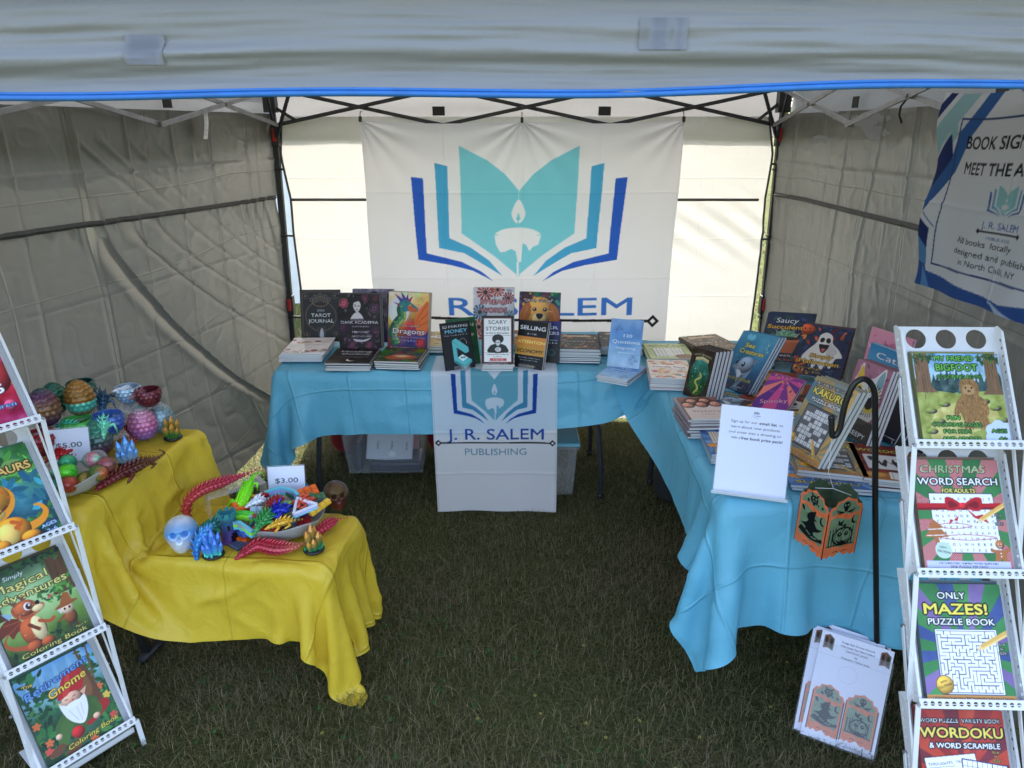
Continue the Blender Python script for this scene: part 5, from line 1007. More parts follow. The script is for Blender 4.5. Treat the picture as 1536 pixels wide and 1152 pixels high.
def a_hallow():
    c=Cv(WB,HB,110,(36,48,76)); foliage(c,(0,0,100,130),110,52,((40,60,96),(30,44,72),(60,40,70),(50,80,110)),(10,20)); foliage(c,(0,0,100,46),16,53,((200,90,50),(220,140,60),(120,40,50)),(10,18)); foliage(c,(0,90,40,128),22,54,((226,140,50),(200,90,40),(150,50,40)),(9,17))
    c.ell(10,14,17,14,(200,86,52),shade=.4); c.poly([(3,10),(8,10),(6,15)],(60,24,24)); c.poly([(13,9),(18,9),(15,14)],(60,24,24)); c.line([(2,19),(10,22),(18,18)],1.6,(60,24,24),sm=4)
    c.blob([(36,44),(40,24),(52,16),(64,24),(68,42),(82,56),(92,74),(80,80),(74,104),(64,96),(58,112),(48,98),(40,110),(34,92),(26,96),(14,86),(22,66)],(222,216,206)); c.blob([(60,30),(66,44),(80,60),(74,76),(66,96),(60,70)],(196,190,184)); c.ell(46,36,4.4,6.4,(28,24,28),rot=10); c.ell(58,36,4.6,6.6,(28,24,28),rot=-10); c.blob([(42,48),(52,47),(62,48),(56,66),(50,68),(46,62)],(36,26,30)); c.blob([(48,58),(56,58),(52,66)],(190,90,90))
    for x in (34,44,54,66): c.line([(x,76),(x-2,104)],1,(160,154,150))
    y=(236,190,70); o=(46,28,18); c.text('Simply',52,82,14,y,o,1.1,46,.02,shear=.1); c.text('Halloween',50,98,15,y,o,1.1,78,.02,shear=.05); c.text('Coloring pages',34,112,7,y,o,.8,50,.01); c.text('for Kids',44,121,7,y,o,.8,30,.01); return c
def a_kakuro():
    c=Cv(WB,HB,110).rays(80,110,[(94,130,150),(214,160,84),(120,146,160),(226,178,100)],22,twist=.004); c.fill(lambda X,Y:c.a*.55+.45*np.stack([np.interp(X+Y*.4,[0,150],v) for v in ([80,230],[120,170],[140,90])],-1)); c.noise(.03,10,25)
    c.text('LARGE PRINT CROSS SUMS',50,12,6.5,WH,BK,.9,84,.03); c.text('KAKURO',50,28,16,(244,222,100),BK,1.5,80,.05); c.text('PUZZLE BOOK',50,39,8.5,WH,BK,1.1,70,.04)
    c.poly([(14,46),(84,46),(84,112),(14,112)],(110,112,116)); c.line([(14,46),(84,46),(84,112),(14,112),(14,46)],1.2,(30,30,34)); r=random.Random(3)
    pat=['0011110','1111111','1101100','0011111','1110110','1111001','0110111','1111110']
    for j,row in enumerate(pat):
        for i,ch in enumerate(row):
            if ch=='1': x,y=19+i*9,50+j*7.4; c.poly([(x,y),(x+8,y),(x+8,y+6.4),(x,y+6.4)],(232,234,240)); c.text(str(r.randint(1,9)),x+4,y+5,4.4,(70,70,80)) if r.random()<.5 else None
    pencil(c,(58,92),(86,122),6); c.ell(16,106,8.5,8.5,(224,170,70),shade=.2); c.text('EASY',16,107,3.4,BK,None,0,10,.02); c.text('Beginner friendly number puzzles',56,117,4,(30,60,80),None,0,60,.03); c.poly([(0,119),(100,119),(100,130),(0,130)],(200,140,70)); c.text('100 PUZZLES WITH SOLUTIONS',50,126.5,4.4,WH,(90,50,20),.5,82,.02); return c
def a_owl():
    c=Cv(WB,HB,96,(170,110,130)); foliage(c,(0,0,100,130),60,55,((150,80,110),(190,130,150),(120,70,110),(210,160,170)),(10,20),al=.8)
    c.blob([(12,34),(20,4),(34,26),(60,22),(84,2),(90,40),(92,80),(70,100),(36,100),(10,80)],(226,224,222)); c.blob([(20,8),(32,26),(22,38),(14,32)],(220,180,60)); c.blob([(82,6),(70,24),(80,38),(88,30)],(130,170,180)); c.ell(70,58,19,22,(226,200,80)); c.ell(68,58,13.5,16,(30,26,30)); c.ell(64,50,4,5,WH); c.ell(28,56,13,18,(226,200,80)); c.ell(30,56,9,13,(30,26,30)); c.ell(28,50,3,4,WH); c.poly([(46,66),(56,66),(51,80)],(50,40,44)); c.line([(40,84),(50,88),(60,84)],2,(50,40,44),sm=4)
    for i in range(24): a=i*.26; c.line([(70+20*math.cos(a),58+23*math.sin(a)),(70+25*math.cos(a),58+28*math.sin(a))],1.6,(40,36,40))
    c.poly([(0,92),(100,92),(100,130),(0,130)],(60,60,50),.85); c.text('ODD',30,108,13,(226,206,80),BK,1.2,34,.04); c.text('& CREEPY',50,122,12,WH,BK,1.2,76,.04); return c
def a_teal():
    c=Cv(WB,HB,70).grad([(0,(60,130,176)),(.5,(110,180,210)),(1,(80,150,190))]); c.blob([(40,50),(60,44),(76,54),(72,74),(50,78),(38,66)],(110,180,205)); c.line(spline([(40,50),(60,44),(76,54),(72,74),(50,78),(38,66)],6),1.2,(40,70,110)); c.ell(54,58,2,2.4,(30,40,70)); c.ell(64,58,2,2.4,(30,40,70)); c.text('Cats',50,26,18,(230,240,250),(40,70,110),1,60,.03); return c
def a_pink():
    c=Cv(WB,HB,60,(226,150,170)); foliage(c,(0,0,100,130),50,56,((240,180,196),(200,110,140),(246,214,220)),(8,16)); c.text('Yes!',50,50,26,(190,40,80),WH,1.4,64,.03); return c
def a_faces():
    c=Cv(W6,H6,72,(226,208,196)); c.grad([(0,(150,100,84)),(.35,(90,50,44)),(.36,(226,208,196)),(1,(216,196,184))]); c.a=np.ascontiguousarray(c.a)
    for x,y in ((30,30),(64,26),(50,52),(86,48),(14,56)): c.ell(x,y,19,22,(60,30,28)); c.ell(x,y+3,13,16,(214,150,126),shade=.3); c.ell(x-5,y,1.8,1.3,BK); c.ell(x+5,y,1.8,1.3,BK); c.blob([(x-6,y+9),(x,y+8),(x+6,y+9),(x,y+14)],(170,60,70))
    c.text('Sisters',50,104,18,(150,110,100),None,0,70,.0,shear=.2); c.text('a novel',50,120,9,(150,120,110),None,0,34); return c
def a_easy():
    c=Cv(WB,HB,84).rays(60,60,[(64,110,170),(90,140,200),(54,92,150),(120,160,210)],24); c.text('EASY LARGE PRINT',50,96,9,WH,BK,1,88,.03); c.text('SUDOKU',48,114,15,(226,206,90),BK,1.4,78,.05); c.poly([(14,14),(64,14),(64,74),(14,74)],(226,214,196)); 
    for i in range(10): c.line([(14+i*5.55,14),(14+i*5.55,74)],.5,(90,80,80)); c.line([(14,14+i*6.66),(64,14+i*6.66)],.5,(90,80,80))
    c.ell(12,84,12,9,(220,150,80)); c.poly([(0,118),(100,118),(100,130),(0,130)],(200,140,80),.0); return c
def a_red():
    c=Cv(WB,HB,84).rays(40,50,[(130,40,36),(90,26,30),(150,56,40),(110,34,34)],24); c.poly([(14,40),(92,40),(92,92),(14,92)],(226,222,218)); 
    for i in range(12): c.blob([(20+i*6,50+(i*17%30)),(26+i*6,46+(i*13%30)),(28+i*6,58+(i*11%28)),(22+i*6,62+(i*7%28))],(50,44,44))
    c.text('WORDOKU',50,28,15,(236,206,90),BK,1.4,84,.05); c.poly([(0,104),(100,104),(100,130),(0,130)],(190,120,60)); c.poly([(40,100),(90,104),(86,128),(38,124)],(236,232,226)); 
    for i in range(6): c.line([(44+i*8,103),(42+i*8,126)],.6,(120,110,110))
    c.ell(20,112,14,8,(226,160,80)); return c
def a_ghostflat():
    c=Cv(WB,HB,84,(60,34,30)); foliage(c,(0,0,100,130),80,57,((190,80,40),(226,130,50),(120,40,34),(230,170,80),(60,40,60)),(9,18)); c.ell(44,64,30,26,(232,228,220)); c.ell(34,60,6,9,(30,24,26)); c.ell(54,60,6,9,(30,24,26)); c.line([(36,78),(46,82),(56,77)],1.6,(60,50,50),sm=4); c.poly([(30,100),(100,92),(100,118),(34,124)],(236,190,70),.85); c.text('Halloween',62,114,12,(70,34,20),None,0,60,.03,rot=-6); return c
def a_purple():
    c=Cv(WB,HB,72).rays(50,10,[(120,50,130),(196,70,130),(90,40,120),(226,120,110)],18); c.text('Spooky',54,96,18,(246,180,190),(80,20,80),1,76,.02,rot=-20); c.leaves(20,(0,0,100,60),(8,16),[(240,150,90),(200,80,140),(110,50,130)],12); return c
def a_autumn(seed=1):
    c=Cv(WB,HB,64,(130,60,36)); foliage(c,(0,0,100,130),60,seed+60,((200,100,50),(170,70,40),(226,150,80),(110,50,40)),(8,16)); c.poly([(22,30),(78,30),(78,94),(22,94)],(206,150,90)); c.text('AUTUMN',50,54,12,(110,40,24),None,0,50,.03); c.text('leaves',50,72,10,(110,40,24),None,0,36,.02); return c
for k,f in list(globals().items()):
    if k.startswith('a_') and callable(f): ART[k[2:]]=f
_A={}
def art(k,**kw):
    q=k+str(kw)
    if q not in _A: _A[q]=ART[k](**kw)
    return _A[q]
# ------------------------------------------------------------------ banners
LIN_=[(30.2,6.8),(38.9,11.3),(44.4,15.5),(48.9,20.6),(49.5,48.3),(41.4,41.6),(30.6,34.1)]
LMID=[(22.3,12.1),(26.3,13.1),(26.6,35.7),(33.5,38.7),(39.6,43.0),(43.8,48.0),(35.6,43.0),(31.3,40.5),(23.1,38.9)]
LOUT=[(14.7,16.5),(18.5,16.9),(19.0,40.7),(30.5,43.4),(37.0,46.7),(40.8,49.8),(34.1,46.3),(26.9,44.5),(16.1,42.8)]
LBODY=[(41.3,34.7),(41.8,37.7),(43.2,40.2),(44.7,40.1),(46.8,39.1),(48.3,39.8),(49.0,43.4),(50.1,43.4),(50.6,37.3),(51.7,37.7),(52.8,39.8),(54.0,38.4),(55.8,37.7),(56.6,34.7)]
def logo(c,k=1.,ox=0.,oy=0.,ky=None,cols=((126,206,222),(78,168,214),(50,96,196)),pap=(250,250,252)):
    ky=k if ky is None else ky; f=lambda P,m=0:[((x if not m else 98-x)*k+ox,y*ky+oy) for x,y in P]
    for m in (0,1): c.poly(f(LIN_,m),cols[0]); c.poly(f(LMID,m),cols[1]); c.poly(f(LOUT,m),cols[2])
    c.poly(spline(f([(49,23.4),(46.8,27.4),(47.6,30),(49,30.9),(50.4,30),(51.2,27.4)]),6),pap); c.poly(f([(49,27.4),(48.2,29.8),(49.8,29.8)]),cols[0]); c.line(f([(49,29),(49,33)]),.5*k,cols[0])
    c.poly(spline(f([(41.3,35),(44,32.9),(49,32.2),(54,32.9),(56.6,35),(49,35.6)]),4),pap); c.line(f([(41.3,34.6),(45,35.4),(49,35.6),(53,35.4),(56.6,34.6)]),.55*k,cols[0]); c.poly(f(LBODY),pap)
    c.line(f([(49,43.6),(49,48.6)]),.7*k,pap)
def diamond(c,x,y,r_,col,bg): c.poly([(x-r_,y),(x,y-r_),(x+r_,y),(x,y+r_)],col); c.poly([(x-r_*.45,y),(x,y-r_*.45),(x+r_*.45,y),(x,y+r_*.45)],bg)
def big_banner():
    w,h=1.84,1.45; c=Cv(w,h,520,(236,236,240)); logo(c,1,0,0,pap=(236,236,240)); bl=(62,116,200)
    c.text('J. R. SALEM',49.3,61.4,8.6,bl,None,0,76.5,.022); c.line([(9,62.3),(95,63.7)],.9,(30,28,30)); diamond(c,95,63.7,2.2,(30,28,30),(236,236,240)); diamond(c,5,62.2,2.2,(30,28,30),(236,236,240)); c.text('PUBLISHING',49.5,70.5,4.6,(90,160,190),None,0,44)
    def fn(x,z):
        u=x/w+.5; v=1-z/h
        X=.0565+x*(1-.02*v*1.0)+.004*np.sin(v*9); sag=.014*np.sin(np.pi*((u*2)%1))*np.exp(-v*5)
        Z=1.893-v*h-sag-.006*(1-np.abs(2*u-1))
        Q=np.c_[X,Z,0*X]; Y=4.285+.012*v+.006*fbm(Q,2.0,3,91)+.010*np.sin(u*31+2*np.sin(v*2))*(.15+.35*v)*.6
        for cx,sgn in ((0,1),(.5,1),(.5,-1),(1,-1)):
            dx=(u-cx)*w*sgn; a=np.arctan2(v*h,np.abs(dx)+1e-4); rr=np.hypot(dx,v*h); Y+=np.where(dx>0,.010*np.sin(a*15)*np.exp(-rr/.30)*np.clip(rr/.05,0,1),0)
        for q in (.25,.5,.745): Y+=.004*np.exp(-((u-q)/.004)**2)
        for q in (.27,.62): Y-=.003*np.exp(-((v*h-q*h)/.006)**2)
        return np.c_[X,Y,Z]
    P,F,C,UV=c.mesh('banner',fn); o=link('hanging_banner',raw_mesh('hanging_banner',P,F,C,True,UV=UV),M['banner'])
    tag(o,'large white banner with blue open book and candle logo on the back wall','banner')
    for i,(u,z) in enumerate(((.0,1.893),(.5,1.888),(1,1.893))):
        b=MB(); x=.0565+(u-.5)*1.83; b.box((x,4.286,z+.006),(.016,.022,.03)); b.tube([(x,4.286,z+.02),(x,4.30,z+.045),(x,4.345,z+.05)],.003,6)
        o=b.build('banner_clip',M['dark_metal'],bevel=.002); tag(o,('small clip holding the left top corner of the white logo banner','small clip holding the white logo banner at the middle of its top','small clip holding the right top corner of the white logo banner')[i],'clip','clips of the white banner')
big_banner()
def runner():
    w,Lt,Ld=.605,.26,.735; h=Lt+Ld; c=Cv(w,h,240,(246,247,252)); e=Lt/w*100
    logo(c,1.,1,e-20.5,ky=1.26,cols=((130,196,212),(84,160,196),(34,84,178)),pap=(246,247,252)); 
    c.text('J. R. SALEM',50,e+55.5,13,(36,86,176),None,0,78,.022); c.line([(4,e+58.3),(96,e+58.8)],1.2,(20,20,26)); diamond(c,3.8,e+58.3,2.8,(20,20,26),(246,247,252)); diamond(c,96.2,e+58.8,2.8,(20,20,26),(246,247,252)); c.text('PUBLISHING',50,e+69.5,8.4,(110,160,190),None,0,50,.0)
    c.line([(1.2,2),(1.2,c.YM-2)],.4,(215,218,226)); c.line([(98.8,2),(98.8,c.YM-2)],.4,(215,218,226))
    def fn(x,z):
        s=h-z-Lt  # distance along the cloth from the table edge
        u=x/w+.5; r=.018
        Y=np.where(s<0,3.222-s,3.214-.0*s); Z=np.where(s<0,.7535,.7535-s)
        t=np.clip((s+r)/(2*r),0,1); Y=np.where(np.abs(s)<r,3.222+r-(r+.008)*np.sin(t*np.pi/2)*1.0,Y); Z=np.where(np.abs(s)<r,.7535-r*(1-np.cos(t*np.pi/2)),Z)
        d=np.clip(s,0,1); Y=Y-.012-.075*np.minimum(d,.34)-.006*d*np.sin(u*13+1)-.008*d*np.sin(u*5+d*4); X=-.085+x*(1-.012*d)+.012*d
        for q in (.30,.52): Y-=.003*np.exp(-((d-q)/.006)**2)
        Z=np.maximum(Z,.012+.006*np.sin(u*17)); return np.c_[X,Y,Z]
    P,F,C,UV=c.mesh('runner',fn); o=link('table_runner',raw_mesh('table_runner',P,F,C,True,UV=UV),M['banner']); tag(o,'white cloth runner with blue book logo hanging down the front of the back table','table runner')
runner()
def side_banner():
    w,h=.98,.66; c=Cv(w,h,230,(232,233,238)); nv=(44,60,120); b1=(62,112,176); b2=(96,150,200); t=(160,200,210)
    c.poly([(0,16),(13,0),(22,0),(0,30)],t,.9); c.poly([(0,0),(9,0),(0,10)],b1); c.poly([(0,6),(6,0),(9,0),(0,12)],nv); c.poly([(0,26),(11,14),(13,30),(0,42)],nv); c.poly([(0,40),(14,24),(16,16),(28,0),(34,0),(22,14),(15,30),(0,47)],b1)
    c.poly([(0,50),(9,54),(8,61),(6,67.3),(0,67.3)],b1); c.poly([(0,62),(8,58),(46,67.3),(0,67.3)],nv,.0)
    c.poly([(0,56),(6,60),(60,62.5),(100,52),(100,67.3),(0,67.3)],(60,98,168)); c.poly([(4,60),(10,67.3),(0,67.3)],b2); c.poly([(52,62),(70,67.3),(58,67.3)],(190,210,235))
    c.line([(2,40),(8,44)],.5,b1); c.line([(40,0),(46,5)],.5,b1)
    c.line([(11,10),(95,10),(95,57),(9,57),(11,10)],.7,(60,80,130))
    k=(34,34,40); c.text('BOOK SIGNING',38,20,6.8,k,None,0,42,.035); c.text('MEET THE AUTHOR',44,31,6.6,k,None,0,50,.035)
    logo(c,.22,33.5,31.5,cols=((150,200,205),(110,170,200),(50,86,160)),pap=(232,233,238)); c.text('J. R. SALEM',44.3,46.2,3.4,(50,86,160),None,0,17,.02); c.line([(35,47.6),(54,47.6)],.6,k); diamond(c,35,47.6,.9,k,k); diamond(c,54,47.6,.9,k,k); c.text('PUBLISHING',44.3,50.6,1.9,(110,130,170),None,0,11)
    c.text('All books locally',43,40+14,.1,k); c.text('All books',30.5,54.5,4.4,k,None,0,17,.0); c.text('locally',47,54.5,4.4,k,None,0,12,.0,shear=.2)
    c.text('designed and published',42,59.6,4.2,k,None,0,44,.0); c.text('in North Chili, NY',38,64.4,4.2,k,None,0,31,.0)
    return c
def side_banner2():
    # taller so that all the lines of writing fit above the blue foot
    w,h=.98,.645; c=Cv(w,h,300,(226,228,234)); nv=(40,56,112); b1=(58,104,170); b2=(92,146,200); t=(160,200,208); k=(34,34,40); H_=c.YM
    c.poly([(0,12),(11,0),(20,0),(0,21)],t); c.poly([(0,4),(4,0),(8,0),(0,9)],nv); c.poly([(4,18),(11,9),(12,13),(6,21)],t); c.poly([(0,22),(9,13),(11,22),(0,34)],nv); c.poly([(0,32),(10,21),(13,12),(24,0),(31,0),(19,13),(13,25),(0,40)],b1)
    c.poly([(0,42),(6,45),(5,52),(4,58),(0,58)],nv); c.poly([(0,50),(4,57),(5.5,60),(50,62.8),(100,56),(100,H_),(0,H_)],(56,92,160)); c.poly([(0,48),(5,52),(5,58),(0,57)],b2); c.poly([(3,58),(9,H_),(4,H_)],b2); c.poly([(42,62.4),(60,H_),(50,H_)],(190,210,235))
    c.line([(1,40),(8,44)],.4,b1); c.line([(38,0),(45,4)],.4,b1); c.line([(13,8),(96,8),(96,56),(8,57),(13,8)],.6,(60,80,130))
    c.text('BOOK SIGNING',37,17.2,5.6,k,None,0,40,.035); c.text('MEET THE AUTHOR',42,25.2,5.4,k,None,0,48,.035)
    logo(c,.22,32,26.4,cols=((150,200,205),(110,170,200),(50,86,160)),pap=(226,228,234)); c.text('J. R. SALEM',42.7,41.2,3,(50,86,160),None,0,17,.02); c.line([(33,42.3),(52,42.3)],.5,k); diamond(c,33,42.3,.9,k,k); diamond(c,52,42.3,.9,k,k); c.text('PUBLISHING',42.7,44.7,1.6,(110,130,170),None,0,11)
    c.text('All books',29.5,47.3,3,k,None,0,15); c.text('locally',44.5,47.3,3,k,None,0,10.5,shear=.2); c.text('designed and published',42,50.9,2.9,k,None,0,42); c.text('in North Chili, NY',40,54.4,2.9,k,None,0,30)
    def fn(x,z):
        u=x/w+.5; v=1-z/h; Y=2.615-u*w-.05*v*(1-u); Z=1.965-v*h-.012*np.sin(u*7)*(1-v)
        Q=np.c_[Y,Z,0*Y]; X=1.486-.012*v-.010*fbm(Q,2.4,3,95)-.010*np.sin(u*22+v*2)*(.2+v)*.7-.004*np.exp(-((u-.44)/.006)**2)-.003*np.exp(-((v-.55)/.01)**2)
        X-=.012*np.exp(-u*9)*np.sin(v*12)
        return np.c_[X,Y,Z]
    P,F,C,UV=c.mesh('side_banner',fn); o=link('hanging_banner',raw_mesh('side_banner',P,F,C,True,UV=UV),M['banner']); tag(o,'white and navy banner about a book event hanging on the right sidewall','banner')
    b=MB(); b.tube([(1.54,2.98,1.96),(1.52,2.98,1.93),(1.525,2.99,1.90),(1.535,2.98,1.87)],.004,6); o=b.build('hook',M['black'],smooth=True); tag(o,'small black bungee hook on the right sidewall beside the navy banner','hook')
side_banner2()
# ------------------------------------------------------------------ books on the back table
T0=.7525
def easel(label,base,yaw,lean,w=.07):
    o=empty('book_easel',base,(-R(lean),0,R(yaw)),label,'easel','clear easels behind the standing books')
    b=MB(); b.box((0,.014,.06),(w,.003,.12)); b.box((0,-.004,.001),(w,.04,.003)); b.box((0,-.022,.010),(w,.003,.02)); b.build('holder',M['acrylic'],o); return o
bt='on the back table'
zt=stack('white floral','at the left table end',-1.055,3.515,T0,1,6,WB,HB,.0068,art('floral'),(.72,.68,.66),toplabel='white floral paperback on the leftmost stack of the back table')
z2=stack('black journal','in front of the dark portrait book',-.785,3.355,T0,-1,6,WB,.25,.0058,art('healing'),(.03,.025,.022),seed=2,toplabel='black journal with crescent moon lying in front of the dark portrait book')
z3=stack('painted dragon','in front of the rainbow dragon book',-.545,3.385,T0,-5,5,WB,.26,.0070,art('dragon_garden'),(.10,.07,.04),seed=3,toplabel='green and rust dragon book lying in front of the rainbow dragon book')
stack('orange and teal','behind the rainbow dragon book',-.42,3.66,T0,3,5,WB,HB,.007,art('doodle',seed=5,bg=(206,180,120),cols=((200,130,60),(90,140,150),(220,170,80),(150,90,60)),t='Farm Fun'),(.42,.3,.14),seed=4)
stack('dark brown','between the blue book and the mandala stack',.57,3.62,T0,-4,6,WB,HB,.0075,art('mandala',bg=(64,56,50),seed=9,t='STEAM',cols=((120,96,70),(90,80,70),(150,120,90))),(.06,.05,.042),seed=5)
stack('red and green coloring','beside the blue question book',.335,3.50,T0,-3,9,WB,HB,.0072,art('mandala'),(.09,.05,.035),seed=6,toplabel='dark red and green coloring book, topmost of the stack beside the blue book')
lean_book('black and gold tarot style journal standing at the left end of the table',WB,HB,.012,art('tarot'),(-1.03,3.70,T0+.01),2,12,n=1); easel('clear easel behind the black and gold journal',(-1.03,3.73,T0+.004),2,12)
lean_book('purple gothic window coloring book peeking out behind the dark portrait book',WB,HB,.010,art('gothic'),(-.735,3.62,T0+.03),-3,12,n=2,behind='purple gothic coloring book')
lean_book('dark floral portrait coloring book with a pale woman, standing on the journals',WB,HB,.010,art('darkac'),(-.772,3.475,z2+.001),-1,5,n=3,behind='dark floral portrait coloring book')
lean_book('rainbow dragon coloring book standing on its stack',WB,HB,.009,art('dragons'),(-.538,3.50,z3+.001),-12,13,n=3,behind='rainbow dragon coloring book')
b6='standing on the white runner'
lean_book('black paperback with teal 3D printer drawing standing on the runner',W6,HB*.82,.012,art('money'),(-.246,3.25,T0+.004),25,18); easel('clear easel under the black 3D printer book',(-.246,3.25,T0+.002),25,18,.08)
lean_book('dark green book standing right behind the teal 3D printer book',W6,.232,.012,art('green3d'),(-.222,3.31,T0+.004),26,17)
zs=stack('white novel','under the framed scary novel',-.068,3.30,T0+.002,0,4,W6,.16,.0075,art('floral',t1='Winter',seed=4,bg=(228,226,228),w=.152,h=.16,c1=(60,60,66)),(.7,.7,.7),seed=7)
lean_book('white novel in black border with a dark haired figure reading',W6,HB*.82,.014,art('scary'),(-.069,3.235,zs+.002),0,14); easel('clear easel under the black bordered scary novel',(-.069,3.235,zs+.001),0,14,.09)
lean_book('black paperback with orange bands about selling, standing on the runner',W6,HB*.82,.012,art('selling'),(.075,3.262,T0+.004),-25,19,n=2,behind='orange banded black paperback'); easel('clear easel under the orange banded black book',(.075,3.262,T0+.002),-25,19,.08)
lean_book('navy blue book half hidden behind the orange banded book',W6,.205,.014,art('blue_rs'),(.160,3.36,T0+.002),-10,13)
lean_book('grey and red flower coloring book behind the scary novel',WB,HB,.010,art('swear'),(-.098,3.66,T0+.03),0,14,n=2,behind='grey and red flower coloring book'); easel('clear easel behind the red flower book',(-.098,3.69,T0+.004),0,14)
lean_book('colourful golden retriever coloring book standing at the middle of the table',WB,HB,.012,art('golden'),(.137,3.575,T0+.025),-9,12,n=1); easel('clear easel behind the golden retriever book',(.137,3.61,T0+.004),-9,12)
stack('tan','behind the scary novel',-.02,3.72,T0,2,4,WB,HB,.007,art('doodle',seed=8,bg=(170,120,70),cols=((120,70,40),(200,150,80),(90,60,40)),t='Acorns'),(.3,.18,.08),seed=8)
z4=stack('pale blue question','under the standing blue question book',.515,3.15,T0,-32,4,W6,HB*.82,.0075,art('120q'),(.35,.5,.7),seed=9)
lean_book('pale blue question book standing on its own stack',W6,HB*.82,.012,art('120q'),(.524,3.185,z4+.001),-17,20,n=1); easel('clear easel behind the pale blue question book',(.524,3.20,z4+.001),-17,20)
# ------------------------------------------------------------------ books on the right table
XTRA=1
rt='on the right table'
stack('pale green puzzle','in the corner between the tables',.785,3.42,T0,-2,5,WB,.26,.008,art('green'),(.5,.54,.34),seed=10,toplabel='pale green puzzle book lying in the corner between the two blue tables')
stack('pink doodle','in front of the pale green puzzle books',.725,3.11,T0,-6,7,.19,.27,.0072,art('doodle',w=.19,h=.27),(.66,.58,.56),seed=11,toplabel='pink and orange doodle book on the stack before the pale green one')
stack('brown','behind the dolphin book',1.02,3.49,T0,16,8,WB,HB,.0078,art('mandala',bg=(120,96,80),seed=14,t='EARTH',cols=((170,140,110),(90,70,56),(200,180,150))),(.2,.15,.11),seed=12)
lean_book('green fantasy map novel standing at the left edge of the right table',.14,.216,.016,art('adventure'),(.783,2.863,T0+.003),-63,14,roll=4,n=5,behind='green fantasy map novel')
lean_book('blue dolphin coloring book leaning at the back left of the right table',WB,HB,.010,art('sea'),(.966,2.941,T0+.016),-69,35,roll=7,n=3,behind='blue dolphin coloring book')
stack('blue dolphin','lying flat below the standing dolphin book',.94,2.83,T0,-34,1,WB,.24,.010,art('sea'),(.1,.2,.28),seed=13,toplabel='blue dolphin coloring book lying flat before the standing one')
lean_book('dark succulent plant coloring book standing at the back of the right table',WB,HB,.009,art('succ'),(1.298,3.278,T0+.03),-37,44,roll=6,n=3,behind='dark succulent plant coloring book')
lean_book('navy coloring book with a white ghost on orange leaves',WB,HB,.011,art('hallow'),(1.375,3.05,T0+.035),-32,48,n=3,behind='ghost coloring book')
stack('autumn orange','below the succulent book',1.185,3.02,T0,-20,4,.19,.21,.009,art('autumn',seed=1),(.3,.12,.06),seed=14)
stack('blue grey','to the left of the autumn stack',1.045,3.06,T0,-38,2,.19,.22,.012,art('teal'),(.3,.42,.52),seed=15)
stack('orange ghost','before the ghost coloring book',1.14,2.70,T0,-20,4,WB,HB,.008,art('ghostflat'),(.16,.07,.05),seed=16,toplabel='orange leaf book with ghost face lying on the stack before the ghost coloring book')
stack('autumn leaf','behind the flat orange ghost books',1.20,2.90,T0,-28,3,WB,.24,.008,art('autumn',seed=2),(.2,.09,.05),seed=17)
lean_book('purple and pink book leaning low in the middle of the right table',.14,.18,.008,art('purple'),(1.02,2.64,T0+.032),-48,52,n=2,behind='purple and pink book')
stack('pale portrait novel','behind the email list sign',.735,2.55,T0,2,10,W6,HB*.82,.0078,art('faces'),(.34,.28,.30),seed=18,jit=.006,toplabel='novel with smiling faces on the tall stack behind the email list sign')
stack('blue grey puzzle','between novels and sign',.79,2.33,T0,-4,4,.19,.22,.009,art('easy'),(.35,.42,.5),seed=19)
lean_book('blue and orange number puzzle book leaning behind the hook pole',WB,HB,.012,art('kakuro'),(.969,2.184,T0+.048),-80,26,roll=5,n=3,behind='blue and orange number puzzle book')
stack('number puzzle','below the leaning number puzzle book',1.08,2.21,T0,-14,4,WB,HB,.010,art('kakuro'),(.5,.36,.2),seed=20,toplabel='blue and orange number puzzle book lying flat behind the lantern')
stack('blue large print','at the front edge of the right table',1.04,2.115,T0,-10,2,.25,.20,.009,art('easy'),(.2,.34,.56),seed=21,toplabel='blue large print number book lying flat at the front table edge')
stack('dark red word puzzle','at the front right',1.27,2.16,T0,-13,4,WB,HB,.010,art('red'),(.2,.06,.05),seed=22,toplabel='dark red word puzzle book lying flat at the front right of the table')
lean_book('pink coloring book with a wide eyed white owl face',WB,HB,.010,art('owl'),(1.240,2.390,T0+.03),-87,14,roll=6,n=4,behind='pink owl faced coloring book')
lean_book('teal cat coloring book behind the owl faced one',WB,.255,.010,art('teal'),(1.475,2.68,T0+.02),-74,6,n=2,behind='teal cat coloring book')
lean_book('pink flowered coloring book at the far right behind the teal one',WB,HB,.010,art('pink'),(1.535,2.80,T0+.03),-70,6)
for i,(x,y,c_) in enumerate(((1.36,2.52,(.05,.04,.05)),(1.375,2.50,(.06,.05,.04)),(1.39,2.48,(.04,.05,.06)),(1.405,2.46,(.08,.03,.04)),(1.42,2.44,(.03,.04,.05)),(1.435,2.42,(.06,.05,.06)))):
    book(f'{["first","second","third","fourth","fifth","sixth"][i]} dark book from the left in the wire stand beside the rack',WB,.25,.008,None,c_,(x,y-.05,T0+.008),(-R(26),0,-R(70)),'dark books in the wire stand')
o=empty('wire_stand',(1.36,2.42,T0),(0,0,-R(70)),'thin wire book stand holding the dark books by the rack','book stand')
for q in (-.09,.0,.09):
    b=MB(); b.tube([(q,-.03,.05),(q,-.03,.004),(q,.09,.004),(q,.15,.14)],.0022,6); b.build('wire',M['grey_metal'],o,True)
b=MB(); b.tube([(-.10,-.03,.05),(.10,-.03,.05)],.0022,6); b.build('wire',M['grey_metal'],o,True)

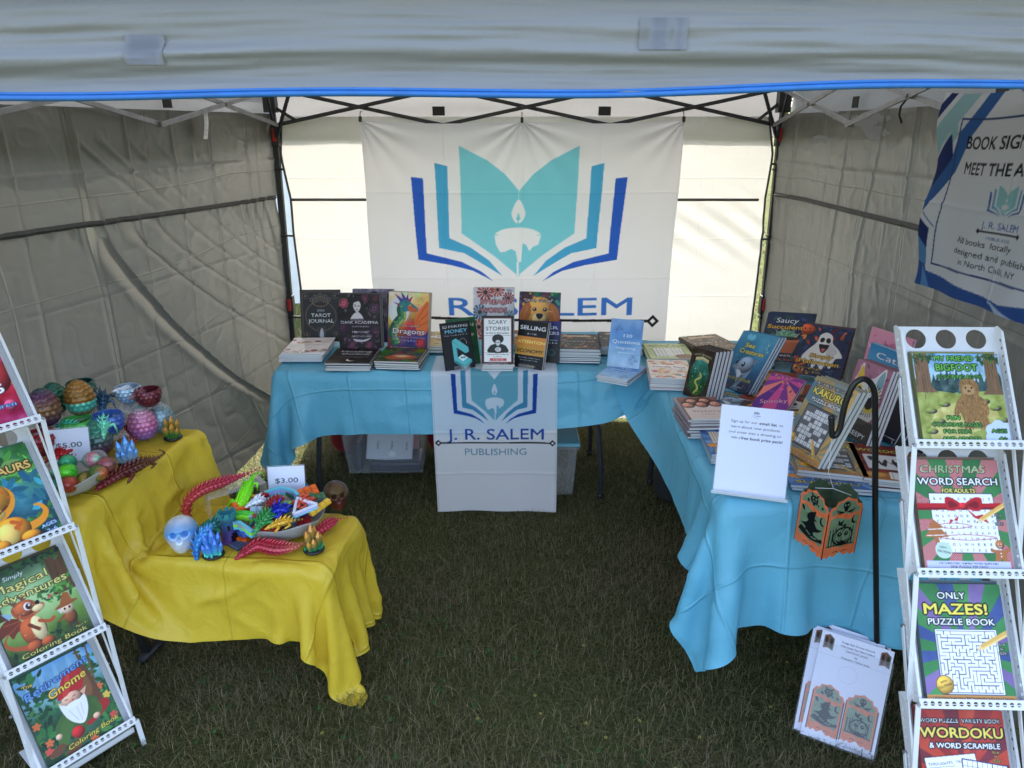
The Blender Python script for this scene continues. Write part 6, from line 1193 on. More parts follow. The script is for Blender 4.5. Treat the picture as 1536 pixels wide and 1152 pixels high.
stack('orange leaf','left of the autumn leaf stack',1.10,2.86,T0,-40,2,.19,.22,.008,art('autumn',seed=3),(.3,.12,.06),seed=24)
stack('plum and orange','before the purple book',1.00,2.62,T0,-30,3,WB,.25,.008,art('ghostflat'),(.14,.06,.08),seed=25)
stack('dark green','behind the ghost coloring book',1.20,3.40,T0,-20,5,WB,HB,.008,art('mandala',bg=(50,70,50),seed=31,t='FOREST'),(.05,.09,.05),seed=26)
# ------------------------------------------------------------------ 3D printed toys
def mixc(cols,t):
    cols=[np.asarray(c,float) for c in cols]; t=float(np.clip(t,0,1))*(len(cols)-1); i=min(int(t),len(cols)-2); return cols[i]*(1-(t-i))+cols[i+1]*(t-i)
def egg_mesh(r,h,cols,lo=0.,hi=1.,nu=90,nv=60,rows=12,cols_n=15,shell=False,amp=.13,bands=None,uvs=None):
    """scaly egg; lo..hi the part of the height kept; colours (linear) run bottom to top"""
    V=[];C=[]; vs=np.linspace(lo,hi,nv)
    for v in vs:
        t=PI*v; rr=math.sin(t)*(1-.24*(v-.45))*(1-.16*max(0,v-.5)); z=h*(.5-.5*math.cos(t))
        for k in range(nu):
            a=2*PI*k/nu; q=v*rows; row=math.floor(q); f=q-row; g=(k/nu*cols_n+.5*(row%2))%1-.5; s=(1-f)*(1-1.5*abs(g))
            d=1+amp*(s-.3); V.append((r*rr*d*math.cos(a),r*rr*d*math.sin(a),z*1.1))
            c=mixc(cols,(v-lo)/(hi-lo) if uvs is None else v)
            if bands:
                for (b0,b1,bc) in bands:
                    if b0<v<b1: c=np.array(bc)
            C.append(c*(.50+.85*s))  # relief shading put into the colour: darker in the gaps between scales
    F=gridF(nu,nv).tolist(); F=[[i*nu+k,i*nu+(k+1)%nu,(i+1)*nu+(k+1)%nu,(i+1)*nu+k] for i in range(nv-1) for k in range(nu)]
    if shell:
        n=len(V); m=nv
        for i in range(m):
            v=vs[m-1-i]; t=PI*v; rr=math.sin(t)*(1-.16*(v-.45))*.88; z=max(h*(.5-.5*math.cos(t)),h*(.5-.5*math.cos(PI*lo))+.004)
            for k in range(nu): a=2*PI*k/nu; V.append((r*rr*math.cos(a),r*rr*math.sin(a),z*1.1)); C.append(np.asarray(cols[-1])*.8)
        F+=[[(m+i-1)*nu+k,(m+i-1)*nu+(k+1)%nu,(m+i)*nu+(k+1)%nu,(m+i)*nu+k] for i in range(0,m) for k in range(nu) if m+i<2*m]
    return raw_mesh('egg',V,F,C,True)
def K(r,g,b): return lin((r,g,b))
def egg(name,label,cat,loc,r,h,cols,rot=(0,0,0),group=None,m='silk',**k):
    me=egg_mesh(r,h,cols,**k); z0=min(v.co.z for v in me.vertices)
    o=link(name,me,M[m]); o.location=(loc[0],loc[1],loc[2]-z0*math.cos(rot[0])); o.rotation_euler=rot; return tag(o,label,cat,group)
def dragon(name,label,path,r,cols,seed=1,spike=.72,legs=True,n=None,cat='toy dragon',group='articulated toy dragons',wings=False,head=1.0,flat=.8):
    P=spline(np.array(path,float),14,False); L=np.concatenate([[0],np.cumsum(np.linalg.norm(np.diff(P,axis=0),axis=1))]); T=L[-1]; n=n or max(6,int(T/(r*1.1)))
    b=MB(); r_=random.Random(seed); up=Vector((0,0,1))
    for i in range(n):
        t=i/(n-1); s=T*t; p=Vector([np.interp(s,L,P[:,j]) for j in range(3)]); q=Vector([np.interp(min(T,s+T*.02),L,P[:,j]) for j in range(3)]); p0=Vector([np.interp(max(0,s-T*.02),L,P[:,j]) for j in range(3)])
        d=(q-p0).normalized(); side=d.cross(up); side=side.normalized() if side.length>.1 else Vector((1,0,0)); u=side.cross(d).normalized()
        k=(.55+.9*math.sin(PI*min(1,t*1.15+.12)))*(1-.72*max(0,t-.45)/.55); rr=r*max(.22,k); c=mixc(cols,t)
        b.M=Matrix.Translation(p)@Matrix((side,d,u)).transposed().to_4x4(); b.ball((0,0,0),(rr,rr*.8,rr*flat),8,6,c)
        b.cone((0,0,rr*flat*.6),(0,rr*.9,rr*(flat+.9*spike)),rr*.34,4,c*1.15)
        for sg in(-1,1):
            b.cone((sg*rr*.7,0,0),(sg*rr*(1.0+.7*spike),rr*.8,rr*.15),rr*.30,4,c*.9); b.cone((sg*rr*.5,0,rr*.5),(sg*rr*.9,rr*.8,rr*(.6+.6*spike)),rr*.24,4,c*1.05)
        if legs and i in (int(n*.22),int(n*.55)):
            for sg in(-1,1):
                b.tube([(sg*rr*.6,0,0),(sg*rr*1.9,rr*.6,-rr*.1),(sg*rr*2.3,-rr*.6,-rr*flat*.6)],[rr*.42,rr*.34,rr*.22],6,c)
                for w_ in(-.5,0,.5): b.cone((sg*rr*2.3,-rr*.6,-rr*flat*.6),(sg*rr*(2.5+abs(w_)*.2),-rr*1.3,-rr*flat*.7+0*w_+rr*.0),rr*.12,4,c)
        if i==0:
            h=r*1.0*head; b.ball((0,-h*.9,h*.1),(h*.75,h*.95,h*.6),8,6,c); b.ball((0,-h*1.7,-h*.05),(h*.45,h*.75,h*.36),8,6,c*1.05)
            for sg in(-1,1): b.cone((sg*h*.4,-h*.6,h*.4),(sg*h*.8,h*.6,h*1.1),h*.22,5,c*1.15); b.cone((sg*h*.6,-h*.7,0),(sg*h*1.2,h*.1,h*.2),h*.2,4,c); b.ball((sg*h*.42,-h*1.35,h*.3),h*.12,6,4,(.02,.02,.02))
        if wings and i==int(n*.3):
            for sg in(-1,1): b.add([(sg*rr*.5,0,rr*.4),(sg*rr*3.2,-rr*.6,rr*1.6),(sg*rr*3.4,rr*1.0,rr*1.1),(sg*rr*2.4,rr*2.0,rr*.9),(sg*rr*.6,rr*1.6,rr*.4)],[(0,1,2,3,4),(4,3,2,1,0)],c*1.1)
    b.M=Matrix.Identity(4); o=b.build(name,M['silk'],None,True); return tag(o,label,cat,group)
def crystal(label,loc,k,cols,seed,rz=0):
    o=empty('crystal_cluster',loc,(0,0,rz),label,'toy crystal','printed crystal clusters'); r=random.Random(seed)
    b=MB(); b.lathe([(.0,0),(.030*k,0),(.032*k,.003*k),(.031*k,.008*k),(.026*k,.009*k),(0,.009*k)],24,cap=False,col=(.012,.012,.013)); b.build('base',M['plastic'],o,True)
    b=MB(); sp=[(0,.004,.082,.012,.04),(.010,.006,.066,.010,.22),(-.011,.003,.072,.011,-.18),(.005,-.010,.058,.011,.08),(-.008,-.011,.046,.010,-.22),(.015,-.007,.042,.009,.38),(-.017,-.004,.040,.009,-.42)]
    for (x,y,h,w,l) in sp:
        d=Vector((l*.45+x*6,y*9,1)).normalized(); p=Vector((x,y,.006))*k; e=p+d*h*k*.72; t=p+d*h*k
        b.tube([p,p+d*h*k*.35,e,t],[w*k*.8,w*k,w*k*.85,w*k*.05],6,[cols[0],mixc(cols,.45),mixc(cols,.8),cols[-1]])
    for i in range(22):
        a=r.uniform(0,6.28); q=r.uniform(.012,.026)*k; x,y=q*math.cos(a),q*math.sin(a); b.cone((x,y,.006*k),(x*1.15,y*1.15,r.uniform(.012,.024)*k),.005*k,5,np.asarray(cols[0])*r.uniform(.8,1.3))
    b.build('crystals',M['silk'],o); return o
def skull(label,loc,k,cols,rz,tilt=0):
    nu,nv=72,54; V=[];C=[]
    def g(x,z,cx,cz,sx,sz): return math.exp(-((x-cx)/sx)**2-((z-cz)/sz)**2)
    for i in range(nv):
        t=PI*(i+.0)/(nv-1)
        for j in range(nu):
            a=2*PI*j/nu; d=Vector((math.sin(t)*math.cos(a),math.sin(t)*math.sin(a),-math.cos(t))); x,y,z=d
            r=1.0; p=Vector((x*.78,y*.98,z*.82))
            if z<-.05: # face and jaw narrow downwards, back of the head rises
                q=min(1,(-z-.05)/.75); p.x*=1-.22*q; 
                if y>0: p.y*=1-.45*q; p.z*=1-.30*q
                else: p.y=p.y*(1-.05*q)-.10*q*(1 if t>.2 else .5); p.z*=1+.28*q
            f=max(0,-y)
            if f>.1:
                e=g(x,z,-.35,-.02,.135,.14)+g(x,z,.35,-.02,.135,.14); p.y+=.50*e*f; n_=g(x,z,0,-.30,.075,.11); p.y+=.30*n_*f
                p.y-=.06*g(x,z,0,.20,.6,.08)*f; p.y-=.07*(g(x,z,-.42,-.20,.16,.08)+g(x,z,.42,-.20,.16,.08))*f
                m=g(x,z,0,-.62,.40,.16); p.y-=.05*m*f; p.y+=.035*m*f*(1 if math.sin(x*42)>.6 else 0)+.06*g(x,z,0,-.60,.42,.025)*f
                p.x*=1-.10*g(abs(x),z,.5,-.42,.2,.12)
            c=mixc(cols,.5+.5*z); dk=1
            if f>.1: dk=1-.55*min(1,(g(x,z,-.30,.02,.15,.13)+g(x,z,.30,.02,.15,.13)+g(x,z,0,-.24,.09,.11)))*0
            V.append(p*k); C.append(c*dk)
    F=[[i*nu+j,i*nu+(j+1)%nu,(i+1)*nu+(j+1)%nu,(i+1)*nu+j] for i in range(nv-1) for j in range(nu)]
    me=raw_mesh('skull',[tuple(v) for v in V],F,C,True); o=link('skull',me,M['silk']); z0=min(v.co.z for v in me.vertices)
    o.location=(loc[0],loc[1],loc[2]-z0); o.rotation_euler=(tilt,0,rz); return tag(o,label,'toy skull')
def riser(label,x0,y0,yaw,w,d,h,z):
    o=empty('clear_riser',(x0,y0,z),(0,0,yaw),label,'clear riser','clear risers for the printed toys')
    b=MB(); b.box((0,0,h-.0015),(w,d,.003)); b.build('shelf',M['acrylic'],o)
    for s in(-1,1): b=MB(); b.box((s*(w/2-.0015),0,h/2-.002),(.003,d,h-.004)); b.build('side',M['acrylic'],o)
    return o
TY=.7525
YAW=-R(11.6)
# upper, yellow table: eggs, half eggs, dragons
riser('clear plastic step under the purple and the gold eggs',-1.595,2.315,R(58),.30,.13,.13,TY)
riser('clear plastic step under the white and the maroon half eggs',-1.40,2.46,R(38),.17,.12,.125,TY)
riser('low clear plastic step under the red and green half eggs',-1.55,2.23,R(58),.24,.10,.06,TY)
pu,te,go,gr=K(96,44,92),K(36,110,100),K(170,120,50),K(40,130,90)
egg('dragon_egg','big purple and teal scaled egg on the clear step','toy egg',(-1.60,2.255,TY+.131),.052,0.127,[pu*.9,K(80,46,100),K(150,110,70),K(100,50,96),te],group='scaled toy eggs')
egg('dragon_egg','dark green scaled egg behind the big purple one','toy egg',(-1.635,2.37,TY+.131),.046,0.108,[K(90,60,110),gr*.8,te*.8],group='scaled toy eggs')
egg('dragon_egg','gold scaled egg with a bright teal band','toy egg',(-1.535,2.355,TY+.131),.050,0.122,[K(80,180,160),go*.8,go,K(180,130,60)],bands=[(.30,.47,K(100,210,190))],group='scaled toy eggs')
egg('egg_shell','dark green open half egg behind the gold egg','toy egg',(-1.60,2.475,TY+.131),.050,.115,[gr*.6,te*.7],lo=.06,hi=.62,shell=True,group='half egg cups')
dragon('toy_dragon','small purple dragon peeking over the dark green half egg',[(-1.605,2.43,TY+.205),(-1.595,2.46,TY+.20),(-1.60,2.49,TY+.17)],.011,[K(110,50,90),K(80,40,90)],2,legs=False,n=6)
dragon('toy_dragon','dark blue spiny dragon curled to the right of the gold egg',[(-1.49,2.40,TY+.145),(-1.50,2.43,TY+.17),(-1.53,2.46,TY+.155),(-1.56,2.47,TY+.140)],.014,[K(50,90,120),K(40,70,100),K(36,60,90)],3,spike=1.6,n=9)
egg('egg_shell','white and pale blue open half egg on the clear step','toy egg',(-1.435,2.485,TY+.126),.046,.105,[K(90,150,220),K(190,215,235)],lo=.06,hi=.56,shell=True,group='half egg cups')
dragon('toy_dragon','white baby dragon sitting in the pale blue half egg',[(-1.45,2.455,TY+.188),(-1.44,2.475,TY+.182),(-1.42,2.49,TY+.180),(-1.43,2.51,TY+.176)],.011,[K(226,232,240),K(205,220,236)],4,legs=True,n=8)
egg('egg_shell','maroon open half egg on the clear step','toy egg',(-1.345,2.455,TY+.126),.046,.105,[K(100,30,44),K(120,44,56)],lo=.06,hi=.56,shell=True,group='half egg cups')
dragon('toy_dragon','maroon baby dragon hanging over the rim of the maroon half egg',[(-1.375,2.425,TY+.180),(-1.36,2.44,TY+.186),(-1.345,2.46,TY+.172)],.011,[K(150,100,110),K(110,50,60)],5,legs=False,n=6)
egg('egg_shell','red open half egg in the row behind the five dollar sign','toy egg',(-1.575,2.17,TY+.061),.055,.12,[K(130,28,40),K(160,40,50)],lo=.05,hi=.58,shell=True,group='half egg cups')
dragon('toy_dragon','red baby dragon curled in the red half egg',[(-1.60,2.15,TY+.125),(-1.575,2.14,TY+.128),(-1.55,2.16,TY+.125),(-1.56,2.19,TY+.120),(-1.59,2.19,TY+.118)],.012,[K(190,50,56),K(140,30,40)],6,n=11)
egg('egg_shell','bright green open half egg holding a teal dragon','toy egg',(-1.52,2.29,TY+.061),.055,.12,[K(50,150,80),K(90,210,90)],lo=.05,hi=.58,shell=True,group='half egg cups')
dragon('toy_dragon','teal baby dragon lying in the bright green half egg',[(-1.565,2.265,TY+.128),(-1.54,2.26,TY+.132),(-1.51,2.27,TY+.128),(-1.49,2.30,TY+.124)],.012,[K(80,200,190),K(90,210,120)],7,n=9)
egg('egg_shell','blue open half egg with a mint dragon over its rim','toy egg',(-1.44,2.335,TY+.064),.054,.118,[K(70,180,150),K(60,90,190),K(90,130,220)],lo=.05,hi=.58,shell=True,group='half egg cups')
riser('clear plastic block under the blue half egg',-1.44,2.335,R(40),.10,.10,.064,TY)
dragon('toy_dragon','mint baby dragon climbing out of the blue half egg',[(-1.425,2.275,TY+.105),(-1.427,2.29,TY+.128),(-1.435,2.315,TY+.132),(-1.44,2.345,TY+.12)],.014,[K(140,236,200),K(120,220,190),K(100,200,180)],8,n=8)
dragon('toy_dragon','orange red dragon lying between the blue half egg and the pink egg',[(-1.405,2.40,TY+.012),(-1.425,2.44,TY+.035),(-1.44,2.475,TY+.06),(-1.45,2.50,TY+.05)],.017,[K(190,90,60),K(160,60,50),K(190,110,80)],9,n=9)
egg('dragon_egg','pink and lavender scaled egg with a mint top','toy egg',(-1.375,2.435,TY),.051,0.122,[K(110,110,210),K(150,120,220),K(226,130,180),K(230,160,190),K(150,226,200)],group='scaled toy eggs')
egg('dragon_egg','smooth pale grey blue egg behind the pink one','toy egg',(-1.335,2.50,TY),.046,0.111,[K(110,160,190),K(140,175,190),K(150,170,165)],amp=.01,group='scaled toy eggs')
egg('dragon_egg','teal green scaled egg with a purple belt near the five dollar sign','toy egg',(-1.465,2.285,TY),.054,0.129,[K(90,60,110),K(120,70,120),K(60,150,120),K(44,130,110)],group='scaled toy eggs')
crystal('green crystal cluster with orange tips at the far corner of the yellow table',(-1.275,2.445,TY),1.05,[K(60,120,50),K(70,120,60),K(226,150,50)],1)
crystal('icy blue and white crystal cluster beside the five dollar bowl',(-1.335,2.235,TY),1.15,[K(220,232,240),K(160,205,236),K(60,140,220)],2,.6)
dragon('toy_dragon','long dark brown and red dragon lying along the yellow table edge',[(-1.322,2.055,TY+.012),(-1.305,2.11,TY+.016),(-1.272,2.175,TY+.018),(-1.242,2.235,TY+.015),(-1.235,2.29,TY+.012),(-1.265,2.32,TY+.010)],.0165,[K(120,30,34),K(90,36,30),K(110,70,34),K(60,40,34)],10,n=19)
# bowls: pointed, flared, frosted plastic
def bowl(label,loc,rz,ax,ay,h,lift,k=.52):
    o=empty('plastic_bowl',loc,(0,0,rz),label,'bowl'); n=64; m=14; V=[]
    def ring(a,t,off=0):
        ca,sa=math.cos(a),math.sin(a); p=1.0/((abs(ca)**2.6+abs(sa)**2.6)**(1/2.6)); c=(abs(math.sin(2*a)))**3; w=k+(1-k)*t**.75
        return ((ax*w*ca*p*(1+.06*c*t))-off*ca,(ay*w*sa*p*(1+.06*c*t))-off*sa,h*t**1.25+lift*c*t**2)
    for s_ in (0,1):
        for i in range(m):
            t=i/(m-1) if s_==0 else 1-i/(m-1)
            for j in range(n): x,y,z=ring(2*PI*j/n,t,.002*s_); V.append((x,y,z+.002*s_*(1-t)))
    F=[[i*n+j,i*n+(j+1)%n,(i+1)*n+(j+1)%n,(i+1)*n+j] for i in range(2*m-1) for j in range(n)]+[list(range(n-1,-1,-1)),[ (2*m-1)*n+j for j in range(n)]]
    link('shell',raw_mesh('shell',V,F,None,True),M['frosted'],o); return o
bowl('frosted pointed plastic bowl full of small scaled eggs',(-1.445,2.045,TY+.001),R(28),.135,.118,.050,.026)
lime,mint=K(120,230,40),K(110,220,180)
for i,(nm,x,y,z,cs,rx,rz) in enumerate((('lime green',-1.486,2.020,.045,[lime*.8,lime],1.2,.3),('brown and purple striped',-1.425,2.005,.042,[K(150,80,60),K(110,60,110),K(60,110,80)],1.4,1.0),('pink and mint',-1.478,2.062,.050,[mint,K(220,130,150),mint],1.3,.6),('bright lime green upright',-1.392,2.035,.062,[lime,K(80,220,60),lime],1.2,-.2),('small jade green',-1.442,2.090,.058,[K(50,160,110),K(70,190,140)],.9,.4),('mint and pink striped upper',-1.388,2.092,.068,[mint,mint,K(230,130,160),mint],1.2,1.2),('teal, pink and brown striped',-1.345,2.078,.056,[K(60,120,110),K(190,100,110),K(90,70,60)],1.3,1.5),('orange and green banded',-1.352,2.046,.048,[K(230,110,40),K(80,140,70),K(210,80,50)],1.4,1.3),('small orange and red',-1.385,2.000,.036,[K(220,110,60),K(160,50,50)],1.2,.2),('dark teal',-1.455,1.998,.030,[K(30,110,100),K(50,140,120)],1.3,.9),('pink and blue lowest',-1.43,2.045,.018,[K(200,110,140),K(80,120,190)],1.3,.5),('green and gold',-1.37,2.065,.026,[K(60,130,70),K(190,150,60)],1.4,.1))):
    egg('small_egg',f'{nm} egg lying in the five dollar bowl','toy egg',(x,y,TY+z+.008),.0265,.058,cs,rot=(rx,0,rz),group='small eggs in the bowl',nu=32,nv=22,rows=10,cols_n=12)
dragon('toy_dragon','bright red dragon lying on top of the eggs in the bowl',[(-1.49,2.085,TY+.098),(-1.465,2.08,TY+.108),(-1.435,2.075,TY+.112),(-1.41,2.08,TY+.105)],.013,[K(150,24,30),K(190,30,36),K(160,26,30)],11,n=9)
def price(label,txt,loc,yaw,lean,w=.125,h=.10):
    o=empty('price_sign',loc,(-R(lean),0,R(yaw)),label,'price sign')
    c=Cv(w*.96,h*.93,110,(232,234,250)); c.text(txt,50,c.YM*.57,19,(28,34,50),None,0,62,.03)
    P,F,C,_=c.mesh('paper',lambda x,z:np.c_[x,0*x-.0012,z+.003]); link('paper',raw_mesh('paper',P,F,C),M['matte_print'],o)
    b=MB(); b.box((0,-.003,h/2),(w,.0015,h)); b.box((0,.0015,h/2),(w,.0015,h)); b.box((0,.03,.001),(w,.065,.002)); b.build('holder',M['acrylic'],o); return o
price('white five dollar price card in a clear holder behind the egg bowl','$5.00',(-1.478,2.150,TY+.045),14,16,.130,.118)
# lower end of the yellow cloth
LY=.5105
bowl('frosted plastic bowl heaped with colourful fidget toys',(-.815,2.19,LY),R(-4),.152,.118,.066,.020)
def blocks(name,label,loc,rot,col,n=3,s=.021,rows=1,gap=.0015,cols2=None,kind='fidget toy'):
    b=MB()
    for j in range(rows):
        for i in range(n):
            c=np.asarray(col if cols2 is None or (i+j)%2==0 else cols2); b.box(((i-(n-1)/2)*(s+gap),(j-(rows-1)/2)*(s+gap),0),(s,s,s*.8),c); b.box(((i-(n-1)/2)*(s+gap),(j-(rows-1)/2)*(s+gap),s*.43),(s*.62,s*.62,s*.10),c*1.08)
        b.box((0,(j-(rows-1)/2)*(s+gap),-.002),((n-.4)*(s+gap),s*.4,s*.4),np.asarray(col)*.8)
    if rows>1: b.box((0,0,-.003),(s*.5,rows*(s+gap)*.8,s*.4),np.asarray(col)*.8)
    o=b.build(name,M['plastic'],None,bevel=.0018); o.location=loc; o.rotation_euler=rot; return tag(o,label,kind,'fidget toys in the bowl')
def zig(label,pts,cols,w=.013):
    b=MB()
    for k,(a,c) in enumerate(zip(pts[:-1],pts[1:])):
        for q in range(3): off=Vector((0,0,(q-1)*w*.7)); b.bar(Vector(a)+off,Vector(c)+off,w,w*.68,cols[q%len(cols)])
    o=b.build('zigzag_toy',M['plastic'],None,bevel=.0015); return tag(o,label,'fidget toy','fidget toys in the bowl')
OR,RE,YE,LI=K(226,100,30),K(160,24,32),K(236,186,60),K(150,236,60); cy,la,pk=K(110,200,220),K(180,170,230),K(230,170,210)
lm=lambda x,y,z:(x,y,z)
zig('lime green folding bar at the left rim of the toy bowl',[(-.99,2.155,.585),(-.93,2.155,.592),(-.888,2.150,.588)],[LI*.8,LI,K(80,200,60)],.016)
zig('cyan and lime striped folding bar at the left rim of the toy bowl',[(-.985,2.125,.568),(-.93,2.115,.578),(-.872,2.075,.566)],[cy,LI,cy],.014)
blocks('fidget_bricks','orange double row brick toy beside the lime lizard',(-.938,2.200,.600),(.35,.25,.75),OR,4,.020,2)
dragon('toy_dragon','white spiny dragon on top of the toy bowl',[(-.905,2.195,.617),(-.885,2.21,.622),(-.862,2.225,.618)],.013,[K(220,225,240),K(235,238,248)],12,legs=False,n=6)
zig('pastel cyan and lavender bar across the back of the toy bowl',[(-.895,2.285,.60),(-.845,2.305,.61),(-.79,2.285,.608),(-.765,2.255,.606)],[cy,la,cy],.014)
dragon('toy_dragon','dark red curled dragon in the middle of the toy bowl',[(-.850,2.175,.612),(-.835,2.20,.620),(-.81,2.225,.618),(-.785,2.235,.612)],.013,[K(150,26,30),K(180,30,36)],13,legs=False,n=9,spike=.6)
blocks('fidget_bricks','lime green brick toy behind the royal blue dragon',(-.800,2.205,.602),(.1,.2,.5),LI*.8,3,.017,2)
dragon('toy_dragon','royal blue spiny dragon in the middle of the toy bowl',[(-.825,2.145,.606),(-.80,2.155,.615),(-.775,2.15,.612),(-.76,2.165,.604)],.016,[K(30,50,180),K(40,60,200)],14,spike=1.3,n=7)
zig('pastel rainbow zigzag strip on the right of the toy bowl',[(-.755,2.205,.618),(-.745,2.13,.606),(-.675,2.175,.618),(-.755,2.205,.626)],[K(130,210,226),K(200,190,236),K(225,225,240)],.0095)
dragon('toy_dragon','coral orange spiny dragon near the back of the toy bowl',[(-.755,2.21,.612),(-.73,2.205,.620),(-.70,2.195,.616),(-.68,2.185,.606)],.014,[K(226,96,70),K(206,80,60)],15,n=7)
blocks('fidget_bricks','orange brick toy at the back right of the toy bowl',(-.737,2.282,.612),(.3,-.1,.55),OR,3,.022,2)
blocks('fidget_bricks','dark green brick piece at the right rim of the toy bowl',(-.702,2.270,.602),(.2,.3,.6),K(60,120,80),3,.018,2)
blocks('fidget_bricks','yellow brick bar sticking out over the right rim of the toy bowl',(-.672,2.190,.604),(.0,-.25,.85),YE,4,.020,1)
dragon('toy_dragon','green leafy dragon at the front of the toy bowl',[(-.850,2.085,.592),(-.84,2.115,.606),(-.83,2.15,.612),(-.825,2.175,.606)],.015,[K(60,150,80),K(70,170,90)],16,spike=1.3,n=8)
blocks('fidget_bricks','dark red flat bar at the front of the toy bowl',(-.828,2.090,.578),(.3,0,-.12),RE,4,.022,1)
blocks('fidget_bricks','dark red short bar at the centre left of the toy bowl',(-.870,2.143,.590),(.2,.2,.3),RE,2,.022,1)
blocks('fidget_bricks','dark red block beside the royal blue dragon',(-.812,2.133,.588),(.1,.1,-.2),RE*1.1,2,.022,2)
dragon('toy_dragon','yellow spiny dragon lying along the front rim of the toy bowl',[(-.805,2.085,.592),(-.775,2.095,.600),(-.745,2.105,.600),(-.715,2.12,.596)],.012,[YE,YE*.9],17,n=9,spike=.8)
blocks('fidget_bricks','pale grey blue brick in the left half of the toy bowl',(-.885,2.165,.596),(.4,.1,.2),K(150,180,200),2,.022,2)
blocks('fidget_bricks','jade green brick at the back of the toy bowl',(-.797,2.292,.598),(.2,.2,.9),K(50,110,80),2,.018,2)
blocks('fidget_bricks','small yellow block at the back left of the toy bowl',(-.925,2.272,.598),(.1,.3,.3),YE,2,.016,1)
blocks('fidget_bricks','small red spiked block at the back of the toy bowl',(-.895,2.272,.606),(.3,.2,.8),RE*1.2,2,.016,1)
blocks('fidget_bricks','dark slate block under the yellow dragon',(-.770,2.112,.572),(.1,0,.1),K(50,60,76),3,.020,1)
blocks('fidget_bricks','dark slate block at the right rim of the toy bowl',(-.690,2.235,.598),(.1,0,.4),K(50,70,80),2,.020,1)
for i,(x,y,c,nm) in enumerate(((-.87,2.22,OR*.8,'orange'),(-.78,2.17,K(60,150,160),'teal'),(-.74,2.24,K(120,60,130),'purple'),(-.84,2.24,LI*.6,'olive'),(-.90,2.12,K(60,90,170),'blue'),(-.72,2.15,RE,'crimson'))):
    blocks('fidget_bricks',f'{nm} brick deep inside the toy bowl',(x,y,.556),(.2,.1,i),c,3,.022,2)
blocks('fidget_bricks','orange brick bar lying on the cloth under the left rim of the toy bowl',(-.955,2.125,LY+.010),(0,0,-.35),OR,5,.021,1)
dragon('toy_lizard','lime green lizard draped over the left edge of the toy bowl',[(-.965,2.165,.588),(-.955,2.20,.605),(-.945,2.24,.632),(-.935,2.275,.662),(-.925,2.30,.676),(-.905,2.315,.672),(-.90,2.305,.655)],.0155,[K(150,240,30),K(130,230,30),K(110,210,30)],18,spike=.35,n=20,flat=.75,cat='toy lizard')
riser('tilted clear plastic stand under the pink striped dragon',-1.035,2.36,R(38),.21,.09,.085,LY)
dragon('toy_dragon','long pink and red dragon lying on the clear stand behind the lizard',[(-1.155,2.215,LY+.042),(-1.155,2.235,LY+.085),(-1.12,2.285,LY+.108),(-1.06,2.345,LY+.110),(-1.00,2.41,LY+.112),(-.955,2.455,LY+.115),(-.94,2.46,LY+.07)],.0155,[K(200,70,60),K(190,60,70),K(200,60,90),K(190,60,80)],19,n=26,legs=False,spike=.8)
dragon('toy_dragon','teal dragon lying behind the castle tower',[(-1.085,2.155,LY+.012),(-1.045,2.195,LY+.02),(-1.00,2.23,LY+.03),(-.975,2.275,LY+.05)],.019,[K(70,170,150),K(60,150,140),K(80,180,160)],20,n=11)
skull('pale skull with a blue brow and crown at the front left of the yellow cloth',(-1.105,2.065,LY),.068,[K(230,232,240),K(214,220,236),K(90,160,226),K(150,180,220),K(225,230,238)],R(18),-R(20))
skull('dark bronze and red skull beside the three dollar bowl',(-.655,2.345,LY),.060,[K(110,30,40),K(80,40,34),K(96,74,40),K(70,44,34)],R(24),-R(16))
dragon('toy_dragon','light blue dragon leaning between the pale skull and the blue crystals',[(-1.045,2.025,LY+.012),(-1.04,2.03,LY+.05),(-1.02,2.05,LY+.078),(-1.005,2.10,LY+.085),(-.985,2.12,LY+.10)],.014,[K(60,140,220),K(80,160,226),K(110,170,226)],21,n=10,legs=False)
crystal('blue crystal cluster with a mint foot at the front of the yellow cloth',(-.995,2.035,LY),1.12,[K(90,220,200),K(90,160,230),K(70,110,210)],3,.4)
crystal('orange tipped green crystal cluster at the front corner of the yellow cloth',(-.668,2.065,LY),1.12,[K(50,160,110),K(80,120,70),K(240,160,70)],4,1.1)
# castle tower with gate plate
o=empty('castle_tower',(-.972,2.125,LY),(0,0,R(20)),'small purple and teal castle tower with battlements and a gate plate','toy tower')
cs=[K(110,70,150),K(80,70,140),K(60,90,140),K(60,150,150)]
b=MB(); prof=[(.030,0),(.028,.008),(.0265,.045),(.0255,.080),(.031,.096),(.031,.102),(.0255,.102),(.0255,.094),(0,.094)]; b.lathe(prof,40,col=[mixc(cs,z/.11) for _,z in prof],cap=False)
for k in range(8):
    a=2*PI*k/8; b.M=Matrix.Rotation(a,4,'Z'); b.box((.0283,0,.108),(.0058,.013,.013),cs[-1])
b.M=Matrix.Identity(4); b.build('tower',M['silk'],o)
for a,z,hh in ((-1.5,.062,.018),(-.2,.05,.014),(-2.9,.055,.014)): b=MB(); b.M=Matrix.Rotation(a,4,'Z'); b.box((.0262,0,z),(.003,.008,hh),K(20,16,30)); b.build('window',M['silk'],o)
b=MB(); b.M=Matrix.Rotation(-1.0,4,'Z'); b.box((.0285,0,.016),(.004,.020,.032),K(24,18,34)); b.box((.029,0,.036),(.004,.012,.010),K(24,18,34)); b.build('door',M['silk'],o)
b=MB(); b.M=Matrix.Rotation(-1.0,4,'Z'); b.box((.056,0,.004),(.050,.052,.005),K(70,80,110))
for i in range(6):
    b.box((.034+i*.0088,0,.0085),(.002,.052,.004),K(110,120,150)); b.box((.056,-.022+i*.0088,.0085),(.05,.002,.004),K(110,120,150))
b.build('gate_plate',M['silk'],o)
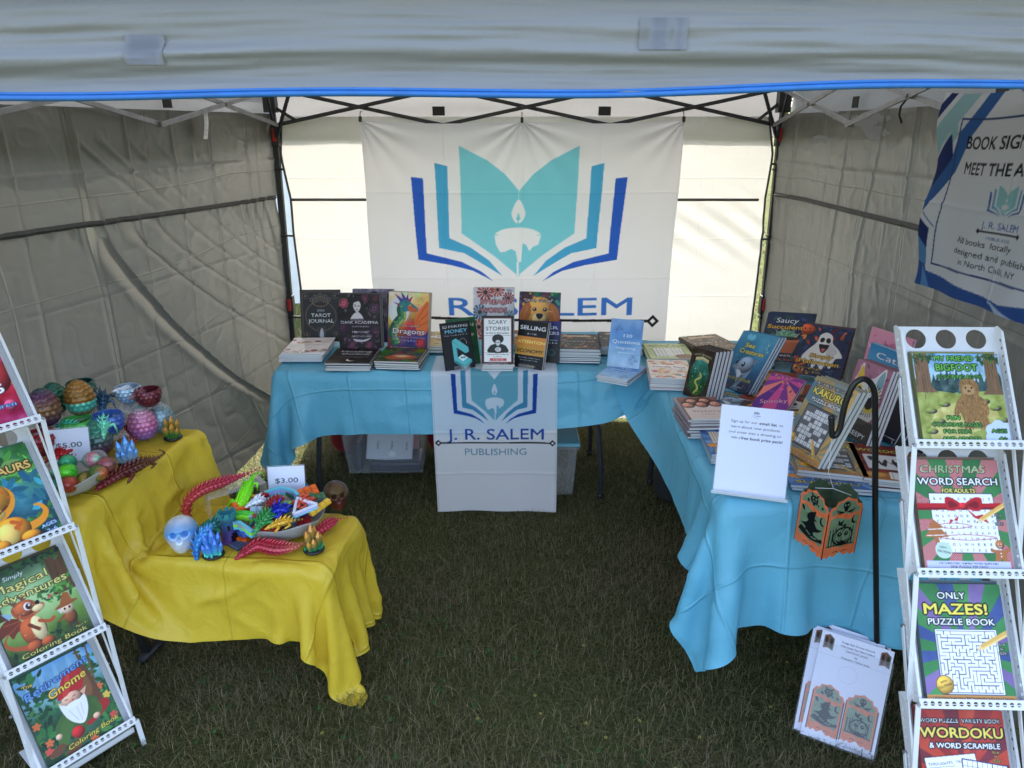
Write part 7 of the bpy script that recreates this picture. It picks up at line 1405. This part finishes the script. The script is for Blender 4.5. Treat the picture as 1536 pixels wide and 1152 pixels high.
dragon('toy_dragon','crimson dragon winding along the front edge of the yellow cloth',[(-.885,2.04,LY+.010),(-.855,2.06,LY+.020),(-.82,2.055,LY+.018),(-.78,2.045,LY+.016),(-.735,2.055,LY+.016),(-.705,2.085,LY+.016),(-.675,2.125,LY+.016)],.0185,[K(170,40,60),K(190,50,70),K(190,70,80),K(220,130,100),K(190,60,70)],22,n=22,legs=False)
dragon('toy_dragon','crimson fish tailed dragon behind the orange crystal cluster',[(-.685,2.15,LY+.012),(-.655,2.19,LY+.018),(-.63,2.225,LY+.020),(-.595,2.25,LY+.018)],.014,[K(180,40,60),K(200,60,80)],23,n=12,legs=False)
crystal('pale blue crystal tip standing behind the three dollar sign',(-.775,2.385,LY),.95,[K(120,180,210),K(70,160,210)],5)
price('white three dollar price card in a clear holder behind the toy bowl','$3.00',(-.835,2.345,LY+.055),7,14,.137,.115)
riser('small clear block holding up the three dollar card',-.835,2.36,R(7),.13,.07,.055,LY)
# ------------------------------------------------------------------ folding display racks
def plate(name,outline,holes,m,parent,thick=.0016,fn=None):
    """flat sheet with round holes: outline [(u,v)], holes [(u,v,r,n)]; fn maps (u,v)->xyz"""
    loops=[[Vector((u,v,0)) for u,v in outline]]+[[Vector((cx+r*math.cos(-2*PI*k/n),cy+r*math.sin(-2*PI*k/n),0)) for k in range(n)] for cx,cy,r,n in holes]
    F=tessellate_polygon(loops); V=[p for l in loops for p in l]; V=[fn(p.x,p.y) for p in V]
    o=link(name,raw_mesh(name,V,[list(f) for f in F]),m,parent); md=o.modifiers.new('thick','SOLIDIFY'); md.thickness=thick; md.offset=0; return o
def strip_holes(u0,u1,v,r,n,k=10): return [(u0+(u1-u0)*i/(n-1),v,r,k) for i in range(n)]
def rack(label,o3,yaw,lean,fwd,down,tiers,k0,PW=.262,ph=.315,foot=True,legs=True):
    o=empty('display_rack',(o3[0],o3[1],0),(0,0,yaw),label,'display rack','folding white display racks'); W=M['white_metal']; cl,sl=math.cos(lean),math.sin(lean)
    pts={}
    for k in range(k0,k0+tiers):
        oy,oz=-fwd*k,o3[2]-down*k       # local frame: -y towards the viewer
        def at(u,v,w): return (u,oy+v*sl-w*cl,oz+v*cl+w*sl)
        hw=PW/2; h=ph
        plate('back_panel',[(-hw,-.002),(hw,-.002),(hw,h),(-hw,h)],[(q*.078,h-.034,.0265,22) for q in(-1,0,1)]+[(q*.078,h-.100,.0265,22) for q in(-1,0,1)],W,o,fn=lambda u,v:at(u,v,-.026))
        for s in(-1,1):
            plate('side_flange',[(-.026,-.004),(.004,-.004),(.004,h*.93),(-.014,h),(-.026,h)],[(-.012,.018+i*.0215,.0045,8) for i in range(int((h-.03)/.0215))],W,o,fn=lambda u,v,s=s:at(s*hw,v,u))
            plate('side_edge',[(0,0),(.007,0),(.007,h*.93),(0,h*.93)],[],W,o,fn=lambda u,v,s=s:at(s*(hw-u),v,.0045))
        plate('shelf',[(-hw,-.028),(hw,-.028),(hw,.012),(-hw,.012)],[],W,o,fn=lambda u,v:at(u,-.004,v))
        plate('front_lip',[(-hw-.004,-.014),(hw+.004,-.014),(hw+.004,.008),(-hw-.004,.008)],strip_holes(-hw+.010,hw-.010,-.003,.0056,15),W,o,fn=lambda u,v:at(u,v,.0125))
        plate('lip_edge',[(-hw-.004,0),(hw+.004,0),(hw+.004,.008),(-hw-.004,.008)],[],W,o,fn=lambda u,v:at(u,-.014,.0045+v))
        pts[k]=[at(s*(hw+.006),-.006,.010) for s in(-1,1)],[at(s*(hw+.006),-.002,-.034) for s in(-1,1)],[at(s*(hw+.006),h*.55,-.02) for s in(-1,1)],[at(s*(hw-.01),h,-.028) for s in(-1,1)]
    for k in range(k0,k0+tiers-1):
        for s in(0,1):
            b=MB(); b.bar(pts[k][0][s],pts[k+1][1][s],.004,.013); b.build('link_bar',W,o,bevel=.001)
            b=MB(); p=Vector(pts[k][2][s]); b.bar(p,Vector(pts[k][0][s])*.35+Vector(pts[k+1][1][s])*.65+Vector((0,.0,.0)),.004,.011); b.build('link_bar',W,o,bevel=.001)
    for k in range(k0,k0+tiers):
        for s in(0,1):
            for q in(0,2):
                b=MB(); x,y,z=pts[k][q][s]; b.M=Matrix.Translation((x,y,z))@Matrix.Rotation(PI/2,4,'Y'); b.lathe([(.0045,-.004),(.0045,.004)],8); b.build('rivet',M['grey_metal'],o)
    kb=k0+tiers-1
    for s in(0,1):
        x,y,z=pts[kb][0][s]
        if z>.03: b=MB(); b.bar((x,y,z),(x,y-.02,0),.010,.014); b.build('leg',W,o,bevel=.002)
    if foot:
        yb=-fwd*kb; b=MB(); b.box((0,yb+.10,.042),(PW*.98,.20,.003)); b.box((0,yb+.001,.05),(PW*.98,.002,.02)); b.build('base_plate',W,o)
    M4=Matrix.Translation((o3[0],o3[1],0))@Matrix.Rotation(yaw,4,'Z')
    def slot(k): p=M4@Vector((0,-fwd*k,o3[2]-down*k)); return p
    return slot
sl_=rack('white folding display rack at the right with puzzle and coloring books',(1.135,1.613,1.111),-R(1.5),R(34.7),.120,.292,5,0,ph=.317)
rk=[('forest coloring book with a furry brown giant, top tier of right rack','bigfoot',.216,.235),('green and red holiday word search book with a red bow','xmas',WB,HB),('green and blue maze puzzle book with pencil','mazes',WB,HB),('red word puzzle variety book at the foot of right rack','wordoku',WB,HB)]
for k,(lab,a,w,h) in enumerate(rk): 
    p=sl_(k); d=Vector((math.sin(-R(1.5)),-math.cos(-R(1.5)),0)); 
    book(lab,w,h,.010,art(a),loc=p,rot=(-R(34.7),0,-R(1.5)),group='books on the right display rack')
    book(lab.split(' book')[0]+' book, copy behind the front one',w,h,.010,None,art(a).avg(),p-d*.0115/math.cos(R(34.7))+Vector((.002,0,.001)),(-R(34.7),0,-R(1.5)),'books on the right display rack')
sl_=rack('white folding display rack at the left with fantasy coloring books',(-1.379,1.727,.746),R(52.4),R(32.6),.062,.328,4,-1,ph=.345)
rk=[(-1,'red and orange counting book for children on the left rack','numbers'),(0,'dinosaur book with a big eyed yellow dinosaur','dino'),(1,'fantasy coloring book with an orange dragon and a pointed hat','magical'),(2,'gnome coloring book with a sleeping red hatted gnome','gnome')]
for k,lab,a in rk:
    p=sl_(k); d=Vector((math.sin(R(52.4)),-math.cos(R(52.4)),0))
    book(lab,WB,HB,.010,art(a),loc=p,rot=(-R(32.6),0,R(52.4)),group='books on the left display rack')
    book(lab.split(' on the')[0]+', hidden copy behind it',WB,HB,.010,None,art(a).avg(),p-d*.0115/math.cos(R(32.6))+Vector((0,0,.001)),(-R(32.6),0,R(52.4)),'books on the left display rack')
# ------------------------------------------------------------------ email list sign (its square code is left out)
o=empty('info_sign',(.745,1.985,T0+.004),(-R(23),0,-R(17)),'white email list sign in a clear slanted holder at the front table corner','sign')
c=Cv(.2159,.2794,200,(228,231,250)); k=(40,44,56)
logo(c,.11,44.6,5.5,cols=((110,120,130),(90,96,106),(70,76,86)),pap=(228,231,250)); c.text('J. R. SALEM',50,13.6,2.2,k,None,0,11,.01); c.text('PUBLISHING',50,15.8,1.3,k,None,0,7)
c.text('Sign up for our ',34,24.5,5.4,k,None,0,37); c.text('email list',67,24.5,5.4,k,None,0,24,.04); c.text('to',85,24.5,5.4,k,None,0,5)
c.text('learn about new products',50,32.5,5.4,k,None,0,68); c.text('and enter into a drawing to',50,40.5,5.4,k,None,0,72); c.text('win a ',24,48.5,5.4,k,None,0,13); c.text('free book prize pack!',60,48.5,5.4,k,None,0,57,.04)
P,F,C,_=c.mesh('paper',lambda x,z:np.c_[x,0*x,z+.004]); link('paper',raw_mesh('paper',P,F,C),M['matte_print'],o)
b=MB(); b.box((0,-.006,.004),(.228,.028,.010)); b.build('ledge',M['acrylic_edge'],o)
b=MB(); b.box((0,-.0022,.143),(.222,.002,.284)); b.box((0,.0022,.143),(.222,.002,.284)); b.box((0,.05,-.001),(.222,.10,.003)); b.build('holder',M['acrylic'],o)
# ------------------------------------------------------------------ shepherd hook and paper lantern
pole=[(1.236,1.88,0),(1.172,1.88,.333),(1.09,1.88,.782),(1.055,1.88,.985)]
arc=spline([(1.055,1.88,.985),(1.036,1.88,1.09),(1.025,1.88,1.145),(1.006,1.88,1.178),(.983,1.88,1.188),(.960,1.88,1.168),(.947,1.88,1.11),(.944,1.88,1.04),(.936,1.88,1.017),(.924,1.88,1.018),(.915,1.88,1.068)],6,False)
b=MB(); b.tube(pole[:-1]+[tuple(p) for p in arc],.0085,12); b.ball((.914,1.88,1.07),.010,8,6); o=b.build('shepherd_hook',M['black_paint'],None,True); tag(o,'black metal shepherd hook pole in front of the right table','hook pole')
def lantern_art(kind,back=False):
    c=Cv(.122,.205,96,(238,122,76)); vg=(122,144,110)
    outline=[(-1,168),(-1,40),(6,24),(18,22),(22,10),(36,8),(50,1),(64,8),(78,10),(82,22),(94,24),(101,40),(101,168),(92,160),(84,166),(76,158),(66,164),(50,152),(34,164),(24,158),(16,166),(8,160)]
    if back: outline=[(-1,150)]+outline[1:13]+[(101,150)]; c.a[...]=(86,104,80); c.noise(.05,14,3)
    else:
        c.noise(.05,8,2)
        c.poly([(9,34),(20,28),(26,16),(38,14),(50,8),(62,14),(74,16),(80,28),(91,34),(90,44),(70,48),(50,46),(30,42),(10,48)],vg); c.poly([(9,58),(22,52),(44,58),(66,64),(91,54),(91,128),(84,138),(70,132),(50,138),(30,132),(16,138),(9,128)],vg); c.noise(.06,14,4,box=(9,50,91,138)); k=(14,14,16)
        if kind==0:
            c.ell(48,28,13,11,k); c.ell(44,25,2.6,3.4,vg); c.ell(53,25,2.6,3.4,vg); c.poly([(40,31),(58,31),(49,36)],vg); c.poly([(38,20),(34,10),(44,16)],k); c.poly([(58,20),(63,10),(53,16)],k); c.dots(8,(24,34,80,44),(2.4,4),[k],3)
            c.blob([(42,64),(56,60),(52,72),(66,78),(58,82),(70,96),(86,92),(74,104),(60,112),(66,124),(48,120),(36,116),(28,122),(32,110),(16,104),(30,98),(38,88),(32,80)],k); c.poly([(30,74),(60,54),(58,76)],k); c.blob([(12,56),(20,60),(22,70),(14,66)],k); c.ell(84,70,9,11,k); c.ell(88,67,8,10,vg); c.line([(10,124),(40,128),(64,120),(90,126)],3,k,sm=5); c.blob([(20,112),(60,128),(88,116),(88,126),(50,134),(14,126)],k,.9)
        else:
            c.ell(50,24,10,10,k); c.ell(46,23,2.6,3,vg); c.ell(54,23,2.6,3,vg); c.poly([(44,30),(56,30),(54,40),(46,40)],k); 
            for i in range(5): c.line([(46,42),(22+i*2,34+i*3)],1.4,k); c.line([(54,42),(78-i*2,34+i*3)],1.4,k)
            c.ell(80,66,9,11,k); c.ell(84,63,8,10,vg); c.blob([(34,62),(40,68),(50,64),(46,74),(54,80),(42,78),(34,74)],k)
            for x in (14,22,30,72,80): c.line([(x,84+x%5),(x,130)],2.6,k)
            c.ell(52,108,30,26,k); c.ell(52,108,26,22,vg)
            for q in (-18,-8,8,18): c.ell(52+q*.5,108,abs(q)*.75,22,k); c.ell(52+q*.5,108,abs(q)*.75-1.6,20,vg)
            c.ell(42,102,6,6,k); c.ell(62,102,6,6,k); c.ell(43,101,2,2,vg); c.ell(63,101,2,2,vg); c.blob([(34,116),(44,122),(52,119),(60,122),(70,116),(62,128),(52,130),(42,128)],k); c.poly([(48,86),(52,74),(58,76),(56,86)],k); c.line([(10,132),(90,132)],2.4,k)
        c.line([(30,150),(40,148),(46,152)],1.2,k); c.line([(56,152),(64,148),(72,150)],1.2,k); c.line([(1,40),(1,168)],2.2,(20,18,18)); c.line([(99,40),(99,168)],2.2,(20,18,18))
    return c.clip(outline)
LA=[lantern_art(0),lantern_art(1),lantern_art(0,True)]
def lantern(loc,rz):
    o=empty('paper_lantern',loc,(0,0,rz),'orange and green paper lantern with black witch and pumpkin cut-outs hanging from the hook','paper lantern'); s=.122
    for i,(c,a) in enumerate(((LA[0],-45),(LA[1],45),(LA[2],135),(LA[2],-135))):
        q=R(a)
        def fn(x,z): 
            y=np.full_like(x,-s/2); return np.c_[x*math.cos(q)-y*math.sin(q),x*math.sin(q)+y*math.cos(q),z]
        P,F,C,_=c.mesh('panel',fn); 
        link('panel',raw_mesh('panel',P,F,C),M['card'],o)
    b=MB(); b.tube([(0,0,.20),(-.02,-.02,.255),(-.028,-.006,.376)],.0008,4,(.8,.8,.8)); b.tube([(.05,0,.19),(0,0,.20),(-.05,0,.19)],.0008,4,(.8,.8,.8)); b.build('thread',M['plastic'],o); return o
M['card']=mat('card',rough=.75,spec=.2,attr=True,trans=.25)
lantern((.958,1.885,.640),-R(27))
# packs with the folded lantern, leaning on the foot of the right rack
def pack_art():
    c=Cv(.215,.335,150,(226,228,244)); k=(50,52,66)
    for i,t in enumerate(('Vintage Style German Artwork','Halloween Four Panel Folded','Card Stock Lantern','by','Winterberry Thicket Studio')): c.text(t,52,11+i*5.6,4,k,None,0,(46,46,30,4,40)[i])
    for x in (12,90):
        c.poly([(x-7,7),(x,4),(x,24),(x-7,26)],(120,80,66)); c.poly([(x,4),(x+7,9),(x+7,27),(x,24)],(96,84,66)); c.blob([(x-5,10),(x-2,9),(x-2,20),(x-5,22)],(40,36,34)); c.blob([(x+2,10),(x+5,12),(x+5,22),(x+2,20)],(40,36,34))
    c.line([(0,34),(100,34)],.5,(196,198,214)); a=np.linspace(0,2*PI,40); c.line(np.c_[46+13*np.cos(a),54+12*np.sin(a)],.4,(180,184,200))
    # a copy of the lantern panels, folded flat
    for A,x0 in ((LA[0],5),(LA[1],51)):
        im=A.small(); mk=A.mask.reshape(A.ny,A.ss,A.nx,A.ss).mean((1,3)); wv=44.; hv=wv*A.ny/A.nx
        bb=c._bb(x0,72,x0+wv,72+hv); X=c.X[bb[1]:bb[3],bb[0]:bb[2]]; Y=c.Y[bb[1]:bb[3],bb[0]:bb[2]]; sk=(x0-5)*.0
        ix=np.clip(((X-x0)/wv*A.nx).astype(int),0,A.nx-1); iy=np.clip(((Y-72-(X-x0)*(.10 if x0<20 else .04))/hv*A.ny).astype(int),0,A.ny-1); m=mk[iy,ix]>.5; r=c.a[bb[1]:bb[3],bb[0]:bb[2]]; r[m]=im[iy,ix][m]*.72+np.array((150,152,166))*.28
    return c
PK=pack_art()
for i,(dx,dy,dr,lab) in enumerate(((0,0,0,'front pack with a folded orange lantern leaning on the right rack'),(-.012,.022,-1.5,'second lantern pack right behind the front one'),(.004,.040,1.5,'third lantern pack behind the other two'))):
    o=empty('lantern_pack',(1.025+dx,1.725+dy,.010),(-R(33),R(dr+5),-R(24)),lab,'packaged lantern','packs of folded lanterns')
    P,F,C,_=PK.mesh('card',lambda x,z:np.c_[x,.0006*np.sin(x*40)+.003*np.sin(z*9),z]); link('card',raw_mesh('card',P,F,C,True),M['matte_print'],o)
    b=MB(); nx,ny=14,20; xs=np.linspace(-.112,.112,nx); zs_=np.linspace(-.004,.300,ny); X,Z=np.meshgrid(xs,zs_); Y=-.0045-.0015*fbm(np.c_[X.ravel(),Z.ravel(),0*X.ravel()],22,3,4+i); b.add(np.c_[X.ravel(),Y,Z.ravel()],gridF(nx,ny)); b.build('clear_bag',M['polybag'],o,True)
# ------------------------------------------------------------------ under the back table
def bin_(label,loc,rz,w,d,h,lidm,lab=None):
    o=empty('storage_bin',loc,(0,0,rz),label,'storage bin'); b=MB(); t=.003; k=.88
    def ringb(z,s,inset): a=w/2*s-inset; e=d/2*s-inset; return [(-a,-e,z),(a,-e,z),(a,e,z),(-a,e,z)]
    V=ringb(0,k,0)+ringb(h,1,0)+ringb(h,1,t)+ringb(t,k,t); F=[(3,2,1,0)]+[(i,(i+1)%4,4+(i+1)%4,4+i) for i in range(4)]+[(4+i,4+(i+1)%4,8+(i+1)%4,8+i) for i in range(4)]+[(8+i,8+(i+1)%4,12+(i+1)%4,12+i) for i in range(4)]+[(12,13,14,15)]
    b.add(V,F); b.build('tub',M['clear_bin'],o); b=MB()
    for s in(-1,1): b.box((0,s*(d/2+.006),h-.004),(w+.02,.012,.016)); b.box((s*(w/2+.006),0,h-.004),(.012,d,.016))
    b.build('rim',M['clear_bin'],o)
    if lidm: b=MB(); b.box((0,0,h+.014),(w+.03,d+.03,.018),taper=.97); b.build('lid',lidm,o,bevel=.004)
    return o
bin_('clear plastic bin with papers and a pink book under the back table',(-.715,3.745,.012),R(1.5),.47,.30,.27,None)
M['teal_lid']=mat('teal_lid',(.09,.34,.42),.4); M['dark_cloth']=mat('dark_cloth',(.02,.02,.022),.9,bump=.5,bscale=60); M['red_cloth']=mat('red_cloth',(.22,.012,.02),.85,bump=.5,bscale=40)
bin_('clear plastic bin with a teal lid half hidden behind the hanging runner',(.19,3.52,.012),0,.30,.36,.29,M['teal_lid'])
c=Cv(.26,.16,120,(206,210,222))
for x,t in ((22,'SQUARE'),(52,'PAYPAL'),(84,'VENMO')): c.text(t,x,30,6,(60,64,80),None,0,18,.03,rot=90)
c.ell(56,48,8,6,(232,234,240)); c.line([(2,2),(98,2),(98,59),(2,59),(2,2)],.5,(150,154,170))
o=empty('paper_sheet',(-.70,3.655,.075),(-R(28),R(4),R(2)),'white printed payment sheet leaning inside the clear bin','paper sheet'); P,F,C,_=c.mesh('sheet',plane); link('sheet',raw_mesh('sheet',P,F,C),M['matte_print'],o)
book('pink book standing inside the clear bin behind the sheet',.30,.20,.03,None,K(196,110,120),(-.70,3.79,.03),(-R(8),0,R(2)))
b=MB(); b.box((0,0,.08),(.055,.20,.16),(.012,.02,.05),taper=.8); o=b.build('dark_case',M['plastic'],None,bevel=.02); o.location=(-.875,3.72,.02); tag(o,'dark navy case standing at the left inside the clear bin','case')
b=MB(); b.box((0,0,.03),(.30,.2,.06),(.015,.02,.05)); o=b.build('dark_pouch',M['plastic'],None,bevel=.015); o.location=(-.66,3.72,.016); tag(o,'dark flat pouch under the white sheet in the clear bin','pouch')
def bag(name,label,loc,d,m,seed):
    b=MB(); b.ball((0,0,0),1,28,18); V=np.concatenate(b.v); V=np.sign(V)*np.abs(V)**.7; V*=np.array(d)/2; V*=(1+.10*fbm(V,9,3,seed))[:,None]; V[:,2]+=d[2]/2; o=link(name,raw_mesh(name,V,b.f,None,True),m); o.location=loc; return tag(o,label,'bag')
bag('cloth_bag','dark red cloth bag behind the clear bin under the back table',(-.93,3.93,.0),(.34,.18,.26),M['red_cloth'],1)
bag('cloth_bag','dark red cloth bag between the clear bin and the runner',(-.36,3.93,.0),(.3,.18,.25),M['red_cloth'],2)
bag('dark_bag','dark bag on the grass in the shadow under the right table',(.86,3.35,.0),(.22,.2,.20),M['dark_cloth'],3)
# ------------------------------------------------------------------ care label on the left sidewall
c=Cv(.05,.13,50,(222,222,222)); 
for i in range(20): c.line([(12,8+i*11.5),(12+(i*37%40)+36,8+i*11.5)],3.4,(150,150,150))
def fn(x,z): return np.c_[LX(3.72)+.045+.018*np.sin(z*14),3.72+x*.97,1.80+z+.0*x]
P,F,C,_=c.mesh('care_label',fn); o=link('care_label',raw_mesh('care_label',P,F,C,True),M['matte_print']); tag(o,'white printed care label dangling from the top of the left sidewall','label')
# ------------------------------------------------------------------ what shows through the corner gaps: lawn, a hedge of trees, a blue canopy
M['leaf']=mat('leaf',rough=.5,spec=.3,attr=True,trans=.3); M['bark']=mat('bark',(.09,.07,.05),.9,var=.3,vscale=6)
def tree_mesh(seed,h):
    r=np.random.default_rng(seed); n=5200; cen=[]; 
    for i in range(26): a=r.uniform(0,6.28); q=r.uniform(0,1)**.6; zz=r.uniform(.28,1.0); w=math.sin(PI*min(1,(zz-.2)/.85))**.7*.34*h; cen.append((w*q*math.cos(a),w*q*math.sin(a),zz*h,r.uniform(.09,.16)*h))
    cen=np.array(cen); k=r.integers(0,len(cen),n); d=r.normal(0,1,(n,3)); d/=np.linalg.norm(d,axis=1,keepdims=True); p=cen[k,:3]+d*cen[k,3:4]*r.uniform(.55,1.05,(n,1))
    a=r.normal(0,1,(n,3)); a/=np.linalg.norm(a,axis=1,keepdims=True); b=np.cross(a,d); s=r.uniform(.025,.05,(n,1))*h*.6; V=np.stack([p-a*s,p+b*s*.6,p+a*s,p-b*s*.6],1).reshape(-1,3); C=np.repeat(np.array([.045,.085,.025])*r.uniform(.5,1.6,(n,1)),4,0)
    return raw_mesh('crown',V,np.arange(n*4).reshape(-1,4),C)
TM=[tree_mesh(s,1.0) for s in (1,2,3)]
for m_ in TM: m_.materials.append(M['leaf'])
for i,(x,y,h,lab) in enumerate(((9.5,22,7.5,'leafy tree beyond the lawn behind the right corner gap'),(4.0,30,9,'tall tree far behind the white back sidewall'),(-4.5,31,8.5,'broad tree far behind the logo banner'),(-13,26,8,'leafy tree far off behind the left corner'),(14.5,27,9,'large tree at the far right of the lawn'),(-9,34,10,'tallest tree in the far row on the left'))):
    o=empty('tree',(x,y,0),(0,0,i*1.3),lab,'tree','trees beyond the lawn'); b=MB(); b.tube([(0,0,0),(.05,0,h*.25),(0,.05,h*.6)],[.035*h,.026*h,.012*h],10); b.build('trunk',M['bark'],o,True)
    c_=link('crown',TM[i%3],None,o); c_.scale=(h,h,h)
o=empty('market_tent',(-3.6,8.6,0),(0,0,.2),'blue topped market tent standing behind the left back corner','market tent')
M['tent_blue']=mat('tent_blue',(.02,.08,.32),.6); M['tent_white']=mat('tent_white',(.62,.66,.7),.6,var=.05)
b=MB(); b.add([(-1.5,-1.5,2.1),(1.5,-1.5,2.1),(1.5,1.5,2.1),(-1.5,1.5,2.1),(0,0,2.9)],[(0,1,4),(1,2,4),(2,3,4),(3,0,4)]); b.build('roof',M['tent_blue'],o)
for k in range(4):
    b=MB(); b.M=Matrix.Rotation(k*PI/2,4,'Z'); b.box((0,-1.5,1.98),(3.0,.01,.26)); b.build('valance',M['tent_blue'],o)
    b=MB(); b.M=Matrix.Rotation(k*PI/2,4,'Z'); b.box((1.47,-1.47,1.05),(.035,.035,2.1)); b.build('leg',M['grey_metal'],o)
b=MB(); b.box((0,-1.46,.98),(2.9,.01,1.75)); b.build('side_panel',M['tent_white'],o)
